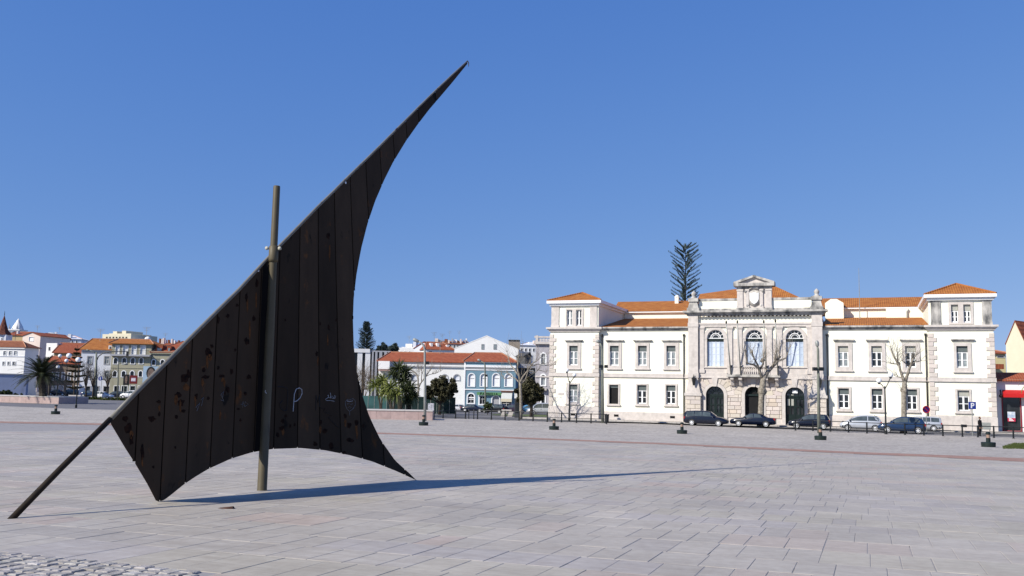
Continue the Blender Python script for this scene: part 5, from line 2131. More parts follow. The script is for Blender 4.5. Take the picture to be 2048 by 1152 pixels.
# ------------------------------------------------------------------ bollard lights
BOLB = mat('dark_green_bollard_paint', (0.012, 0.020, 0.018), 0.5, 0.2, 5)
BOLL = mat('amber_lamp_glass', (0.30, 0.20, 0.15), 0.3, 0.15, 6)
b0 = None
for px, py, lab in ((111, 828.5, 'bollard light by the end of the left planter wall'), (847, 851, 'bollard light in front of the tall curved street lamp'),
                    (1108, 859.5, 'bollard light left of the town hall railing'), (1364, 867.5, 'bollard light left of the dark navy estate car'),
                    (1641, 880, 'bollard light in front of the street lamp at the right pier'), (1977, 894, 'bollard light near the grass patch at the right')):
    p = G(px, py)
    sc = 0.95
    if b0 is None:
        b0 = thing('bollard_light', 'x', 'bollard', p, 0, 'bollard lights across the square')
        mb = MB()
        mb.lathe([(0.40, -0.02), (0.42, 0.0), (0.44, 0.28), (0.40, 0.31), (0.14, 0.325)], (0, 0, 0), 20)
        mb.build('base_drum', BOLB, b0)
        mb = MB()
        mb.lathe([(0.135, 0.32), (0.135, 0.58)], (0, 0, 0), 14)
        mb.build('post', BOLB, b0, False)
        mb = MB()
        mb.lathe([(0.115, 0.582), (0.115, 0.80)], (0, 0, 0), 14)
        mb.build('lamp', BOLL, b0, False)
        mb = MB()
        mb.lathe([(0.15, 0.80), (0.15, 0.90), (0.10, 0.94)], (0, 0, 0), 14)
        mb.build('cap', BOLB, b0, False)
        b0['label'] = 'dark ' + lab
    else:
        dup(b0, p, 0, 'dark ' + lab)

# ------------------------------------------------------------------ railings
def railing(name, label, pts, h=1.02, rails=(0.98, 0.50), post_r=0.072, group='railings round the square'):
    """posts at ground points, tubular rails between them"""
    o = Vector(pts[0])
    t = thing(name, label, 'railing', o, 0, group)
    shared = None
    for p in pts:
        q = Vector(p) - o
        if shared is None:
            mb = MB()
            mb.lathe([(post_r * 1.6, -0.02), (post_r * 1.6, 0.03), (post_r, 0.05), (post_r, h), (post_r * 0.6, h + 0.03)], (0, 0, 0), 8)
            shared = mb.mesh('post', BLACKM)
        po = bpy.data.objects.new('post', shared)
        C.objects.link(po)
        po.parent = t
        po.location = q
    for z in rails:
        for a, b in zip(pts, pts[1:]):
            mb = MB()
            pa, pb = Vector(a) - o + Vector((0, 0, z)), Vector(b) - o + Vector((0, 0, z))
            mb.tube(pa, pb, 0.042 if z > 0.8 else 0.028, n=6)
            mb.build('rail', BLACKM, t)
    return t


railing('railing', 'black two rail railing along the street before the right wing, ending by the shop',
        [G(x, y) for x, y in ((1591, 861.0), (1626, 862.0), (1661, 863.3), (1697, 865), (1734, 866.8), (1772, 868.4), (1810, 869.9), (1848, 871), (1886, 872.3), (1925, 873.7), (1956, 874.6), (1988, 875.6), (2027, 877), (2068, 878.5))])
railing('railing', 'black two rail railing before the left pavilion, with a bin at its end',
        [G(x, y) for x, y in ((955, 838.2), (982.7, 839.2), (1010, 840.2), (1038, 841.4), (1066, 842.6), (1094.5, 843.8), (1123, 844.8), (1153, 845.8), (1182, 846.6), (1212, 847.4))])
railing('low_barrier', 'low black barrier right of the planter wall with the yuccas',
        [G(x, y) for x, y in ((868, 837.8), (886, 836.6), (911, 836.8), (931, 837.2))], h=0.88, rails=(0.84, 0.06))
for i, (x, y, w) in enumerate(((937.5, 837.4, 'left of the pair'), (947.5, 837.8, 'right of the pair'))):
    t = thing('street_post', 'short black street post %s between the low barrier and the railing' % w, 'post', G(x, y), 0, 'short street posts')
    mb = MB()
    mb.lathe([(0.07, -0.02), (0.07, 0.05), (0.05, 0.07), (0.05, 0.95), (0.03, 1.0)], (0, 0, 0), 8)
    mb.build('shaft', BLACKM, t)
    mb = MB()
    mb.ball((0, 0, 1.03), 0.065, 8, 6)
    mb.build('knob', BLACKM, t)
t = thing('litter_bin', 'small black litter bin at the end of the railing by the left pavilion', 'litter bin', G(1213.5, 848.5))
mb = MB()
mb.lathe([(0.20, 0.25), (0.24, 0.95), (0.26, 0.98), (0.26, 1.04), (0.20, 1.04)], (0, 0, 0), 14)
mb.build('bucket', BLACKM, t)
mb = MB()
mb.lathe([(0.05, -0.02), (0.05, 0.26)], (0, 0, 0), 8)
mb.build('foot', BLACKM, t)


# ------------------------------------------------------------------ lamps and signs
def globe_lamp(label, base, globes, y_off=0.0, r=0.28, pole_r=0.07, name='globe_lamp', top=None):
    """globes: survey places of the opal globes; stands at ground point base"""
    t = thing(name, label, 'street lamp', base, 0, 'globe street lamps')
    loc_ = [atY(px, py, base[1]) - base for px, py in globes]
    hz = zat(*top, base) - base[2] if top else min(p.z for p in loc_) - 0.6
    mb = MB()
    mb.lathe([(pole_r * 2.0, -0.05), (pole_r * 2.0, 0.35), (pole_r * 1.2, 0.5), (pole_r, hz * 0.6), (pole_r * 0.75, hz)], (0, 0, 0), 10)
    mb.build('pole', BLACKM, t)
    for p in loc_:
        mb = MB()
        if len(loc_) > 1 or abs(p.x) > 0.2:
            mb.path([(0, 0, hz - 0.3), (p.x * 0.55, 0, hz + (p.z - hz) * 0.25), (p.x, 0, p.z - r * 0.9)], pole_r * 0.55, 6)
        else:
            mb.path([(0, 0, hz - 0.1), (p.x, 0, p.z - r * 0.8)], pole_r * 0.6, 6)
        mb.lathe([(0.08, -0.1), (r * 0.6, 0.05), (r * 0.5, 0.09)], (p.x, 0, p.z - r), 10)
        mb.build('arm', BLACKM, t)
        mb = MB()
        mb.ball(p, r, 14, 10)
        mb.build('globe', OPAL, t, True)
    return t


globe_lamp('two globe lamp before the left pavilion of the town hall', G(1138.5, 841.5), ((1134, 741), (1149, 750)), r=0.22, top=(1139, 762))
globe_lamp('two globe lamp on the railing before the right wing', G(1772, 868.5), ((1758, 761), (1781, 750)), r=0.24, top=(1771, 772))
globe_lamp('tall two globe lamp at the corner of the left planter wall', G(152, 815.5), ((156.5, 719.5), (138, 711.5)), r=0.33, top=(156, 728))
globe_lamp('two globe lamp behind the palm crown, middle of the far left lamps', G(130, 795.5), ((133, 721.5), (120, 712)), r=0.38, top=(132, 733))
globe_lamp('single low globe lamp right of the palm trunk', G(113, 794.5), ((116, 733.5),), r=0.38, top=(116, 738))


def street_lamp(label, base, path, head, pole_r=0.09, mat_=OLIVEM, name='street_lamp', flood=()):
    t = thing(name, label, 'street lamp', base, 0, 'tall street lamps')
    pts = [atY(px, py, base[1]) - base for px, py in path]
    mb = MB()
    n = len(pts)
    mb.path([(0, 0, -0.05)] + pts, [pole_r * 1.25] + [pole_r * (1 - 0.45 * i / n) for i in range(n)], 10)
    mb.build('pole', mat_, t, True)
    mb = MB()
    a, b = [atY(px, py, base[1]) - base for px, py in head]
    d = (b - a)
    mb.path([a, a + d * 0.2, a + d * 0.75, b], [0.07, 0.16, 0.19, 0.08], 10)
    mb.build('lamp_head', GREYM, t, True)
    for px, py in flood:
        q = atY(px, py, base[1]) - base
        mb = MB()
        c0 = min(pts, key=lambda p: abs(p.z - q.z))
        mb.tube((0 if c0.z < pts[-1].z else c0.x, 0, q.z - 0.05), (q.x, 0, q.z - 0.05), 0.03, n=6)
        mb.box(q.x - 0.18, q.x + 0.18, -0.28, 0.12, q.z - 0.16, q.z + 0.16)
        mb.build('floodlight', BLACKM, t)
    return t


street_lamp('tall pale street lamp with curved arm behind the planter wall', G(850, 842), ((850, 770), (849.5, 700), (847.5, 691), (842, 685.5), (836, 683)), ((838, 683.5), (826, 678)), 0.125, GREYM, flood=((855, 726),))
street_lamp('tall grey street lamp in front of the right pier of the town hall', G(1638, 866), ((1637, 780), (1636, 700), (1635, 694)), ((1635, 694), (1633.5, 681)), 0.13, OLIVEM, flood=((1629, 738), (1642, 738)))
street_lamp('grey street lamp at the inner corner of the left pavilion', G(1205.5, 846), ((1205, 770), (1204.5, 700), (1203.5, 693), (1199, 685)), ((1200, 685), (1192.5, 681)), 0.14, OLIVEM, flood=((1212, 733), (1201, 733)))
street_lamp('slim street lamp with short arm before the teal house', G(971, 826), ((970.5, 780), (970, 731), (969, 726), (960, 722)), ((962, 722.5), (955, 719)), 0.12, OLIVEM, flood=((972.5, 751),))
street_lamp('slim two armed lamp post before the olive house', G(235, 796), ((236, 760), (236, 730), (239, 726.5), (249, 726)), ((247, 726), (256, 728.5)), 0.14, OLIVEM)
# traffic pole on the left
b = G(190.5, 797)
t = thing('traffic_pole', 'thick grey pole with long signal arm on the far left street', 'signal pole', b)
P = lambda px, py: atY(px, py, b[1]) - b
mb = MB()
mb.path([(0, 0, -0.05), P(191, 770), P(193, 704)], [0.40, 0.34, 0.16], 12)
mb.build('pole', OLIVEM, t, True)
mb = MB()
mb.path([P(193, 722), P(197, 713), P(206, 706), P(220, 703.5), P(254, 703)], [0.11, 0.10, 0.09, 0.08, 0.06], 8)
mb.build('arm', BLACKM, t, True)
mb = MB()
mb.path([P(193, 707), P(185, 702.5), P(176, 700)], [0.09, 0.08, 0.06], 8)
mb.path([P(179, 700.8), P(173, 700)], [0.10, 0.16], 8)
mb.build('lamp_arm', OLIVEM, t, True)
q = P(255, 707)
mb = MB()
mb.box(q.x - 0.2, q.x + 0.2, -0.15, 0.15, q.z - 0.5, q.z + 0.45)
mb.build('signal_head', BLACKM, t)
SIGNB = mat('blue_sign_face', (0.012, 0.035, 0.24), 0.45, 0.05, 4)
SIGNR = mat('red_sign_face', (0.45, 0.012, 0.02), 0.45, 0.05, 4)
SIGNV = mat('violet_sign_face', (0.030, 0.010, 0.10), 0.45, 0.05, 4)
SIGNW = mat('white_sign_face', (0.75, 0.75, 0.75), 0.45, 0.03, 4)
# blue round sign on the far street
b = G(201, 797)
t = thing('round_sign', 'round blue arrow sign beside the traffic pole', 'traffic sign', b)
q = atY(201, 757, b[1]) - b
mb = MB()
mb.tube((0, 0, -0.05), (0, 0, q.z), 0.05, n=8)
mb.build('post', GREYM, t)
mb = MB()
mb.lathe([(0.42, -0.08), (0.42, -0.05)], (q.x, 0, q.z), 20, axis='y')
mb.build('sign_face', SIGNB, t)
mb = MB()
mb.poly_y([(q.x - 0.06, q.z - 0.25), (q.x + 0.06, q.z - 0.25), (q.x + 0.06, q.z + 0.05), (q.x + 0.15, q.z + 0.05), (q.x, q.z + 0.26), (q.x - 0.15, q.z + 0.05), (q.x - 0.06, q.z + 0.05)], -0.095, -0.082)
mb.build('arrow', SIGNW, t)
# parking sign
b = G(1945, 871)
t = thing('parking_sign', 'square blue P parking sign before the right pavilion', 'traffic sign', b)
q = atY(1944, 811, b[1]) - b
mb = MB()
mb.tube((0, 0, -0.05), (q.x, 0, q.z + 0.25), 0.035, n=8)
mb.build('post', GREYM, t)
mb = MB()
mb.box(q.x - 0.34, q.x + 0.34, -0.075, -0.045, q.z - 0.34, q.z + 0.34)
mb.build('sign_face', SIGNB, t)
mb = MB()
mb.box(q.x - 0.15, q.x - 0.04, -0.09, -0.077, q.z - 0.24, q.z + 0.24)
seg = 10
outer = [(q.x + 0.03 + 0.15 * sin(pi * i / seg), q.z + 0.09 + 0.15 * cos(pi * i / seg)) for i in range(seg + 1)]
inner = [(q.x + 0.03 + 0.06 * sin(pi * i / seg), q.z + 0.09 + 0.06 * cos(pi * i / seg)) for i in range(seg + 1)]
for i in range(seg):
    mb.poly_y([inner[i], inner[i + 1], outer[i + 1], outer[i]], -0.09, -0.077)
for zz in (q.z + 0.15, q.z - 0.06):
    mb.box(q.x - 0.039, q.x + 0.03, -0.09, -0.077, zz, zz + 0.09)
mb.build('letter', SIGNW, t)
# no parking sign
b = G(1853.5, 866)
t = thing('no_parking_sign', 'round violet and red no parking sign behind the silver estate car', 'traffic sign', b)
q = atY(1852, 819, b[1]) - b
mb = MB()
mb.tube((0, 0, -0.05), (q.x, 0, q.z), 0.035, n=8)
mb.build('post', GREYM, t)
mb = MB()
mb.lathe([(0.36, -0.075), (0.36, -0.045)], (q.x, 0, q.z), 24, axis='y')
mb.build('sign_face', SIGNV, t)
mb = MB()
ring = [(q.x + 0.325 * cos(2 * pi * i / 24), -0.082, q.z + 0.325 * sin(2 * pi * i / 24)) for i in range(25)]
mb.path(ring, 0.038, 6)
mb.path([(q.x - 0.2, -0.082, q.z + 0.2), (q.x + 0.2, -0.082, q.z - 0.2)], 0.03, 6)
mb.build('red_ring', SIGNR, t)

# ------------------------------------------------------------------ person by the railing
b = G(1960.5, 873)
SKIN = mat('skin', (0.30, 0.17, 0.11), 0.6, 0.1, 8)
COAT = mat('black_coat_cloth', (0.010, 0.009, 0.010), 0.85, 0.2, 8)
TROU = mat('dark_trousers_cloth', (0.012, 0.012, 0.016), 0.85, 0.2, 8)
HAIR = mat('dark_hair', (0.010, 0.007, 0.005), 0.7, 0.2, 12)
person = thing('person', 'person in dark coat and trousers standing behind the railing by the right pavilion', 'person', b, radians(25))


def skin_body(name, verts, edges, radii, m, parent, root=0, sub=2):
    me = bpy.data.meshes.new(name)
    me.from_pydata(verts, edges, [])
    o = bpy.data.objects.new(name, me)
    C.objects.link(o)
    o.parent = parent
    me.materials.append(m)
    sk = o.modifiers.new('skin', 'SKIN')
    sk.use_smooth_shade = True
    if not me.skin_vertices:
        pass
    for i, r_ in enumerate(radii):
        me.skin_vertices[0].data[i].radius = (r_[0], r_[1]) if isinstance(r_, tuple) else (r_, r_)
    me.skin_vertices[0].data[root].use_root = True
    s = o.modifiers.new('smooth', 'SUBSURF')
    s.levels = s.render_levels = sub
    return o


bv = [(0, 0, 0.93), (0, 0, 1.12), (0, 0.01, 1.34), (0, 0, 1.47), (0, -0.02, 1.55), (0, -0.03, 1.66),
      (-0.17, 0, 1.42), (-0.22, -0.01, 1.15), (-0.20, -0.10, 0.93), (-0.19, -0.14, 0.85),
      (0.17, 0, 1.42), (0.23, 0.02, 1.15), (0.22, -0.04, 0.92), (0.21, -0.07, 0.84),
      (-0.09, 0, 0.86), (-0.11, -0.03, 0.49), (-0.12, 0.03, 0.09), (-0.13, -0.11, 0.035),
      (0.09, 0, 0.86), (0.11, 0.03, 0.49), (0.12, 0.09, 0.09), (0.14, -0.04, 0.035)]
be = [(0, 1), (1, 2), (2, 3), (3, 4), (4, 5), (2, 6), (6, 7), (7, 8), (8, 9), (2, 10), (10, 11), (11, 12), (12, 13), (0, 14), (14, 15), (15, 16), (16, 17), (0, 18), (18, 19), (19, 20), (20, 21)]
br = [(.15, .11), (.14, .10), (.17, .11), (.08, .07), .055, (.085, .10), .065, .05, .036, .035, .065, .05, .036, .035, .095, .062, .042, .036, .095, .062, .042, .036]
skin_body('body', bv, be, br, COAT, person)
mb = MB()
mb.ball((0, -0.03, 1.655), 0.098, 12, 9, sx=0.86, sy=1.0, sz=1.16)
mb.ball((0, -0.135, 1.65), 0.018, 6, 4, sz=1.4)
for s in (-1, 1):
    mb.ball((s * 0.088, -0.02, 1.65), 0.022, 6, 4, sx=0.5, sz=1.4)
    mb.ball((s * 0.033, -0.118, 1.675), 0.010, 6, 4)
hd_ = mb.build('head', SKIN, person, True)
mb = MB()
mb.ball((0, -0.005, 1.69), 0.104, 12, 8, sx=0.9, sy=0.98, sz=0.95)
mb.build('hair', HAIR, person, True)
for s, p0 in ((-1, Vector((-0.19, -0.14, 0.85))), (1, Vector((0.21, -0.07, 0.84)))):
    mb = MB()
    mb.ball(p0 + Vector((0, -0.01, -0.05)), 0.042, 8, 6, sx=0.6, sy=1, sz=1.1)
    for k in range(4):
        q0 = p0 + Vector((0, -0.035 + 0.022 * k, -0.085))
        mb.path([q0, q0 + Vector((0, -0.006, -0.04)), q0 + Vector((-s * 0.012, -0.008, -0.07 + 0.008 * abs(k - 1)))], [0.010, 0.009, 0.007], 6)
    q0 = p0 + Vector((-s * 0.01, -0.045, -0.05))
    mb.path([q0, q0 + Vector((-s * 0.012, -0.02, -0.03)), q0 + Vector((-s * 0.014, -0.022, -0.055))], [0.012, 0.010, 0.008], 6)
    mb.build('hand', SKIN, person, True)
# grey street box beside the person
b = G(1972, 871)
t = thing('street_cabinet', 'low grey street cabinet on legs beside the person in dark clothes', 'cabinet', b, YA)
mb = MB()
mb.box(-0.42, 0.42, -0.15, 0.15, 0.55, 1.2)
mb.build('box', GREYM, t)
for s in (-0.34, 0.34):
    mb = MB()
    mb.tube((s, 0, -0.05), (s, 0, 0.55), 0.035, n=6)
    mb.build('leg', GREYM, t)


# ------------------------------------------------------------------ trees and plants
rt = random.Random(21)


def px_tree(name, label, base, trunk, limbs, knuckles=(), twig_len=1.2, twigs=7, bark=BARK, group=None, seed=1, trunk_r=None):
    """bare tree; trunk = (px, py, radius), limbs = lists of (px, py, radius); limbs get depth of their own"""
    r = random.Random(seed)
    t = thing(name, label, 'tree', base, 0, group)
    Y = base[1]
    P = lambda px, py, dy=0.0: atY(px, py, Y + dy) - base
    mb = MB()
    mb.path([(0, 0, -0.1)] + [P(x, y) for x, y, q in trunk[1:]], [trunk[0][2] * 1.15] + [q for x, y, q in trunk[1:]], 12)
    mb.build('trunk', bark, t, True)
    tips = []
    for li, limb in enumerate(limbs):
        side = r.uniform(-1, 1)
        pts, rad = [], []
        acc = 0
        for i, (x, y, q) in enumerate(limb):
            if i:
                acc += math.hypot(x - limb[i - 1][0], y - limb[i - 1][1])
            pts.append(P(x, y, side * acc * Y / FPX * 0.7))
            rad.append(q)
        fine, fr = [pts[0]], [rad[0]]
        for a, b_, ra, rb in zip(pts, pts[1:], rad, rad[1:]):
            m = (a + b_) / 2 + Vector((r.uniform(-1, 1), r.uniform(-1, 1), r.uniform(-1, 1))) * (b_ - a).length * 0.05
            fine += [m, b_]
            fr += [(ra + rb) / 2, rb]
        mb = MB()
        mb.path(fine, fr, 8)
        if rad[-1] > 0.045:
            mb.ball(pts[-1], rad[-1] * 1.7, 8, 6, jit=0.2)
        mb.build('limb', bark, t, True)
        for i in range(len(fine) // 2, len(fine)):
            tips.append((fine[i], (fine[i] - fine[i - 1]).normalized(), fr[i]))
    for x, y, q in knuckles:
        mb = MB()
        mb.ball(P(x, y), q, 9, 6, jit=0.28)
        mb.build('knuckle', bark, t, True)
        tips.append((P(x, y), Vector((0, 0, 1)), 0.05))
        tips.append((P(x, y), Vector((0.3, 0, 1)), 0.05))
    if twigs:
        mb = MB()
        for p, d, q in tips:
            for _ in range(twigs):
                v = (d * 0.5 + Vector((r.gauss(0, 0.6), r.gauss(0, 0.6), abs(r.gauss(0.5, 0.5))))).normalized()
                l = twig_len * r.uniform(0.35, 1.0)
                m = p + v * l * 0.5 + Vector((r.gauss(0, .06), r.gauss(0, .06), r.gauss(0, .06))) * l
                e = p + v * l + Vector((r.gauss(0, .12), r.gauss(0, .12), abs(r.gauss(0, .12)))) * l
                mb.path([p, m, e], [0.017, 0.011, 0.006], 4, caps=False)
        mb.build('twigs', bark, t)
    return t


px_tree('pollarded_tree', 'thick pollarded bare tree before the town hall balcony', G(1521, 853.5),
        [(1521, 853, .37), (1522, 825, .33), (1523, 800, .31), (1523.5, 786, .33), (1524, 781, .40), (1525, 774, .34), (1526.5, 762, .31), (1527.5, 753, .27)],
        [[(1526, 757, .2), (1520, 744, .15), (1517, 735, .14), (1507, 729, .11), (1495, 727, .09), (1492, 712, .07), (1490, 700, .05)],
         [(1520, 742, .14), (1514, 727, .10), (1508, 717, .08), (1504, 706, .06)],
         [(1521, 738, .13), (1526, 728, .11), (1526.5, 718, .08), (1528, 708, .05)],
         [(1528, 756, .22), (1537, 742, .19), (1546, 732, .17), (1554, 722, .15), (1559, 714, .10)],
         [(1554, 722, .13), (1564, 719, .10), (1572, 716, .08), (1575, 706, .05), (1580, 694, .03)],
         [(1545, 734, .12), (1550, 722, .10), (1551, 712, .08), (1553, 702, .06)],
         [(1559, 714, .07), (1557, 703, .05), (1560, 688, .03)]],
        knuckles=((1525, 721, .24), (1552, 716, .25), (1524.5, 782, .44), (1504, 704, .17)), twig_len=1.8, twigs=4, seed=4)
px_tree('pollarded_tree', 'slimmer pollarded bare tree before the right wing by the blue hatchback', G(1807, 866),
        [(1807, 863, .29), (1808, 830, .25), (1808, 795, .24), (1808.5, 782, .29), (1809, 770, .23), (1809, 763, .2)],
        [[(1809, 766, .17), (1803, 748, .13), (1799, 732, .12), (1793, 722, .10), (1786, 708, .08), (1781, 694, .04)],
         [(1799, 732, .10), (1794, 728, .06), (1782, 727, .03)],
         [(1796, 726, .08), (1795, 712, .06), (1794, 700, .035)],
         [(1811, 764, .16), (1817, 744, .13), (1822, 730, .11), (1826, 718, .08), (1838, 706, .03)],
         [(1820, 735, .09), (1813, 728, .06), (1805, 722, .04), (1812, 712, .02)],
         [(1822, 730, .07), (1830, 724, .05), (1842, 722, .02)],
         [(1809, 762, .07), (1804, 756, .05), (1790, 752, .025)]],
        knuckles=((1809, 782, .33), (1797, 728, .17), (1824, 728, .18)), twig_len=1.8, twigs=4, seed=9)
z5 = lambda x, y, r_: (690 + x / 4.8, 620 + y / 4.8, r_)
px_tree('bare_tree', 'tall pale bare tree left of the town hall beside the kiosk', G(1041, 838.5),
        [z5(1690, 1045, .20), z5(1690, 960, .19), z5(1688, 860, .17), z5(1684, 760, .16), z5(1680, 690, .15)],
        [[z5(1680, 690, .14), z5(1668, 610, .11), z5(1655, 550, .09), z5(1662, 470, .07), z5(1668, 380, .03)],
         [z5(1682, 690, .13), z5(1715, 630, .10), z5(1750, 590, .09), z5(1785, 530, .08), z5(1840, 490, .05), z5(1905, 435, .02)],
         [z5(1785, 535, .06), z5(1850, 520, .045), z5(1905, 520, .03), z5(1970, 540, .015)],
         [z5(1670, 640, .10), z5(1620, 560, .08), z5(1580, 510, .06), z5(1560, 440, .04), z5(1552, 370, .02)],
         [z5(1676, 700, .10), z5(1640, 660, .07), z5(1600, 640, .05), z5(1560, 600, .03), z5(1470, 590, .015)],
         [z5(1690, 710, .08), z5(1730, 670, .06), z5(1755, 600, .05), z5(1760, 520, .02)],
         [z5(1655, 550, .06), z5(1690, 480, .05), z5(1700, 400, .025)],
         [z5(1750, 590, .06), z5(1830, 600, .04), z5(1860, 570, .03), z5(1930, 600, .015)],
         [z5(1600, 640, .05), z5(1540, 660, .03), z5(1500, 620, .015)]], knuckles=((1041.5, 763, .22),), twig_len=2.4, twigs=4, seed=12)
px_tree('bare_tree', 'small pale bare tree between the yuccas and the curved street lamp', G(833, 825),
        [z5(684, 985, .22), z5(688, 900, .19), z5(698, 820, .16), z5(708, 750, .14)],
        [[z5(708, 755, .13), z5(702, 690, .11), z5(698, 640, .10), z5(675, 600, .08), z5(640, 585, .04)],
         [z5(709, 740, .11), z5(735, 690, .09), z5(762, 650, .08), z5(800, 600, .06), z5(828, 560, .03)],
         [z5(762, 650, .07), z5(810, 620, .05), z5(860, 612, .04), z5(915, 590, .02)],
         [z5(735, 690, .07), z5(738, 620, .05), z5(735, 550, .02)],
         [z5(700, 650, .06), z5(712, 600, .04), z5(700, 545, .02)]], twig_len=1.8, twigs=6, seed=15)
for px, py, top, wd, lab, sd_ in ((172, 796, 733, 9, 'leafless dark street tree left of the white house front', 31), (186, 797, 741, 10, 'leafless dark street tree behind the traffic pole', 32),
                                  (215, 797, 745, 12, 'leafless dark street tree at the foot of the olive house', 33), (98, 795, 735, 9, 'leafless dark street tree behind the palm', 34)):
    r = random.Random(sd_)
    limbs = []
    for k in range(7):
        a = (k - 3) / 3 * wd
        limbs.append([(px, py - 22, .12), (px + a * 0.35, py - 34 - r.uniform(0, 6), .09), (px + a * 0.8, top + 12 + r.uniform(-6, 8), .06), (px + a * 1.15, top + r.uniform(-4, 6), .03)])
    px_tree('bare_tree', lab, G(px, py), [(px, py, .2), (px, py - 12, .17), (px, py - 24, .14)], limbs, twig_len=1.8, twigs=6, bark=BARKD, seed=sd_, group=None)


def leaf_mat(name, c1, c2, tr=0.0):
    m = mat(name, c1, 0.65, scale=1.6, col2=c2, lo=0.3, hi=0.7, detail=3, spec=0.3)
    return m


LEAFD = leaf_mat('dark_olive_foliage', (0.018, 0.019, 0.008), (0.075, 0.068, 0.028))
LEAFG = leaf_mat('green_foliage', (0.022, 0.036, 0.012), (0.065, 0.085, 0.028))
LEAFP = leaf_mat('palm_frond_green', (0.022, 0.034, 0.010), (0.075, 0.085, 0.024))
LEAFPD = leaf_mat('dark_palm_frond', (0.012, 0.018, 0.008), (0.045, 0.052, 0.018))
LEAFY = leaf_mat('yucca_leaf_green', (0.07, 0.095, 0.018), (0.22, 0.24, 0.06))
LEAFYD = leaf_mat('dark_yucca_leaf', (0.018, 0.028, 0.010), (0.06, 0.075, 0.022))
NEEDLE = leaf_mat('blue_green_needles', (0.026, 0.040, 0.034), (0.075, 0.10, 0.082))
GRASSM = leaf_mat('grass_green', (0.045, 0.065, 0.012), (0.11, 0.13, 0.03))


def leaf_card(mb, p, s, r):
    a = Vector((r.gauss(0, 1), r.gauss(0, 1), r.gauss(0, 1))).normalized()
    b_ = a.orthogonal().normalized()
    b_ = (b_ * cos(r.uniform(0, 6.28)) + a.cross(b_) * sin(r.uniform(0, 6.28))).normalized()
    mb.add([p - b_ * s * 0.5, p + a * s * 0.28, p + b_ * s * 0.6, p - a * s * 0.28], [(0, 1, 2, 3)])


def leafy_tree(name, label, base, blobs, leaf, m, n, trunk_r=0.16, group=None, seed=3, cat='tree', part='crown'):
    """blobs: (px, py, radius in px, depth offset) of the leaf masses"""
    r = random.Random(seed)
    t = thing(name, label, cat, base, 0, group)
    Y = base[1]
    s = Y / FPX
    cs = [(atY(px, py, Y + dy * s) - base, q * s) for px, py, q, dy in blobs]
    mb = MB()
    top = max(c[0].z for c in cs)
    mb.path([(0, 0, -0.1), (0.05, 0, top * 0.45), (cs[0][0].x * 0.5, 0, top * 0.8)], [trunk_r, trunk_r * 0.8, trunk_r * 0.4], 8)
    for c, q in cs:
        mb.path([(0.04, 0, top * 0.35), c * 0.55 + Vector((0, 0, top * 0.12)), c], [trunk_r * 0.5, trunk_r * 0.35, 0.03], 6)
    mb.build('trunk' if part == 'crown' else 'stem', BARKD, t, True)
    tot = sum(q ** 2.3 for c, q in cs)
    mb = MB()
    for c, q in cs:
        k = int(n * q ** 2.3 / tot)
        lumps = [(c + Vector((r.gauss(0, 1), r.gauss(0, 1), r.gauss(0, 1))).normalized() * q * r.uniform(0.45, 0.95), q * r.uniform(0.22, 0.42)) for _ in range(max(6, k // 60))]
        for _ in range(k):
            lc, lq = r.choice(lumps)
            d = Vector((r.gauss(0, 1), r.gauss(0, 1), r.gauss(0, 1))).normalized()
            leaf_card(mb, lc + d * lq * r.uniform(0.3, 1.0) ** 0.6, leaf * r.uniform(0.6, 1.4), r)
    mb.build(part, m, t)
    return t


leafy_tree('round_tree', 'wide dark clipped evergreen tree by the green fence', G(879, 829),
           [(880, 775, 20, 0), (862, 783, 14, -4), (900, 770, 15, 3), (890, 786, 16, -5), (872, 768, 14, 4), (856, 790, 9, 0), (905, 785, 10, 2)], 0.34, LEAFD, 9000, 0.22, seed=41)
leafy_tree('round_tree', 'round dark evergreen tree between the kiosk and the town hall corner', G(1062, 836),
           [(1056, 778, 20, 0), (1044, 787, 15, -3), (1072, 785, 16, 3), (1060, 768, 13, 2), (1064, 796, 15, -4), (1037, 795, 9, 0), (1078, 795, 9, 0)], 0.32, LEAFD, 9000, 0.22, seed=42)
leafy_tree('bush', 'small dark bush in front of the black estate car', G(975, 829), [(973, 812, 6, 0), (978, 808, 6, 2), (969, 817, 5, 0), (981, 815, 5, -1)], 0.22, LEAFG, 1500, 0.05, seed=43, cat='shrub', part='foliage')
leafy_tree('hillside_tree', 'dark bushy tree left of the white houses on the hill', atY(765, 760, 300) * 1.0, [(763, 700, 9, 0), (768, 695, 8, 3), (758, 706, 8, 0), (770, 706, 8, 0)], 1.0, NEEDLE, 2500, 0.3, seed=44)
leafy_tree('hillside_tree', 'dark bushy tree between the striped office block and the white houses', atY(784, 760, 310) * 1.0, [(782, 699, 10, 0), (788, 694, 8, 0), (792, 703, 8, 0), (778, 707, 9, 0), (790, 709, 7, 0)], 1.0, NEEDLE, 2800, 0.3, seed=45)
leafy_tree('hedge', 'low dark hedge before the shaded white wall at the left edge', G(12, 800), [(4, 786, 6, 0), (14, 787, 6, 0), (22, 789, 5, 0), (32, 790, 5, 0), (42, 791, 4, 0)], 0.3, LEAFG, 2500, 0.05, seed=46, cat='hedge', part='foliage')
for i, (xa, xb, yy, lab) in enumerate(((168, 205, 797.5, 'low green verge hedge below the traffic pole'), (206, 262, 799, 'low green verge hedge before the white cars'))):
    leafy_tree('hedge', lab, G((xa + xb) / 2, yy + 1.5), [(xa + (xb - xa) * k / 9, yy + 0.0008 * k, 3.3, 0) for k in range(10)], 0.32, GRASSM, 2600, 0.05, seed=47 + i, cat='hedge', part='foliage')
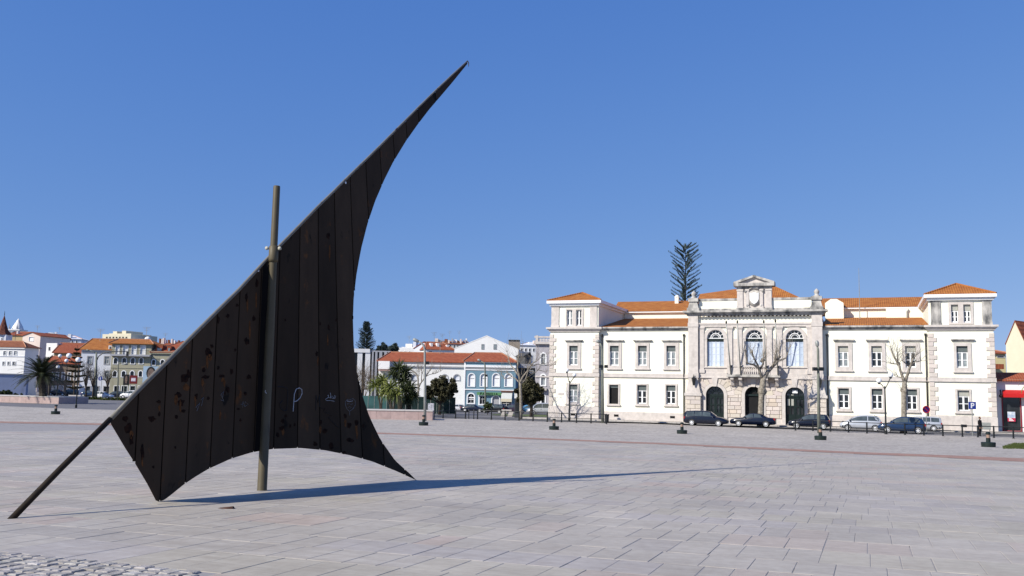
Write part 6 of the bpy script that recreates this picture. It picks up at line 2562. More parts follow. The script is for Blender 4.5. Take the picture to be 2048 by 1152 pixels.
# leafless brown shrubs left of the yuccas
b = G(716, 830)
px_tree('bare_shrub', 'brown leafless shrub beside the right edge of the steel sail', G(724, 822), [(724, 822, .1), (724, 815, .09), (724, 808, .08)],
        [[(724, 812, .06), (724 + a, 780, .045), (724 + a * 1.6, 750 + abs(a), .02)] for a in (-12, -8, -4, 0, 4, 8, 11)], twig_len=2.6, twigs=16, bark=mat('brown_twig_bark', (0.13, 0.10, 0.07), 0.9, 0.2, 5), seed=51)


def palm(label, base, crown, n, flen, m, trunk_r, seed, up=0.9, name='palm_tree', droop=1.0):
    r = random.Random(seed)
    t = thing(name, label, 'palm tree', base)
    top = crown - base
    mb = MB()
    k = 10
    mb.path([(0, 0, -0.1)] + [top * (i / k) for i in range(1, k + 1)], [trunk_r * 1.25] + [trunk_r * (1 + 0.12 * (i % 2) + (0.35 if i > 7 else 0)) for i in range(1, k + 1)], 10)
    mb.build('trunk', BARKD, t)
    for i in range(n):
        a = 2.399963 * i + r.uniform(-0.2, 0.2)
        e = (i + 0.5) / n                      # 0 = youngest, upright; 1 = oldest, hanging
        el = radians(86 - 98 * e ** 0.8 + r.uniform(-6, 6))
        L = flen * r.uniform(0.85, 1.1) * (0.75 + 0.25 * min(1, e * 2.5))
        hdir = Vector((cos(a), sin(a), 0))
        pts = []
        p = top + Vector((0, 0, 0.1))
        seg = 9
        ang = el
        for q in range(seg + 1):
            pts.append(p.copy())
            p = p + (hdir * cos(ang) + Vector((0, 0, sin(ang)))) * (L / seg)
            ang -= radians(7.5 + 3.0 * q / seg) * droop
        mb = MB()
        mb.path(pts, [0.055 * (1 - 0.85 * q / seg) for q in range(seg + 1)], 4, caps=False)
        side = Vector((-sin(a), cos(a), 0))
        for q in range(2, 4 * seg):
            f = q / (4 * seg)
            ii = min(seg - 1, int(f * seg))
            c = pts[ii].lerp(pts[ii + 1], f * seg - ii)
            tan = (pts[ii + 1] - pts[ii]).normalized()
            ll = flen * 0.17 * sin(pi * (0.12 + 0.85 * f)) ** 0.6 * r.uniform(0.8, 1.15)
            for s in (-1, 1):
                d = (side * s * 0.85 + tan * 0.75 + Vector((0, 0, 0.25 - 0.35 * f))).normalized()
                w = tan * 0.035 * flen / 3
                mb.add([c - w, c + w, c + d * ll + w * 0.2], [(0, 1, 2)])
        mb.build('frond', m, t)
    return t


bp_ = G(85, 806)
bp_.z += 0.9
pc = atY(83, 752, bp_.y)
palm('dark feathery date palm rising behind the left planter wall', bp_, pc, 64, 60 * bp_.y / FPX, LEAFPD, 0.50, 61, droop=0.62)
be_ = G(2088, 880)
palm('date palm at the right edge whose fronds hang before the red awning', be_, atY(2084, 772, be_.y), 30, 52 * be_.y / FPX, LEAFY, 0.30, 62, droop=1.5)


def yucca(label, base, heads, m, seed):
    r = random.Random(seed)
    t = thing('yucca', label, 'yucca', base, 0, 'yuccas in the planter')
    Y = base[1]
    s = Y / FPX
    for px, py, rad in heads:
        c = atY(px, py, Y + r.uniform(-0.6, 0.6)) - base
        mb = MB()
        mb.path([(r.uniform(-.15, .15), r.uniform(-.15, .15), -0.1), c * 0.5 + Vector((r.uniform(-.12, .12), 0, 0)), c], [0.13, 0.10, 0.09], 7)
        mb.build('trunk', BARKD, t)
        mb = MB()
        for i in range(150):
            d = Vector((r.gauss(0, 1), r.gauss(0, 1), r.gauss(0.25, 0.9))).normalized()
            L = rad * s * r.uniform(0.75, 1.1)
            side = d.orthogonal().normalized()
            side = (side * cos(i) + d.cross(side) * sin(i)) * 0.045
            mid = c + d * L * 0.55 + Vector((0, 0, 0.02))
            tip = c + d * L + Vector((0, 0, -0.22 * L * (1 - d.z)))
            mb.add([c - side * 0.5, c + side * 0.5, mid + side, mid - side, tip], [(0, 1, 2, 3), (3, 2, 4)])
        mb.build('leaf_rosette', m, t)
    return t


yucca('light green yucca at the left end of the clump', G(762, 832), ((752, 772, 22), (766, 762, 22)), LEAFY, 71)
yucca('light green low yucca in the middle of the clump', G(785, 833), ((780, 776, 24), (793, 788, 20), (772, 785, 20)), LEAFY, 72)
yucca('tallest yucca of the clump with dark green heads', G(800, 831), ((797, 737, 26), (812, 744, 24), (788, 748, 18), (806, 762, 24)), LEAFYD, 73)
yucca('dark yucca at the right end of the clump, partly dry', G(818, 832), ((822, 775, 22), (812, 782, 22), (826, 792, 18), (815, 800, 18)), LEAFYD, 74)


def whorl_tree(name, label, base, ptop, pbot, levels, m, seed, rise=0.6, spread=1.0, per=7, spike=0.5, group=None, taper=0.3, dens=11):
    """araucaria / fir: ring on ring of limbs; levels = (fraction of the height, limb length)"""
    r = random.Random(seed)
    t = thing(name, label, 'tree', base, 0, group)
    H_ = ptop.z - base.z
    mb = MB()
    mb.path([(0, 0, -0.1), (0, 0, H_ * 0.5), (0, 0, H_)], [0.028 * H_ ** 0.9 * 0.55, 0.018 * H_ ** 0.9 * 0.55, 0.05], 8)
    mb.build('trunk', BARKD, t)
    for f, L in levels:
        a0 = r.uniform(0, 6.28)
        mb = MB()
        for k in range(per):
            if r.random() < 0.12:
                continue
            a = a0 + 2 * pi * k / per + r.uniform(-0.25, 0.25)
            l = L * r.uniform(0.75, 1.15)
            h = Vector((cos(a), sin(a), 0))
            pts = []
            rr = rise * r.uniform(0.75, 1.2)
            for q in range(7):
                x = q / 6
                pts.append(Vector((0, 0, f * H_)) + h * l * x + Vector((0, 0, l * (rr * x + 0.12 * x * x))))
            mb.path(pts, [0.06 - 0.045 * q / 6 for q in range(7)], 4, caps=False)
            for q in range(dens):
                x = 0.16 + 0.86 * q / dens
                ii = min(5, int(x * 6))
                c = pts[ii].lerp(pts[ii + 1], min(1, x * 6 - ii))
                for s in (-1, 0, 1):
                    d = (Vector((-sin(a), cos(a), 0)) * s * 0.55 + h * 0.4 + Vector((0, 0, 0.9 + r.uniform(-.2, .3)))).normalized()
                    ll = spike * r.uniform(0.6, 1.2) * (1 - 0.35 * x)
                    w = d.orthogonal().normalized() * 0.06
                    w2 = d.cross(w)
                    e = c + d * ll
                    mid = c + d * ll * 0.5
                    mb.add([c, mid + w, e, mid - w], [(0, 1, 2, 3)])
                    mb.add([c, mid + w2, e, mid - w2], [(0, 1, 2, 3)])
        mb.build('branch_whorl', m, t)
    return t


bY = 155.0
base = atY(1371, 800, bY)
base.z = -1.6
top = atY(1371, 497, bY)
s = bY / FPX
H_ = top.z + 1.6
lev = []
py = 606
while py > 497:
    f = (zat(1371, py, (0, bY)) + 1.6) / H_
    lev.append((f, (33 - 0.0 * (606 - py)) * s * (0.98 if py > 520 else 0.80) * R_.uniform(0.88, 1.05)))
    py -= 8.2
whorl_tree('araucaria', 'tall sparse araucaria rising behind the town hall roof', base, top, None, lev, NEEDLE, 81, rise=0.46, per=5, spike=0.6, dens=10)
base = G(147, 797)
top = atY(147, 690, base.y)
s = base.y / FPX
H_ = top.z - base.z
lev = [((797 - py) / 107.0, q * s) for py, q in ((778, 17), (766, 18), (755, 18), (745, 17), (736, 15), (727, 12), (718, 9), (709, 6), (701, 4))]
whorl_tree('araucaria', 'small araucaria with flat tiers behind the globe lamps', base, top, None, lev, LEAFD, 82, rise=0.05, per=8, spike=0.55)
base = atY(728, 800, 300)
base.z = 3.0
top = atY(736, 643, 300)
s = 300 / FPX
H_ = top.z - base.z
lev = []
for k in range(26):
    f = 0.35 + 0.64 * k / 26
    lev.append((f, (26 * (1 - (k / 26)) ** 0.75 + 2.5) * s * R_.uniform(0.75, 1.15)))
whorl_tree('cypress', 'grey green conifer towering over the striped office block', base, top, None, lev, NEEDLE, 83, rise=0.25, per=6, spike=1.0, dens=9)

# ------------------------------------------------------------------ low walls, fence, kiosk, benches
PINKW = mat('pink_marble_cladding', (0.42, 0.31, 0.285), 0.6, 0.12, 1.5)
COPEW = mat('pale_coping_stone', (0.50, 0.46, 0.42), 0.7, 0.08, 2)


def planter(label, a, b, h, d, group='planter walls'):
    """low stone clad wall from ground point a to b"""
    a, b = Vector(a), Vector(b)
    yaw = atan2((b - a).y, (b - a).x)
    L = (b - a).xy.length
    t = thing('planter_wall', label, 'planter wall', a, yaw, group)
    mb = MB()
    mb.box(0, L, 0.04, d, -0.15, h - 0.10)
    mb.build('core', PINKW, t)
    x = 0.0
    n = max(1, round(L / 1.5))
    for i in range(n):
        mb = MB()
        k = rt.uniform(0.9, 1.1)
        mb.stone(L * i / n + 0.006, L * (i + 1) / n - 0.006, 0, 0.038, -0.15, h - 0.103, 0.008)
        mb.build('cladding_panel', PINKW, t)
        mb = MB()
        mb.stone(L * i / n + 0.004, L * (i + 1) / n - 0.004, -0.06, d + 0.05, h - 0.10, h, 0.01)
        mb.build('coping_stone', COPEW, t)
    return t


pa, pb = G(-90, 801.5), G(117, 807.5)
planter('low pink stone planter wall at the left edge below the palm', pa, pb, 1.0, 6.0)
pa, pb = G(640, 836.3), G(865, 840.5)
planter('low pink stone planter wall below the yuccas', pa, pb, 1.0, 3.4)
SOILM = mat('planter_soil', (0.09, 0.075, 0.055), 0.95, 0.3, 2)
# green mesh fence round the works
FENG = mat('dark_green_mesh', (0.014, 0.036, 0.034), 0.85, 0.25, 0.5)
FENG2 = mat('faded_green_mesh', (0.055, 0.13, 0.12), 0.85, 0.25, 0.5)
b = G(661.5, 825)
fx = [661.5 + 12.5 * i for i in range(21)]
t = thing('site_fence', 'green mesh site fence behind the yuccas and the wide evergreen', 'fence', b)
for i, (x0, x1) in enumerate(zip(fx, fx[1:])):
    p0, p1 = atY(x0, 800, b.y + 0.15 * i) - b, atY(x1, 800, b.y + 0.15 * (i + 1)) - b
    ht = (zat(800, 793, b) - b.z)
    mb = MB()
    mb.add([(p0.x + 0.03, p0.y, 0.05), (p1.x - 0.03, p1.y, 0.05), (p1.x - 0.03, p1.y, ht), (p0.x + 0.03, p0.y, ht), (p0.x + 0.03, p0.y + 0.03, 0.05), (p1.x - 0.03, p1.y + 0.03, 0.05), (p1.x - 0.03, p1.y + 0.03, ht), (p0.x + 0.03, p0.y + 0.03, ht)],
           [(0, 1, 2, 3), (5, 4, 7, 6), (0, 4, 5, 1), (3, 2, 6, 7), (0, 3, 7, 4), (1, 5, 6, 2)])
    mb.build('mesh_panel', FENG2 if i < 9 else FENG, t)
    mb = MB()
    mb.tube((p0.x, p0.y, -0.1), (p0.x, p0.y, ht + 0.06), 0.03, n=6)
    mb.build('post', GREYM, t)
# kiosk
b = G(1036, 835)
t = thing('kiosk', 'dark grey telephone kiosk behind the tall pale bare tree', 'kiosk', b)
s = b.y / FPX
w = 7.2 * s
hk = zat(1036, 786, b) - b.z
KIOM = mat('grey_kiosk_panel', (0.055, 0.058, 0.066), 0.5, 0.12, 3)
mb = MB()
mb.box(-w, w, 0, 2 * w, -0.05, hk * 0.78)
mb.build('body', KIOM, t)
mb = MB()
mb.box(-w - 0.05, w + 0.05, -0.05, 2 * w + 0.05, hk * 0.78 + .002, hk)
mb.build('roof_box', WHITEP, t)
mb = MB()
mb.box(-w * 0.8, w * 0.8, -0.02, -0.003, hk * 0.18, hk * 0.7)
mb.build('door', GLASSD, t)
# information board near the planter wall
b = G(861, 839)
t = thing('information_board', 'small grey information board at the end of the yucca planter', 'sign', b)
mb = MB()
mb.box(-0.33, 0.33, 0, 0.05, 0.75, 1.75)
mb.build('panel', mat('printed_grey_panel', (0.20, 0.21, 0.23), 0.5, 0.4, 5, col2=(0.55, 0.55, 0.58)), t)
for s_ in (-0.3, 0.3):
    mb = MB()
    mb.tube((s_, 0.08, -0.05), (s_, 0.08, 1.75), 0.03, n=6)
    mb.build('leg', GREYM, t)
# bench slabs
for px, py, lab, w in ((150, 799.5, 'pale stone bench at the far left beneath the small araucaria', 24.0), (1013, 832.5, 'pale stone bench before the plum car', 20.0)):
    b = G(px, py)
    s = b.y / FPX
    t = thing('stone_bench', lab, 'bench', b, 0, 'pale stone benches')
    hw = w * s / 2
    mb = MB()
    mb.stone(-hw, hw, -0.3, 0.3, 0.62, 0.85, 0.02)
    mb.build('seat', COPEW, t)
    for q in (-0.68, 0.68):
        mb = MB()
        mb.add([(q * hw - 0.35, -0.25, -0.05), (q * hw + 0.25, -0.25, -0.05), (q * hw + 0.45, -0.25, 0.618), (q * hw - 0.1, -0.25, 0.618), (q * hw - 0.35, 0.25, -0.05), (q * hw + 0.25, 0.25, -0.05), (q * hw + 0.45, 0.25, 0.618), (q * hw - 0.1, 0.25, 0.618)],
               [(0, 1, 2, 3), (5, 4, 7, 6), (0, 4, 5, 1), (1, 5, 6, 2), (2, 6, 7, 3), (3, 7, 4, 0)])
        mb.build('leg', COPEW, t)
# grass patch on the right and the verge before the parked row
o = sheet('grass_bed', [G(x, y) for x, y in ((2004, 893.5), (2020, 896.5), (2060, 899), (2200, 903), (2200, 890), (2060, 886.5), (2030, 888.5))], 0.03, GRASSM)
o = sheet('grass_verge', [G(x, y) for x, y in ((985, 830.5), (1110, 836), (1110, 831), (1040, 828.8), (985, 828.2))], 0.03, GRASSM)
rg = random.Random(77)
mb = MB()
for _ in range(5000):
    px, py = rg.uniform(2006, 2120), rg.uniform(887, 898.5)
    if py < 893.5 - (px - 2004) * 0.27 and px < 2030:
        continue
    p = G(px, py)
    h = rg.uniform(0.05, 0.13)
    d = Vector((rg.gauss(0, .05), rg.gauss(0, .05), h))
    mb.add([p + Vector((-0.012, 0, 0.02)), p + Vector((0.012, 0, 0.02)), p + d], [(0, 1, 2)])
tag(mb.build('grass', GRASSM), 'short green grass in the bed at the right edge', 'grass', kind='stuff')


# ------------------------------------------------------------------ the town round the square
def pl(name, c, var=0.05, st=None):
    return mat(name, c, 0.88, var, 0.5, streak=((c[0] * .72, c[1] * .70, c[2] * .66), (0.6, 0.6, 0.18), 0.60, 0.85))


WW = mat('white_wash', (0.74, 0.73, 0.71), 0.88, 0.03, 0.5, streak=((0.66, 0.645, 0.62), (0.6, 0.6, 0.18), 0.60, 0.9))
WW2 = pl('shade_blue_white_wash', (0.60, 0.62, 0.68))  # white wash with bluish shade put into the colour; also pale grey walls
CREAMW = pl('cream_wash', (0.62, 0.57, 0.43))
PINKWASH = pl('pale_pink_wash', (0.72, 0.60, 0.52))
OCHRE = pl('ochre_wash', (0.46, 0.35, 0.19))
OLIVEW = pl('olive_grey_wash', (0.34, 0.32, 0.23))
TEALW = pl('teal_wash', (0.155, 0.262, 0.328))
GREYW = pl('grey_wash', (0.36, 0.36, 0.38))
SHADEDW = pl('shaded_white_wash', (0.30, 0.34, 0.46))  # white wall whose blue grey shade is put into the colour
BRICKW = mat('rough_brick', (0.24, 0.20, 0.16), 0.9, 0.25, 3)
DARKP = mat('dark_shop_panel', (0.020, 0.026, 0.028), 0.5, 0.2, 2)
LILACST = mat('lilac_grey_stone', (0.38, 0.36, 0.385), 0.8, 0.1, 1.2)
GREENS = mat('green_shop_sign', (0.10, 0.24, 0.10), 0.5, 0.08, 3)
AWN = mat('cream_awning_cloth', (0.60, 0.54, 0.40), 0.8, 0.06, 3)
AWNW = mat('white_awning_cloth', (0.50, 0.51, 0.48), 0.8, 0.05, 3)
REDA = mat('red_awning_cloth', (0.46, 0.010, 0.010), 0.6, 0.05, 3)


class House:
    """walls, roof and openings read from the survey, in a frame of its own"""
    def __init__(self, name, label, px, Y, yaw, x0, x1, ytop, depth, wm, cat='building', base=None, group=None):
        o = atY(px, 800, Y)
        o.z = gz(Y) if base is None else base
        self.F = Frame(o, yaw)
        self.t = thing(name, label, cat, o, yaw, group)
        self.x0, self.x1 = self.F.x(x0, ytop), self.F.x(x1, ytop)
        self.z1 = self.F.z((x0 + x1) / 2, ytop)
        self.depth, self.wm = depth, wm
        self.holes = []

    def walls(self):
        """front skin with openings, the other three sides plain"""
        mb = MB()
        x0, x1, z0, z1, D = self.x0, self.x1, -0.6, self.z1, self.depth
        hs = self.holes
        xs = sorted(set([x0, x1] + [h[0] for h in hs] + [h[1] for h in hs]))
        zs = sorted(set([z0, z1] + [h[2] for h in hs] + [h[3] for h in hs]))
        for a, b in zip(xs, xs[1:]):
            for c, d in zip(zs, zs[1:]):
                mx, mz = (a + b) / 2, (c + d) / 2
                if not any(h[0] < mx < h[1] and h[2] < mz < h[3] for h in hs):
                    mb.quad((a, 0, c), (b, 0, c), (b, 0, d), (a, 0, d))
        for a, b, c, d in hs:
            e = 0.25
            mb.quad((a, 0, c), (a, e, c), (b, e, c), (b, 0, c))
            mb.quad((a, 0, d), (b, 0, d), (b, e, d), (a, e, d))
            mb.quad((a, 0, c), (a, 0, d), (a, e, d), (a, e, c))
            mb.quad((b, 0, c), (b, e, c), (b, e, d), (b, 0, d))
        mb.quad((x1, 0, z0), (x1, D, z0), (x1, D, z1), (x1, 0, z1))
        mb.quad((x0, D, z0), (x0, 0, z0), (x0, 0, z1), (x0, D, z1))
        mb.quad((x1, D, z0), (x0, D, z0), (x0, D, z1), (x1, D, z1))
        mb.quad((x0, 0, z1), (x1, 0, z1), (x1, D, z1), (x0, D, z1))
        mb.build('wall', self.wm, self.t)
        return self

    def win(self, a, b, yt, yb, glass=GLASSD, arch=False, frame=WHITEP, trim=0.14, bars=True, fill=None, name='window'):
        F = self.F
        xm, ym = (a + b) / 2, (yt + yb) / 2
        x0, x1, z0, z1 = F.x(a, ym), F.x(b, ym), F.z(xm, yb), F.z(xm, yt)
        up = z1 > self.z1
        if not up:
            self.holes.append((x0, x1, z0, z1))
        mb = MB()
        if up:
            mb.box(x0 + .01, x1 - .01, -0.03, 0.0, z0 + .01, z1 - .01)
            bars = False
        else:
            mb.box(x0 + .01, x1 - .01, 0.16, 0.2, z0 + .01, z1 - .01)
        w = mb.build(name, fill or glass, self.t)
        mb = MB()
        t = trim
        if arch:
            r = (x1 - x0) / 2
            zs = z1 - r
            cx = (x0 + x1) / 2
            n = 8
            for sgn in (-1, 1):
                pts = [(cx + sgn * r * cos(pi / 2 * k / n), zs + r * sin(pi / 2 * k / n)) for k in range(n + 1)]
                c = (cx + sgn * r, z1)
                for k in range(n):
                    mb.add([(pts[k][0], 0.0, pts[k][1]), (pts[k + 1][0], 0.0, pts[k + 1][1]), (c[0], 0.0, c[1])], [(0, 1, 2) if sgn < 0 else (2, 1, 0)])
            if mb.v:
                mb.build('arch_corner', self.wm, w)
                mb = MB()
            ring = [(cx + q * cos(pi * k / 12), zs + q * sin(pi * k / 12)) for k in range(13) for q in (r - 0.01, r + t)]
            vs = [(p[0], -0.07, p[1]) for p in ring] + [(p[0], 0.01, p[1]) for p in ring]
            m = len(ring)
            fs = []
            for k in range(12):
                i = 2 * k
                fs += [(i, i + 2, i + 3, i + 1), (i, m + i, m + i + 2, i + 2), (i + 1, i + 3, m + i + 3, m + i + 1)]
            mb.add(vs, fs)
            top = zs
        else:
            top = z1
            mb.box(x0 - t, x1 + t, -0.07, 0.01, z1 - 0.005, z1 + t)
        mb.box(x0 - t, x0 + .01, -0.07, 0.01, z0, top - .006)
        mb.box(x1 - .01, x1 + t, -0.07, 0.01, z0, top - .006)
        mb.box(x0 - t, x1 + t, -0.10, 0.01, z0 - t * 0.8, z0 - .002)
        mb.build('surround', frame, w)
        if bars and not fill:
            mb = MB()
            cx = (x0 + x1) / 2
            f = 0.05
            for p in (x0 + .02, cx - f / 2, x1 - .02 - f):
                mb.box(p, p + f, 0.10, 0.15, z0 + .02, z1 - .02)
            for q in (z0 + .02, z0 + (z1 - z0) * 0.62, z1 - .02 - f):
                mb.box(x0 + .02, x1 - .02, 0.105, 0.145, q, q + f)
            mb.build('frame', WHITEP, w)
        return w

    def band(self, yt, yb, m, out=0.15, name='cornice', a=None, b=None, e=0.0):
        xm = 0.5 * (self.x0 + self.x1)
        F = self.F
        p = proj(F.o + F.ex * xm)[0]
        mb = MB()
        x0 = self.x0 if a is None else F.x(a, yt)
        x1 = self.x1 if b is None else F.x(b, yt)
        mb.box(x0 - e, x1 + e, -out, 0.02, F.z(p, yb), F.z(p, yt))
        return mb.build(name, m, self.t)

    def hip(self, ypk, m, over=0.4, a=None, b=None, hipl=True, hipr=True, dz=0.0, name='roof'):
        """hipped roof whose ridge shows at row ypk; a, b ridge ends as columns"""
        F, D = self.F, self.depth
        hy = D / 2
        p = proj(F.o + F.ex * (0.5 * (self.x0 + self.x1)))[0]
        zr = F.z(p, ypk, hy)
        x0, x1 = self.x0 - over, self.x1 + over
        ra = F.x(a, ypk, hy) if a is not None else (x0 + hy if hipl else x0)
        rb = F.x(b, ypk, hy) if b is not None else (x1 - hy if hipr else x1)
        if ra > rb:
            ra = rb = (ra + rb) / 2
        z = self.z1 + dz
        mb = MB()
        mb.add([(x0, -over, z), (x1, -over, z), (x1, D + over, z), (x0, D + over, z), (ra, hy, zr), (rb, hy, zr)],
               [(0, 1, 5, 4), (1, 2, 5), (2, 3, 4, 5), (3, 0, 4)])
        mb.add([(x0, -over, z - 0.12), (x1, -over, z - 0.12), (x1, D + over, z - 0.12), (x0, D + over, z - 0.12)], [(3, 2, 1, 0)])
        for s, t_ in ((0, 1), (1, 2), (2, 3), (3, 0)):
            c = [(x0, -over), (x1, -over), (x1, D + over), (x0, D + over)]
            mb.quad((*c[s], z - 0.12), (*c[t_], z - 0.12), (*c[t_], z), (*c[s], z))
        r = mb.build(name, m, self.t)
        mb = MB()
        for q0, q1 in (((x0, -over, z), (ra, hy, zr)), ((x1, -over, z), (rb, hy, zr)), ((ra, hy, zr), (rb, hy, zr))):
            if (Vector(q0) - Vector(q1)).length > 0.3:
                mb.path([(q0[0], q0[1], q0[2] + .03), (q1[0], q1[1], q1[2] + .03)], 0.13, 5)
        if mb.v:
            mb.build('ridge_tiles', RIDGE, r)
        return self

    def gable_front(self, pk, m, over=0.25, wm=None):
        """gable towards the viewer, apex at survey point pk"""
        F, D = self.F, self.depth
        xp, zp = F.pt(*pk)
        mb = MB()
        mb.poly_y([(self.x0, self.z1 + .002), (self.x1, self.z1 + .002), (xp, zp)], 0.0, D)
        mb.build('gable', wm or self.wm, self.t)
        mb = MB()
        for s, e in ((-1, self.x0), (1, self.x1)):
            d = Vector((e - xp, self.z1 - zp)).normalized()
            ex, ez = e + d.x * over, self.z1 + d.y * over
            pts = [(xp, zp + .02), (xp, zp + 0.20), (ex, ez + 0.20), (ex, ez + .02)]
            if s < 0:
                pts = pts[::-1]
            mb.poly_y(pts[::-1], -over, D + over)
        mb.build('roof', m, self.t)
        return self

    def parapet(self, h, m=None, t=0.2):
        mb = MB()
        mb.box(self.x0, self.x1, -0.03, t, self.z1 + .002, self.z1 + h)
        mb.box(self.x0, self.x0 + t, t + .002, self.depth, self.z1 + .002, self.z1 + h)
        mb.box(self.x1 - t, self.x1, t + .002, self.depth, self.z1 + .002, self.z1 + h)
        mb.build('parapet', m or self.wm, self.t)
        return self

    def box_on(self, a, b, yt, yb, d0, d1, m, name='chimney'):
        F = self.F
        ym = (yt + yb) / 2
        mb = MB()
        mb.box(F.x(a, ym, d0), F.x(b, ym, d0), d0, d1, F.z((a + b) / 2, yb, d0), F.z((a + b) / 2, yt, d0))
        return mb.build(name, m, self.t)


def aerial(h, px, yb, d=2.0, H_=2.6):
    """roof television aerial, a part of its house"""
    x, z = h.F.pt(px, yb, d)
    mb = MB()
    mb.tube((x, d, z - 0.5), (x, d, z + H_), 0.045, n=5)
    for k, w in ((0.98, 0.9), (0.86, 0.7), (0.74, 0.5)):
        mb.tube((x - w, d, z + H_ * k), (x + w, d, z + H_ * k), 0.03, n=4)
    mb.build('aerial', GREYM, h.t)


z4 = lambda x: x / 5.236
w4 = lambda y: 620 + y / 5.236
z5x = lambda x: 690 + x / 4.8
z5y = lambda y: 620 + y / 4.8

# ---- left of the sail
h = House('white_house', 'white two storey house at the left edge with small square windows', 25, 205, radians(-6), -40, 51, 693.5, 5, WW)
for a, b in ((35, 68), (92, 125), (145, 178)):
    h.win(z4(a), z4(b), w4(430), w4(473), GLASSC, trim=0.08)
for a, b in ((25, 52), (78, 105), (130, 165)):
    h.win(z4(a), z4(b), w4(540), w4(578), GLASSD, trim=0.08)
h.walls().hip(682, ROOF3, a=-30, b=46)
h.band(w4(480), w4(486), WW2, 0.12)
h.band(694.5, 697, WW, 0.3)
h = House('turret_house', 'white turret with a steep dark red spire at the left edge', 1, 214, 0, -10.5, 12.5, 669, 2.7, WW2)
h.win(2.5, 5.5, 676, 684, GLASSD, trim=0.1, bars=False)
h.walls()
xm = h.F.x(1, 650)
zp = h.F.z(1, 631, 1.3) - h.z1
mb = MB()
mb.lathe([(1.95, 0), (1.15, zp * .22), (0.7, zp * .5), (0.06, zp)], (xm, 1.35, h.z1), 8)
mb.build('spire', tile_mat('dark_red_spire_tiles', (0.085, 0.025, 0.017), (0.15, 0.05, 0.03)), h.t)
mb = MB()
mb.lathe([(0.05, zp - .1), (0.09, zp + .3), (0.03, zp + 1.1)], (xm, 1.35, h.z1), 6)
mb.build('finial', DARKP, h.t)
# church lantern
Y = 420
o = atY(28, 800, Y)
o.z = 2.0
ch = thing('church_tower', 'white church tower with domed lantern above the far roofs on the left', 'church', o)
P = lambda px, py: atY(px, py, Y) - o
s = Y / FPX
mb = MB()
a, b = P(12.5, 658), P(38, 658)
zt = P(28, 658.5).z
mb.box(a.x, b.x, 0, 6.5, -4, zt - 0.5)
mb.box(a.x - .5, b.x + .5, -.5, 7, zt - .5, zt)
mb.build('tower', WW, ch)
cx = P(28.5, 650).x
mb = MB()
hgt = P(28, 637).z - zt
mb.lathe([(2.5, 0), (2.5, hgt * .08), (2.3, hgt * .16), (2.0, hgt * .34), (1.7, hgt * .42), (1.3, hgt * .60), (1.0, hgt * .66), (0.75, hgt * .84), (0.4, hgt * .92), (0.08, hgt * 1.05)], (cx, 3.2, zt), 12)
mb.build('dome', WW, ch, True)
for q in (0.2, 0.8):
    mb = MB()
    x = a.x + (b.x - a.x) * q
    mb.lathe([(.35, 0), (.4, .9), (.1, 2.0), (.03, 2.6)], (x, 0.4, zt), 6)
    mb.build('pinnacle', GREYW, ch)
for q in (0.32, 0.68):
    mb = MB()
    x = a.x + (b.x - a.x) * q
    mb.poly_y([(x - .5, zt - 3), (x + .5, zt - 3), (x + .5, zt - 1.6), (x, zt - 1.1), (x - .5, zt - 1.6)], -.06, .02)
    mb.build('belfry_opening', DARK, ch)
aerial(h, 30, 684, 3)
h = House('ochre_house', 'ochre house with red roof between the spire and the pink gable', 29, 300, 0, 12, 46, 670, 12, OCHRE, base=-1.6)
h.walls().hip(663.5, ROOF2, hipl=False, hipr=False)
h.box_on(33, 36, 662, 670, 2, 3.2, WW)
h = House('pink_gable_house', 'pale pink house with a low gable above the white house', 63, 280, radians(-10), 45.5, 81, 672, 14, PINKWASH, base=-1.6)
h.win(58, 67, 674, 682, fill=WHITEP, trim=0.1)
h.walls().gable_front((64, 665), ROOF2)
aerial(h, 74, 668, 5)
h = House('white_block', 'long white block with slanting roof edges on the far hill at left', 120, 330, radians(12), 86, 163, 677, 14, WW2, base=-1.6)
h.win(152, 155, 681, 687, trim=0.1, bars=False)
h.win(143, 146, 681, 687, trim=0.1, bars=False)
h.walls().hip(671, WW2, a=92, b=150)
h.box_on(109, 112.5, 664, 674, 1, 3, WW)
h.box_on(136, 142, 668, 676, 1, 3, WW)
h.box_on(96, 105, 665, 676, 2, 5, WW)
aerial(h, 118, 671, 4, 3)
h = House('stepped_white_house', 'white house with red roof edge left of the long white block', 95, 300, radians(-8), 83, 104, 676, 10, WW, base=-1.6)
h.win(92, 96, 680, 688, trim=0.1, bars=False)
h.walls().gable_front((92, 667), ROOF2)
h = House('small_white_cube_house', 'small white cube house with a chimney above the palm', 103, 250, radians(-15), 93, 114.5, 690, 8, WW, base=-1.6)
h.win(97, 101, 694, 701, trim=0.08, bars=False)
h.walls().parapet(0.5)
h = House('broad_roof_house', 'house with a broad brown red roof behind the small araucaria', 140, 245, radians(14), 108, 170, 706, 18, OCHRE, base=-1.6)
h.walls().hip(686, ROOF2, hipl=False, hipr=False)
h = House('low_brown_house', 'low brown house with red roof behind the globe lamps', 130, 222, radians(5), 92, 163, 727, 9, pl('brown_wash', (0.17, 0.13, 0.10)))
for a in (102, 112, 124, 136, 148):
    h.win(a, a + 5, 745, 760, GLASSD, trim=0.1)
for a, mm in ((104, WW), (118, GREYW), (134, WW), (149, DARKP)):
    h.win(a, a + 8, 772, 790, fill=mm, trim=0.1, name='shop_front')
h.walls().hip(713, ROOF2, hipl=False, hipr=False)
h = House('white_hip_house', 'white house with red hipped roof and dormer beside the olive house', 195, 212, radians(8), 163.5, 224.5, 699, 13, WW2)
for a, b in ((175, 184), (209, 218)):
    h.win(a, b, 713, 728, GLASSC, frame=GREYW, trim=0.18)
for a, b in ((175, 184), (209, 218)):
    h.win(a, b, 742, 757, GLASSC, frame=GREYW, trim=0.18)
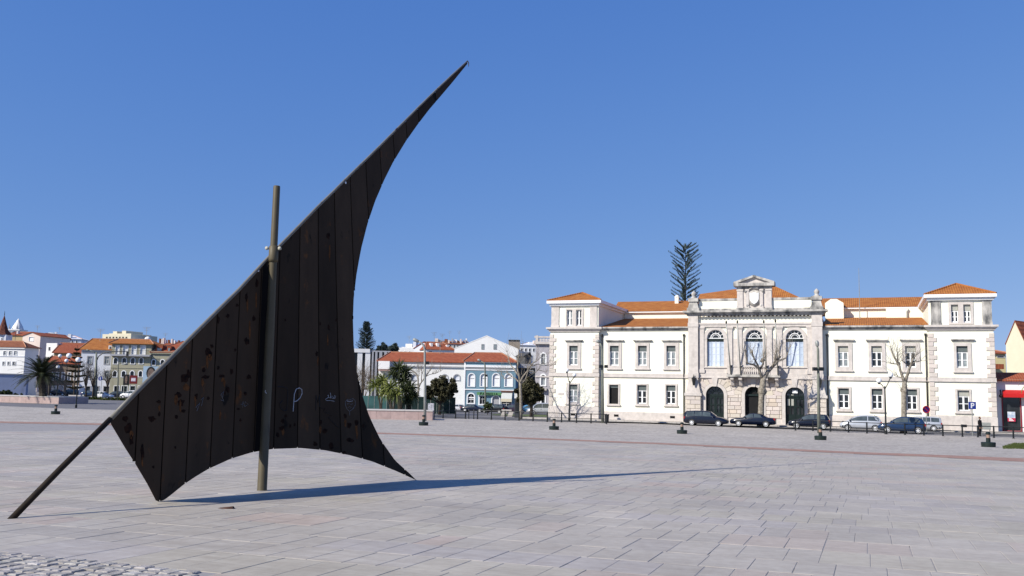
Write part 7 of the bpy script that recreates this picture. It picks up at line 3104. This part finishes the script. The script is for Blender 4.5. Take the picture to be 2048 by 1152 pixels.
for a, b in ((170, 180), (188, 197), (207, 218)):
    h.win(a, b, 773, 793, fill=DARKP, frame=GREYW, trim=0.18, name='shop_front')
h.walls().hip(677.5, ROOF1, a=185, b=262, over=0.5)
h.band(703, 706, GREYW, 0.12)
h.band(698.5, 700.5, WW, 0.35)
h.box_on(217, 223, 691, 699, -0.1, 1.6, WW, 'dormer')
h.box_on(218.8, 221.2, 693, 699, -0.16, -0.08, GLASSD, 'dormer_window')
aerial(h, 200, 680, 5)
h = House('olive_house', 'olive grey four storey house with a balcony under the flat brown roof', 264, 208, radians(5), 224.5, 303.5, 687, 12, OLIVEW)
for a, b in ((231, 239), (246, 256), (263, 273), (280.5, 291)):
    h.win(a, b, w4(372), w4(465), fill=WHITEP, trim=0.08, name='balcony_door')
for a, b in ((227.5, 235), (245, 252.5), (262, 269.5), (279, 286)):
    h.win(a, b, 716, 727.5, GLASSD, arch=True, trim=0.16, bars=False)
    h.win(a - 1.5, b - 1.5, 742, 753.5, GLASSD, arch=True, trim=0.16, bars=False)
for a, b, m in ((228, 238, DARKP), (243, 254, GREENP), (259, 270, DARKP), (276, 290, GREYW)):
    h.win(a, b, 772, 793, fill=m, trim=0.1, name='shop_front')
h.walls().hip(678.5, ROOF1, a=237, b=300, over=0.6, hipr=False)
h.band(709, 712.5, GREYW, 1.0, 'balcony')
mb = MB()
F = h.F
zq = F.z(264, 709)
n = 40
for k in range(n):
    x = h.x0 + 0.3 + (h.x1 - h.x0 - 0.6) * k / (n - 1)
    mb.box(x - .015, x + .015, -0.97, -0.94, zq + .002, zq + 0.9)
mb.box(h.x0 + 0.2, h.x1 - 0.2, -0.98, -0.93, zq + 0.902, zq + 0.96)
tag(mb.build('balcony_railing', BLACKM, h.t), kind='stuff')
h.band(735, 736.5, OLIVEW, 0.08)
aerial(h, 292, 680, 5, 3)
h = House('low_olive_house', 'lower olive house with steep red dormer roofs at the edge of the sail', 345, 209, radians(5), 303.5, 400, 705, 12, OLIVEW)
for a, b in ((302.5 + 1, 310.5), (321, 328.5), (338, 345.5)):
    h.win(a + 0.5, b, 719.5, 730, GLASSD, arch=True, trim=0.16, bars=False)
h.walls().hip(682, ROOF2, over=0.4)
h.band(703.5, 708, OLIVEW, 0.35)
for a, b, t_ in ((312, 325, 682), (334, 342, 684)):
    h.box_on(a, b, t_ + 8, 703, 0.4, 4, ROOF2, 'dormer')
    h.box_on(a + 2, b - 2, 696, 703, 0.3, 0.41, GLASSC, 'dormer_window')
h.box_on(325, 328, 676, 688, 4, 5.2, PINKWASH)
h.box_on(318, 320, 677, 686, 5, 6, ROOF3)
h = House('rooftop_row', 'row of far red roofs and chimneys above the edge of the sail', 350, 290, 0, 318, 400, 690, 10, PINKWASH, base=-1.6)
h.walls().hip(684, ROOF2)
for k in range(6):
    a = 322 + 6.5 * k + R_.uniform(-1, 1)
    h.box_on(a, a + 2.5, 678 + R_.uniform(-1, 3), 689, 2, 3.2, (PINKWASH, WW, ROOF3)[k % 3])
aerial(h, 330, 685, 3, 3)
# hill top flats
h = House('hilltop_flats', 'cream stepped block of flats on the hill above the red roofs', 240, 520, radians(-18), 205, 262, 672, 22, CREAMW, base=10)
for k in range(7):
    h.win(212 + 6.5 * k, 215.5 + 6.5 * k, 673.5, 676.5, fill=DARKP, frame=CREAMW, trim=0.1, bars=False)
h.walls().parapet(1.0)
h.box_on(218, 262, 667, 672, 3, 20, CREAMW, 'upper_storey')
h.box_on(226, 234, 662.5, 667, 4, 18, CREAMW, 'upper_storey')
h.box_on(244, 252, 661.5, 667, 4, 18, CREAMW, 'upper_storey')
h = House('grey_flats', 'dark grey flat topped flats right of the cream hilltop flats', 272, 540, radians(15), 252, 283, 670, 22, GREYW, base=10)
for k in range(3):
    h.win(268 + 4.5 * k, 270.5 + 4.5 * k, 671.5, 674, fill=DARKP, frame=GREYW, trim=0.1, bars=False)
h.walls().parapet(0.6)
h.box_on(254, 270, 663, 670, 3, 18, GREYW, 'upper_storey')
o = atY(295, 800, 520)
o.z = 5
rd = thing('white_radome', 'small white dome on the far roofs right of the hilltop flats', 'dome', o)
mb = MB()
q = atY(295.5, 679, 520) - o
mb.ball(q, 1.7, 14, 10)
mb.build('dome', WW, rd, True)
mb = MB()
mb.box(q.x - 5, q.x + 4, -2, 2, -8, q.z - 1.2)
mb.build('base', WW2, rd)
# pale wall at the left edge
h = House('white_shed', 'plain white flat shed tinted blue grey for shade behind the palm at the left edge', 10, 168, radians(24), -60, 54, 748, 6, SHADEDW)
h.walls()
h.band(746.5, 748.6, GREYW, 0.12, 'roof_edge')
# posters on the olive house pavement
POSTB = mat('pale_blue_poster_paper', (0.30, 0.40, 0.50), 0.6, 0.1, 1)
POSTSK = mat('printed_skin_tone', (0.15, 0.105, 0.085), 0.6, 0.25, 1.5)
POSTD = mat('printed_dark_ink', (0.010, 0.009, 0.012), 0.6, 0.2, 2)


def poster(label, x0, x1, yt, yb, Y, back, face=None, panel=None):
    o = atY((x0 + x1) / 2, 800, Y)
    o.z = gz(Y)
    t = thing('billboard', label, 'billboard', o, radians(3), 'billboards before the olive house')
    a, b = atY(x0, yb, Y) - o, atY(x1, yt, Y) - o
    mb = MB()
    mb.box(a.x, b.x, 0, 0.15, a.z, b.z)
    mb.build('panel', back, t)
    for s in (0.15, 0.85):
        mb = MB()
        x = a.x + (b.x - a.x) * s
        mb.box(x - .08, x + .08, 0.03, 0.12, -0.1, a.z - .002)
        mb.build('leg', GREYM, t)
    w, hh = b.x - a.x, b.z - a.z

    def ell(cx, cz, rx, rz, y, m, nm, n=20):
        mb = MB()
        mb.poly_y([(a.x + w * (cx + rx * cos(2 * pi * k / n)), a.z + hh * (cz + rz * sin(2 * pi * k / n))) for k in range(n)], y, y + 0.02)
        mb.build(nm, m, t)
    if face:
        cx = face
        ell(cx, 0.62, 0.27, 0.36, -0.03, POSTD, 'printed_hair')
        ell(cx + 0.01, 0.52, 0.20, 0.36, -0.05, POSTSK, 'printed_face')
        for s in (-1, 1):
            ell(cx + s * 0.085, 0.56, 0.045, 0.02, -0.07, POSTD, 'printed_eye', 10)
        ell(cx, 0.36, 0.07, 0.02, -0.07, POSTD, 'printed_mouth', 10)
        mb = MB()
        mb.poly_y([(a.x + w * (cx - 0.45), a.z + .01), (a.x + w * (cx + 0.45), a.z + .01), (a.x + w * (cx + 0.2), a.z + hh * 0.2), (a.x + w * (cx - 0.2), a.z + hh * 0.2)], -0.04, -0.02)
        mb.build('printed_collar', POSTD, t)
    if panel:
        mb = MB()
        mb.box(a.x + w * 0.2, a.x + w * 0.8, -0.03, -0.002, a.z + hh * 0.28, a.z + hh * 0.72)
        mb.build('printed_panel', panel, t)
        for k in range(5):
            mb = MB()
            mb.box(a.x + w * (0.24 + 0.11 * k), a.x + w * (0.31 + 0.11 * k), -0.05, -0.032, a.z + hh * (0.36 + 0.03 * (k % 2)), a.z + hh * 0.64)
            mb.build('printed_stroke', WHITEP, t)
    return t


poster('large pale blue portrait billboard at the edge of the sail', 285, 320, 733, 767, 199, POSTB, face=0.47)
poster('dark portrait billboard left of the red billboard', 246, 259, 749, 770, 200, POSTD, face=0.5)
poster('dark red billboard with a pale lettered panel', 258.8, 275, 751, 767.5, 199, mat('dark_red_poster_paper', (0.12, 0.008, 0.010), 0.6, 0.1, 1), panel=mat('mauve_poster_paper', (0.35, 0.25, 0.33), 0.6, 0.1, 1))

# ---- middle: striped offices, long white house, teal house, gabled hall, hill houses
h = House('striped_office_block', 'modern office block striped by white and dark upright fins', 743, 270, radians(10), 600, 782, 703, 16, mat('dark_office_glass', (0.03, 0.033, 0.036), 0.25, 0.2, 1))
h.walls()
for k, (a, b, m) in enumerate(((604, 614, WW), (620, 630, WW), (636, 646, WW), (652, 662, WW), (668, 678, WW), (684, 694, WW), (700, 707, WW), (z5x(113), z5x(160), WW), (z5x(188), z5x(236), WW), (z5x(252), z5x(268), GREYW), (z5x(283), z5x(304), GREYW), (z5x(322), z5x(350), GREYW), (z5x(370), z5x(395), GREYW), (z5x(410), z5x(425), GREYW))):  # grey of the right hand fins is shade put into their colour
    h.box_on(a, b, 703, 800, -0.8, 0.02, m, 'fin')
h.box_on(600, 740, 696, 703.5, -1.0, 8, WW, 'roof_slab')
h.box_on(741, 782, 701.5, 704, -0.5, 8, GREYW, 'roof_slab')  # right slab greyed for shade like the fins below it
YM, yawM = 172, radians(-5)
h = House('long_white_house', 'long low white house with red roof behind the yuccas', 850, YM + 2, radians(-3), 758, 931, 723, 11, WW)
for a, b in ((z5x(1046), z5x(1100)), (z5x(930), z5x(985)), (z5x(640), z5x(690)), (z5x(370), z5x(395))):
    h.win(a, b, z5y(622), z5y(672), fill=WW2, arch=True, trim=0.18, frame=GREYW)
h.walls().hip(705.5, ROOF2, a=781, b=975, over=0.35)
h.band(723.5, 727.5, LIOZ, 0.12, 'parapet_band', a=832)
h.band(731.5, 734, GREYW, 0.3)
h.box_on(756.5, 779, 722, 738, -1.2, 0.0, WW, 'end_block')
h.box_on(756, 780, 739, 741.5, -1.4, 0.0, mat('rosy_stone', (0.34, 0.22, 0.19), 0.8, 0.1, 2), 'end_band')
aerial(h, 880, 707, 5)
h = House('teal_house', 'teal blue two storey house with white arched shutters and a green shop sign', 980, YM, radians(-3), 930.5, 1032, 723, 10.5, TEALW)
for a, b in ((1185, 1243), (1302, 1360), (1418, 1480), (1537, 1605)):
    w = h.win(z5x(a), z5x(b), z5y(612), z5y(732), fill=WHITEP, arch=True, trim=0.16, name='shuttered_window')
    x0, x1, z0, z1 = h.holes[-1]
    mb = MB()
    mb.box(x0, x1, 0.10, 0.155, z0 + (z1 - z0) * 0.62, z0 + (z1 - z0) * 0.66)
    mb.build('shutter_bar', GREYW, w)
w = h.win(z5x(1178), z5x(1240), z5y(803), z5y(895), GLASSD, arch=True, trim=0.2)
x0, x1, z0, z1 = h.holes[-1]
mb = MB()
mb.box(x0, x1, 0.08, 0.14, z0 + (z1 - z0) * 0.52, z0 + (z1 - z0) * 0.62)
mb.box(x0, x1, 0.08, 0.14, z0 + (z1 - z0) * 0.36, z0 + (z1 - z0) * 0.42)
mb.build('window_rail', WHITEP, w)
h.win(z5x(1292), z5x(1342), z5y(825), z5y(905), GLASSD, trim=0.25, name='shop_window')
h.win(z5x(1412), z5x(1482), z5y(825), z5y(930), fill=GREYW, arch=True, trim=0.18, name='shop_door')
h.win(z5x(1500), z5x(1600), z5y(880), z5y(930), GLASSD, trim=0.05, name='shop_window')
h.walls().hip(706, ROOF2, a=949, b=1003, over=0.35)
h.band(723, 725, WHITEP, 0.3)
h.band(730.5, 735, WHITEP, 0.22)
h.band(736.5, 738, GREYW, 0.12)
h.band(739, 741, WHITEP, 0.1)
h.band(778.5, 780.5, WHITEP, 0.12)
h.band(724, 818, WHITEP, 0.10, 'corner_strip', a=928.5, b=931.5)
F = h.F
sx0, sx1, sz0, sz1 = F.x(z5x(1268), z5y(803)), F.x(z5x(1503), z5y(803)), F.z(z5x(1380), z5y(817)), F.z(z5x(1380), z5y(790))
mb = MB()
mb.box(sx0, sx1, -0.45, -0.30, sz0, sz1)
sg = mb.build('shop_sign', GREENS, h.t)
sg['label'] = 'green sign board with dark capital letters'
LETT = {'F': [((0, 0), (0, 1)), ((0, 1), (.6, 1)), ((0, .55), (.5, .55))], 'A': [((0, 0), (.35, 1)), ((.35, 1), (.7, 0)), ((.14, .4), (.56, .4))], 'R': [((0, 0), (0, 1)), ((0, 1), (.6, .9)), ((.6, .9), (.6, .6)), ((.6, .6), (0, .5)), ((.2, .5), (.65, 0))],
        'M': [((0, 0), (0, 1)), ((0, 1), (.35, .3)), ((.35, .3), (.7, 1)), ((.7, 1), (.7, 0))], 'C': [((.6, .9), (.1, .9)), ((.1, .9), (.1, .1)), ((.1, .1), (.6, .1))], 'I': [((.3, 0), (.3, 1))]}
word = 'FARMACIA'
lw = (sx1 - sx0) * 0.72 / len(word)
for i, chh in enumerate(word):
    mb = MB()
    xx = sx0 + (sx1 - sx0) * 0.14 + lw * i
    for p, q in LETT[chh]:
        k = (sz1 - sz0) * 0.62
        zz = sz0 + (sz1 - sz0) * 0.19
        mb.tube((xx + p[0] * lw, -0.465, zz + p[1] * k), (xx + q[0] * lw, -0.465, zz + q[1] * k), 0.05, n=5)
    mb.build('letter', DARKP, sg)
ax0, ax1 = F.x(z5x(1502), z5y(850)), F.x(z5x(1605), z5y(850))
za, zb_ = F.z(z5x(1550), z5y(790)), F.z(z5x(1550), z5y(852))
zc = F.z(z5x(1550), z5y(880))
mb = MB()
mb.add([(ax0, -.05, za), (ax1, -.05, za), (ax1, -1.6, zb_), (ax0, -1.6, zb_), (ax0, -.05, za - .1), (ax1, -.05, za - .1), (ax1, -1.55, zb_ - .1), (ax0, -1.55, zb_ - .1)], [(3, 2, 1, 0), (4, 5, 6, 7), (0, 4, 7, 3), (2, 6, 5, 1)])
aw = mb.build('awning', AWNW, h.t)
mb = MB()
mb.box(ax0, ax1, -1.62, -1.58, zc, zb_ - .002)
mb.build('valance', AWN, aw)
mb = MB()
mb.box(ax0 - .1, ax1 + .1, -0.3, -0.02, za + .002, za + .3)
mb.build('awning_box', mat('brown_awning_box', (0.12, 0.06, 0.045), 0.6, 0.1, 2), aw)
h = House('gabled_white_hall', 'big plain white gabled hall rising behind the teal house', 973, 215, radians(-6), 909, 1038, 699, 40, WW)
for a, b in ((1311, 1335), (1427, 1455)):
    h.win(z5x(a), z5x(b), z5y(330), z5y(376), GLASSC, frame=GREYW, trim=0.06)
h.walls().gable_front((973.5, 672.5), WW, over=0.04)
h = House('brick_tower_block', 'rough brick block with dark top right of the white gable', 1029, 240, 0, 1017, 1040, 681, 8, BRICKW)
h.walls()
h.band(679.5, 681.5, DARKP, 0.2, 'roof_edge')
h = House('dark_gabled_shaft', 'dark narrow gabled shaft between the brick block and the carved house', 1057, 190, radians(20), 1050, 1062, 712, 5, mat('dark_slate', (0.07, 0.07, 0.072), 0.7, 0.15, 2))
h.walls().gable_front((1060, 706), mat('slate_roof', (0.06, 0.06, 0.062), 0.7, 0.1, 2))
h = House('shaded_side_house', 'low building side coloured dark for its shade behind the tall bare tree', 1050, 182, radians(8), 1032, 1072, 735, 8, mat('shaded_side_teal', (0.022, 0.035, 0.042), 0.7, 0.2, 2))  # side of a building in shade; the darkness is put into the colour
h.win(1060, 1066, 741, 746, fill=GREYW, trim=0.05)
h.walls()
h.band(728, 736, GREYW, 0.25)
h = House('white_hill_houses', 'stacked white houses on the hill behind the brick block', 1055, 330, radians(6), 1038, 1076, 690, 14, WW, base=4)
for k in range(4):
    h.win(1042 + 8 * k, 1045.5 + 8 * k, 697, 703, GLASSD, trim=0.1, bars=False)
h.walls().hip(686, WW2)
h.box_on(1058, 1066, 684, 692, 2, 6, WW, 'upper_storey')
h.box_on(1068, 1074, 681, 690, 4, 8, PINKWASH, 'upper_storey')
h = House('carved_house', 'lilac grey carved stone house with roof balustrade left of the town hall', 1089, 146, radians(-8), 1071.5, 1125, 688, 9, LILACST)
for a, b, t_, bo in ((1882, 1925, 418, 520), (1882, 1922, 622, 722)):
    h.win(z5x(a), z5x(b), z5y(t_), z5y(bo), GLASSC, arch=True, trim=0.2)
h.win(z5x(1886), z5x(1918), z5y(820), z5y(950), fill=DARKP, arch=True, trim=0.2, name='door')
h.walls()
h.band(683.5, 688.5, LIOZ, 0.45, e=0.3)
h.band(752, 755, LIOZ, 0.15)
h.band(777, 781, LIOZD, 0.7, 'balcony', a=z5x(1868), b=z5x(1940))
zz0, zz1 = h.F.z(1090, 683.5), h.F.z(1090, 672.5)
mb = MB()
mb.box(h.x0 - .2, h.x1, -0.3, 0.0, zz1 - 0.25, zz1)
mb.build('balustrade_rail', LIOZ, h.t)
for k in range(16):
    mb = MB()
    x = h.x0 + 0.3 + (h.x1 - h.x0 - 0.6) * k / 15
    mb.lathe([(.07, .002), (.11, .3), (.05, .55), (.08, zz1 - zz0 - .252)], (x, -0.15, zz0), 6)
    mb.build('baluster', LIOZ, h.t)
for x in (h.x0, h.x1 - .4):
    mb = MB()
    mb.box(x, x + .4, -0.34, 0.04, zz0 + .002, zz1 + 0.1)
    mb.build('balustrade_pier', LIOZ, h.t)
# white terraces and roofs above the long house
h = House('white_terrace_house', 'stepped white terrace house on the hill right of the dark trees', 812, 320, radians(-5), 795, 830, 700, 12, WW, base=2)
for k in range(3):
    h.win(799 + 9 * k, 803 + 9 * k, 703, 709, GLASSD, trim=0.1, bars=False)
h.walls().parapet(0.8)
h.box_on(803, 829, 694, 700, 1.5, 10, WW, 'upper_storey')
h.box_on(811, 824, 687.5, 694, 3, 9, WW, 'upper_storey')
h.box_on(826, 832, 684, 697, 2, 6, WW2, 'upper_storey')
aerial(h, 818, 689, 4, 3)
h = House('grey_gable_house', 'pale grey gable wall with a red roof behind the curved street lamp', 843, 290, radians(-24), 828, 857, 697, 13, WW2, base=2)
h.walls().gable_front((848, 684), ROOF2)
h = House('red_slope_house', 'white house with red slanting roof and chimneys above the long white house', 882, 285, radians(18), 852, 908, 699, 12, WW, base=2)
h.win(858, 864, 702, 708, GLASSD, trim=0.1)
h.walls().hip(684.5, ROOF2, hipl=False, a=853, b=885)
for a, t_ in ((861, 686), (874, 686), (893, 690)):
    h.box_on(a, a + 4.5, t_, t_ + 11, 2, 4, WW)
aerial(h, 868, 687, 3, 3.5)
aerial(h, 884, 687, 3, 3)
h = House('crowded_roofs', 'crowded far rooftops with chimneys left of the white gable', 900, 380, 0, 868, 940, 688, 16, pl('greyish_wash', (0.40, 0.40, 0.42)), base=4)
for k in range(9):
    h.win(871 + 7.2 * k, 874 + 7.2 * k, 690, 696, fill=DARKP, trim=0.1, bars=False)
h.walls().hip(683, ROOF3, a=872, b=936)
for k, a in enumerate((870, 877, 881, 889, 896, 903, 908, 914, 920, 926, 931)):
    h.box_on(a, a + (3 if k % 3 else 6), 677 + (k * 7 % 5), 688, 2 + k % 4, 4 + k % 4, (PINKWASH, GREYW, WW, ROOF3)[k % 4])

aerial(h, 899, 681, 4, 4)
aerial(h, 918, 681, 4, 4)
# ---- right edge
h = House('cream_gable_house', 'tall pale cream gabled house beyond the red awning shop', 2030, 122, radians(-52), 2011.5, 2051, 688, 16, pl('pale_cream_wash', (0.62, 0.58, 0.44)))
h.walls().gable_front((2030, 643.5), ROOF2, over=0.1)
h = House('small_yellow_house', 'small yellow house with red hipped roof between the hall and the cream gable', 2000, 150, 0, 1985, 2011, 706, 8, pl('yellow_wash', (0.58, 0.50, 0.27)))
h.win(1994, 2008, 712.5, 714.5, fill=DARKP, trim=0.05)
h.walls().hip(699, ROOF2)
h.box_on(1988, 2008, 728, 738, -3, 0, ROOF2, 'porch_roof')
h = House('corner_shop', 'low white corner shop with a red awning and a dark glass door', 2030, 96.6, HALL_YAW, 1992.5, 2110, 759.5, 7, WW)
h.win(2006, 2041, 793, 861, GLASSD, trim=0.10, bars=False, frame=mat('red_shop_frame', (0.22, 0.01, 0.02), 0.5, 0.1, 3), name='shop_door')
x0, x1, z0, z1 = h.holes[-1]
h.walls()
zr = h.F.z(2020, 745, 2.4)
mb = MB()
mb.add([(h.x0 - .2, -.4, h.z1), (h.x1, -.4, h.z1), (h.x1, 2.4, zr), (h.x0 - .2, 2.4, zr)], [(0, 1, 2, 3)])
mb.box(h.x0 - .2, h.x1, -.4, 2.3, h.z1 - 0.18, h.z1 - .01)
mb.build('roof', ROOF2, h.t)
F = h.F
za, zb_ = F.z(2030, 780), F.z(2030, 793, -1.0)
xa, xb = F.x(2004.5, 786), F.x(2100, 786)
mb = MB()
mb.add([(xa, -.04, za), (xb, -.04, za), (xb, -1.0, zb_ + .25), (xa, -1.0, zb_ + .25), (xa, -1.0, zb_ - .1), (xb, -1.0, zb_ - .1), (xa, -.04, zb_ - .1), (xb, -.04, zb_ - .1)], [(3, 2, 1, 0), (4, 5, 2, 3), (0, 6, 4, 3), (1, 2, 5, 7), (6, 7, 5, 4)])
mb.build('awning', REDA, h.t)
px0, px1, pz0, pz1 = F.x(2015, 833), F.x(2030.5, 833), F.z(2022, 843), F.z(2022, 823.5)
mb = MB()
mb.box(px0, px1, -0.05, -0.02, pz0, pz0 + (pz1 - pz0) * 0.36)
ps = mb.build('poster', mat('crimson_poster_paper', (0.42, 0.02, 0.06), 0.5, 0.1, 3), h.t)
mb = MB()
mb.box(px0, px1, -0.05, -0.02, pz0 + (pz1 - pz0) * 0.36, pz1)
mb.build('poster_picture', mat('blue_white_poster_picture', (0.16, 0.26, 0.42), 0.5, 0.1, 1.6, col2=(0.7, 0.72, 0.74)), ps)
mb = MB()
for k in range(3):
    mb.box(px0 + 0.12, px1 - 0.15 - 0.1 * k, -0.06, -0.052, pz0 + 0.06 + 0.11 * k, pz0 + 0.12 + 0.11 * k)
mb.build('poster_text', WHITEP, ps)
mb = MB()
q = F.x(2000, 790)
mb.path([(q, 0, F.z(2000, 782)), (q, -0.5, F.z(2000, 780)), (q, -0.6, F.z(2000, 790))], 0.05, 6)
mb.ball((q, -0.6, F.z(2000, 792)), 0.18, 8, 6)
mb.build('wall_lamp', BLACKM, h.t)
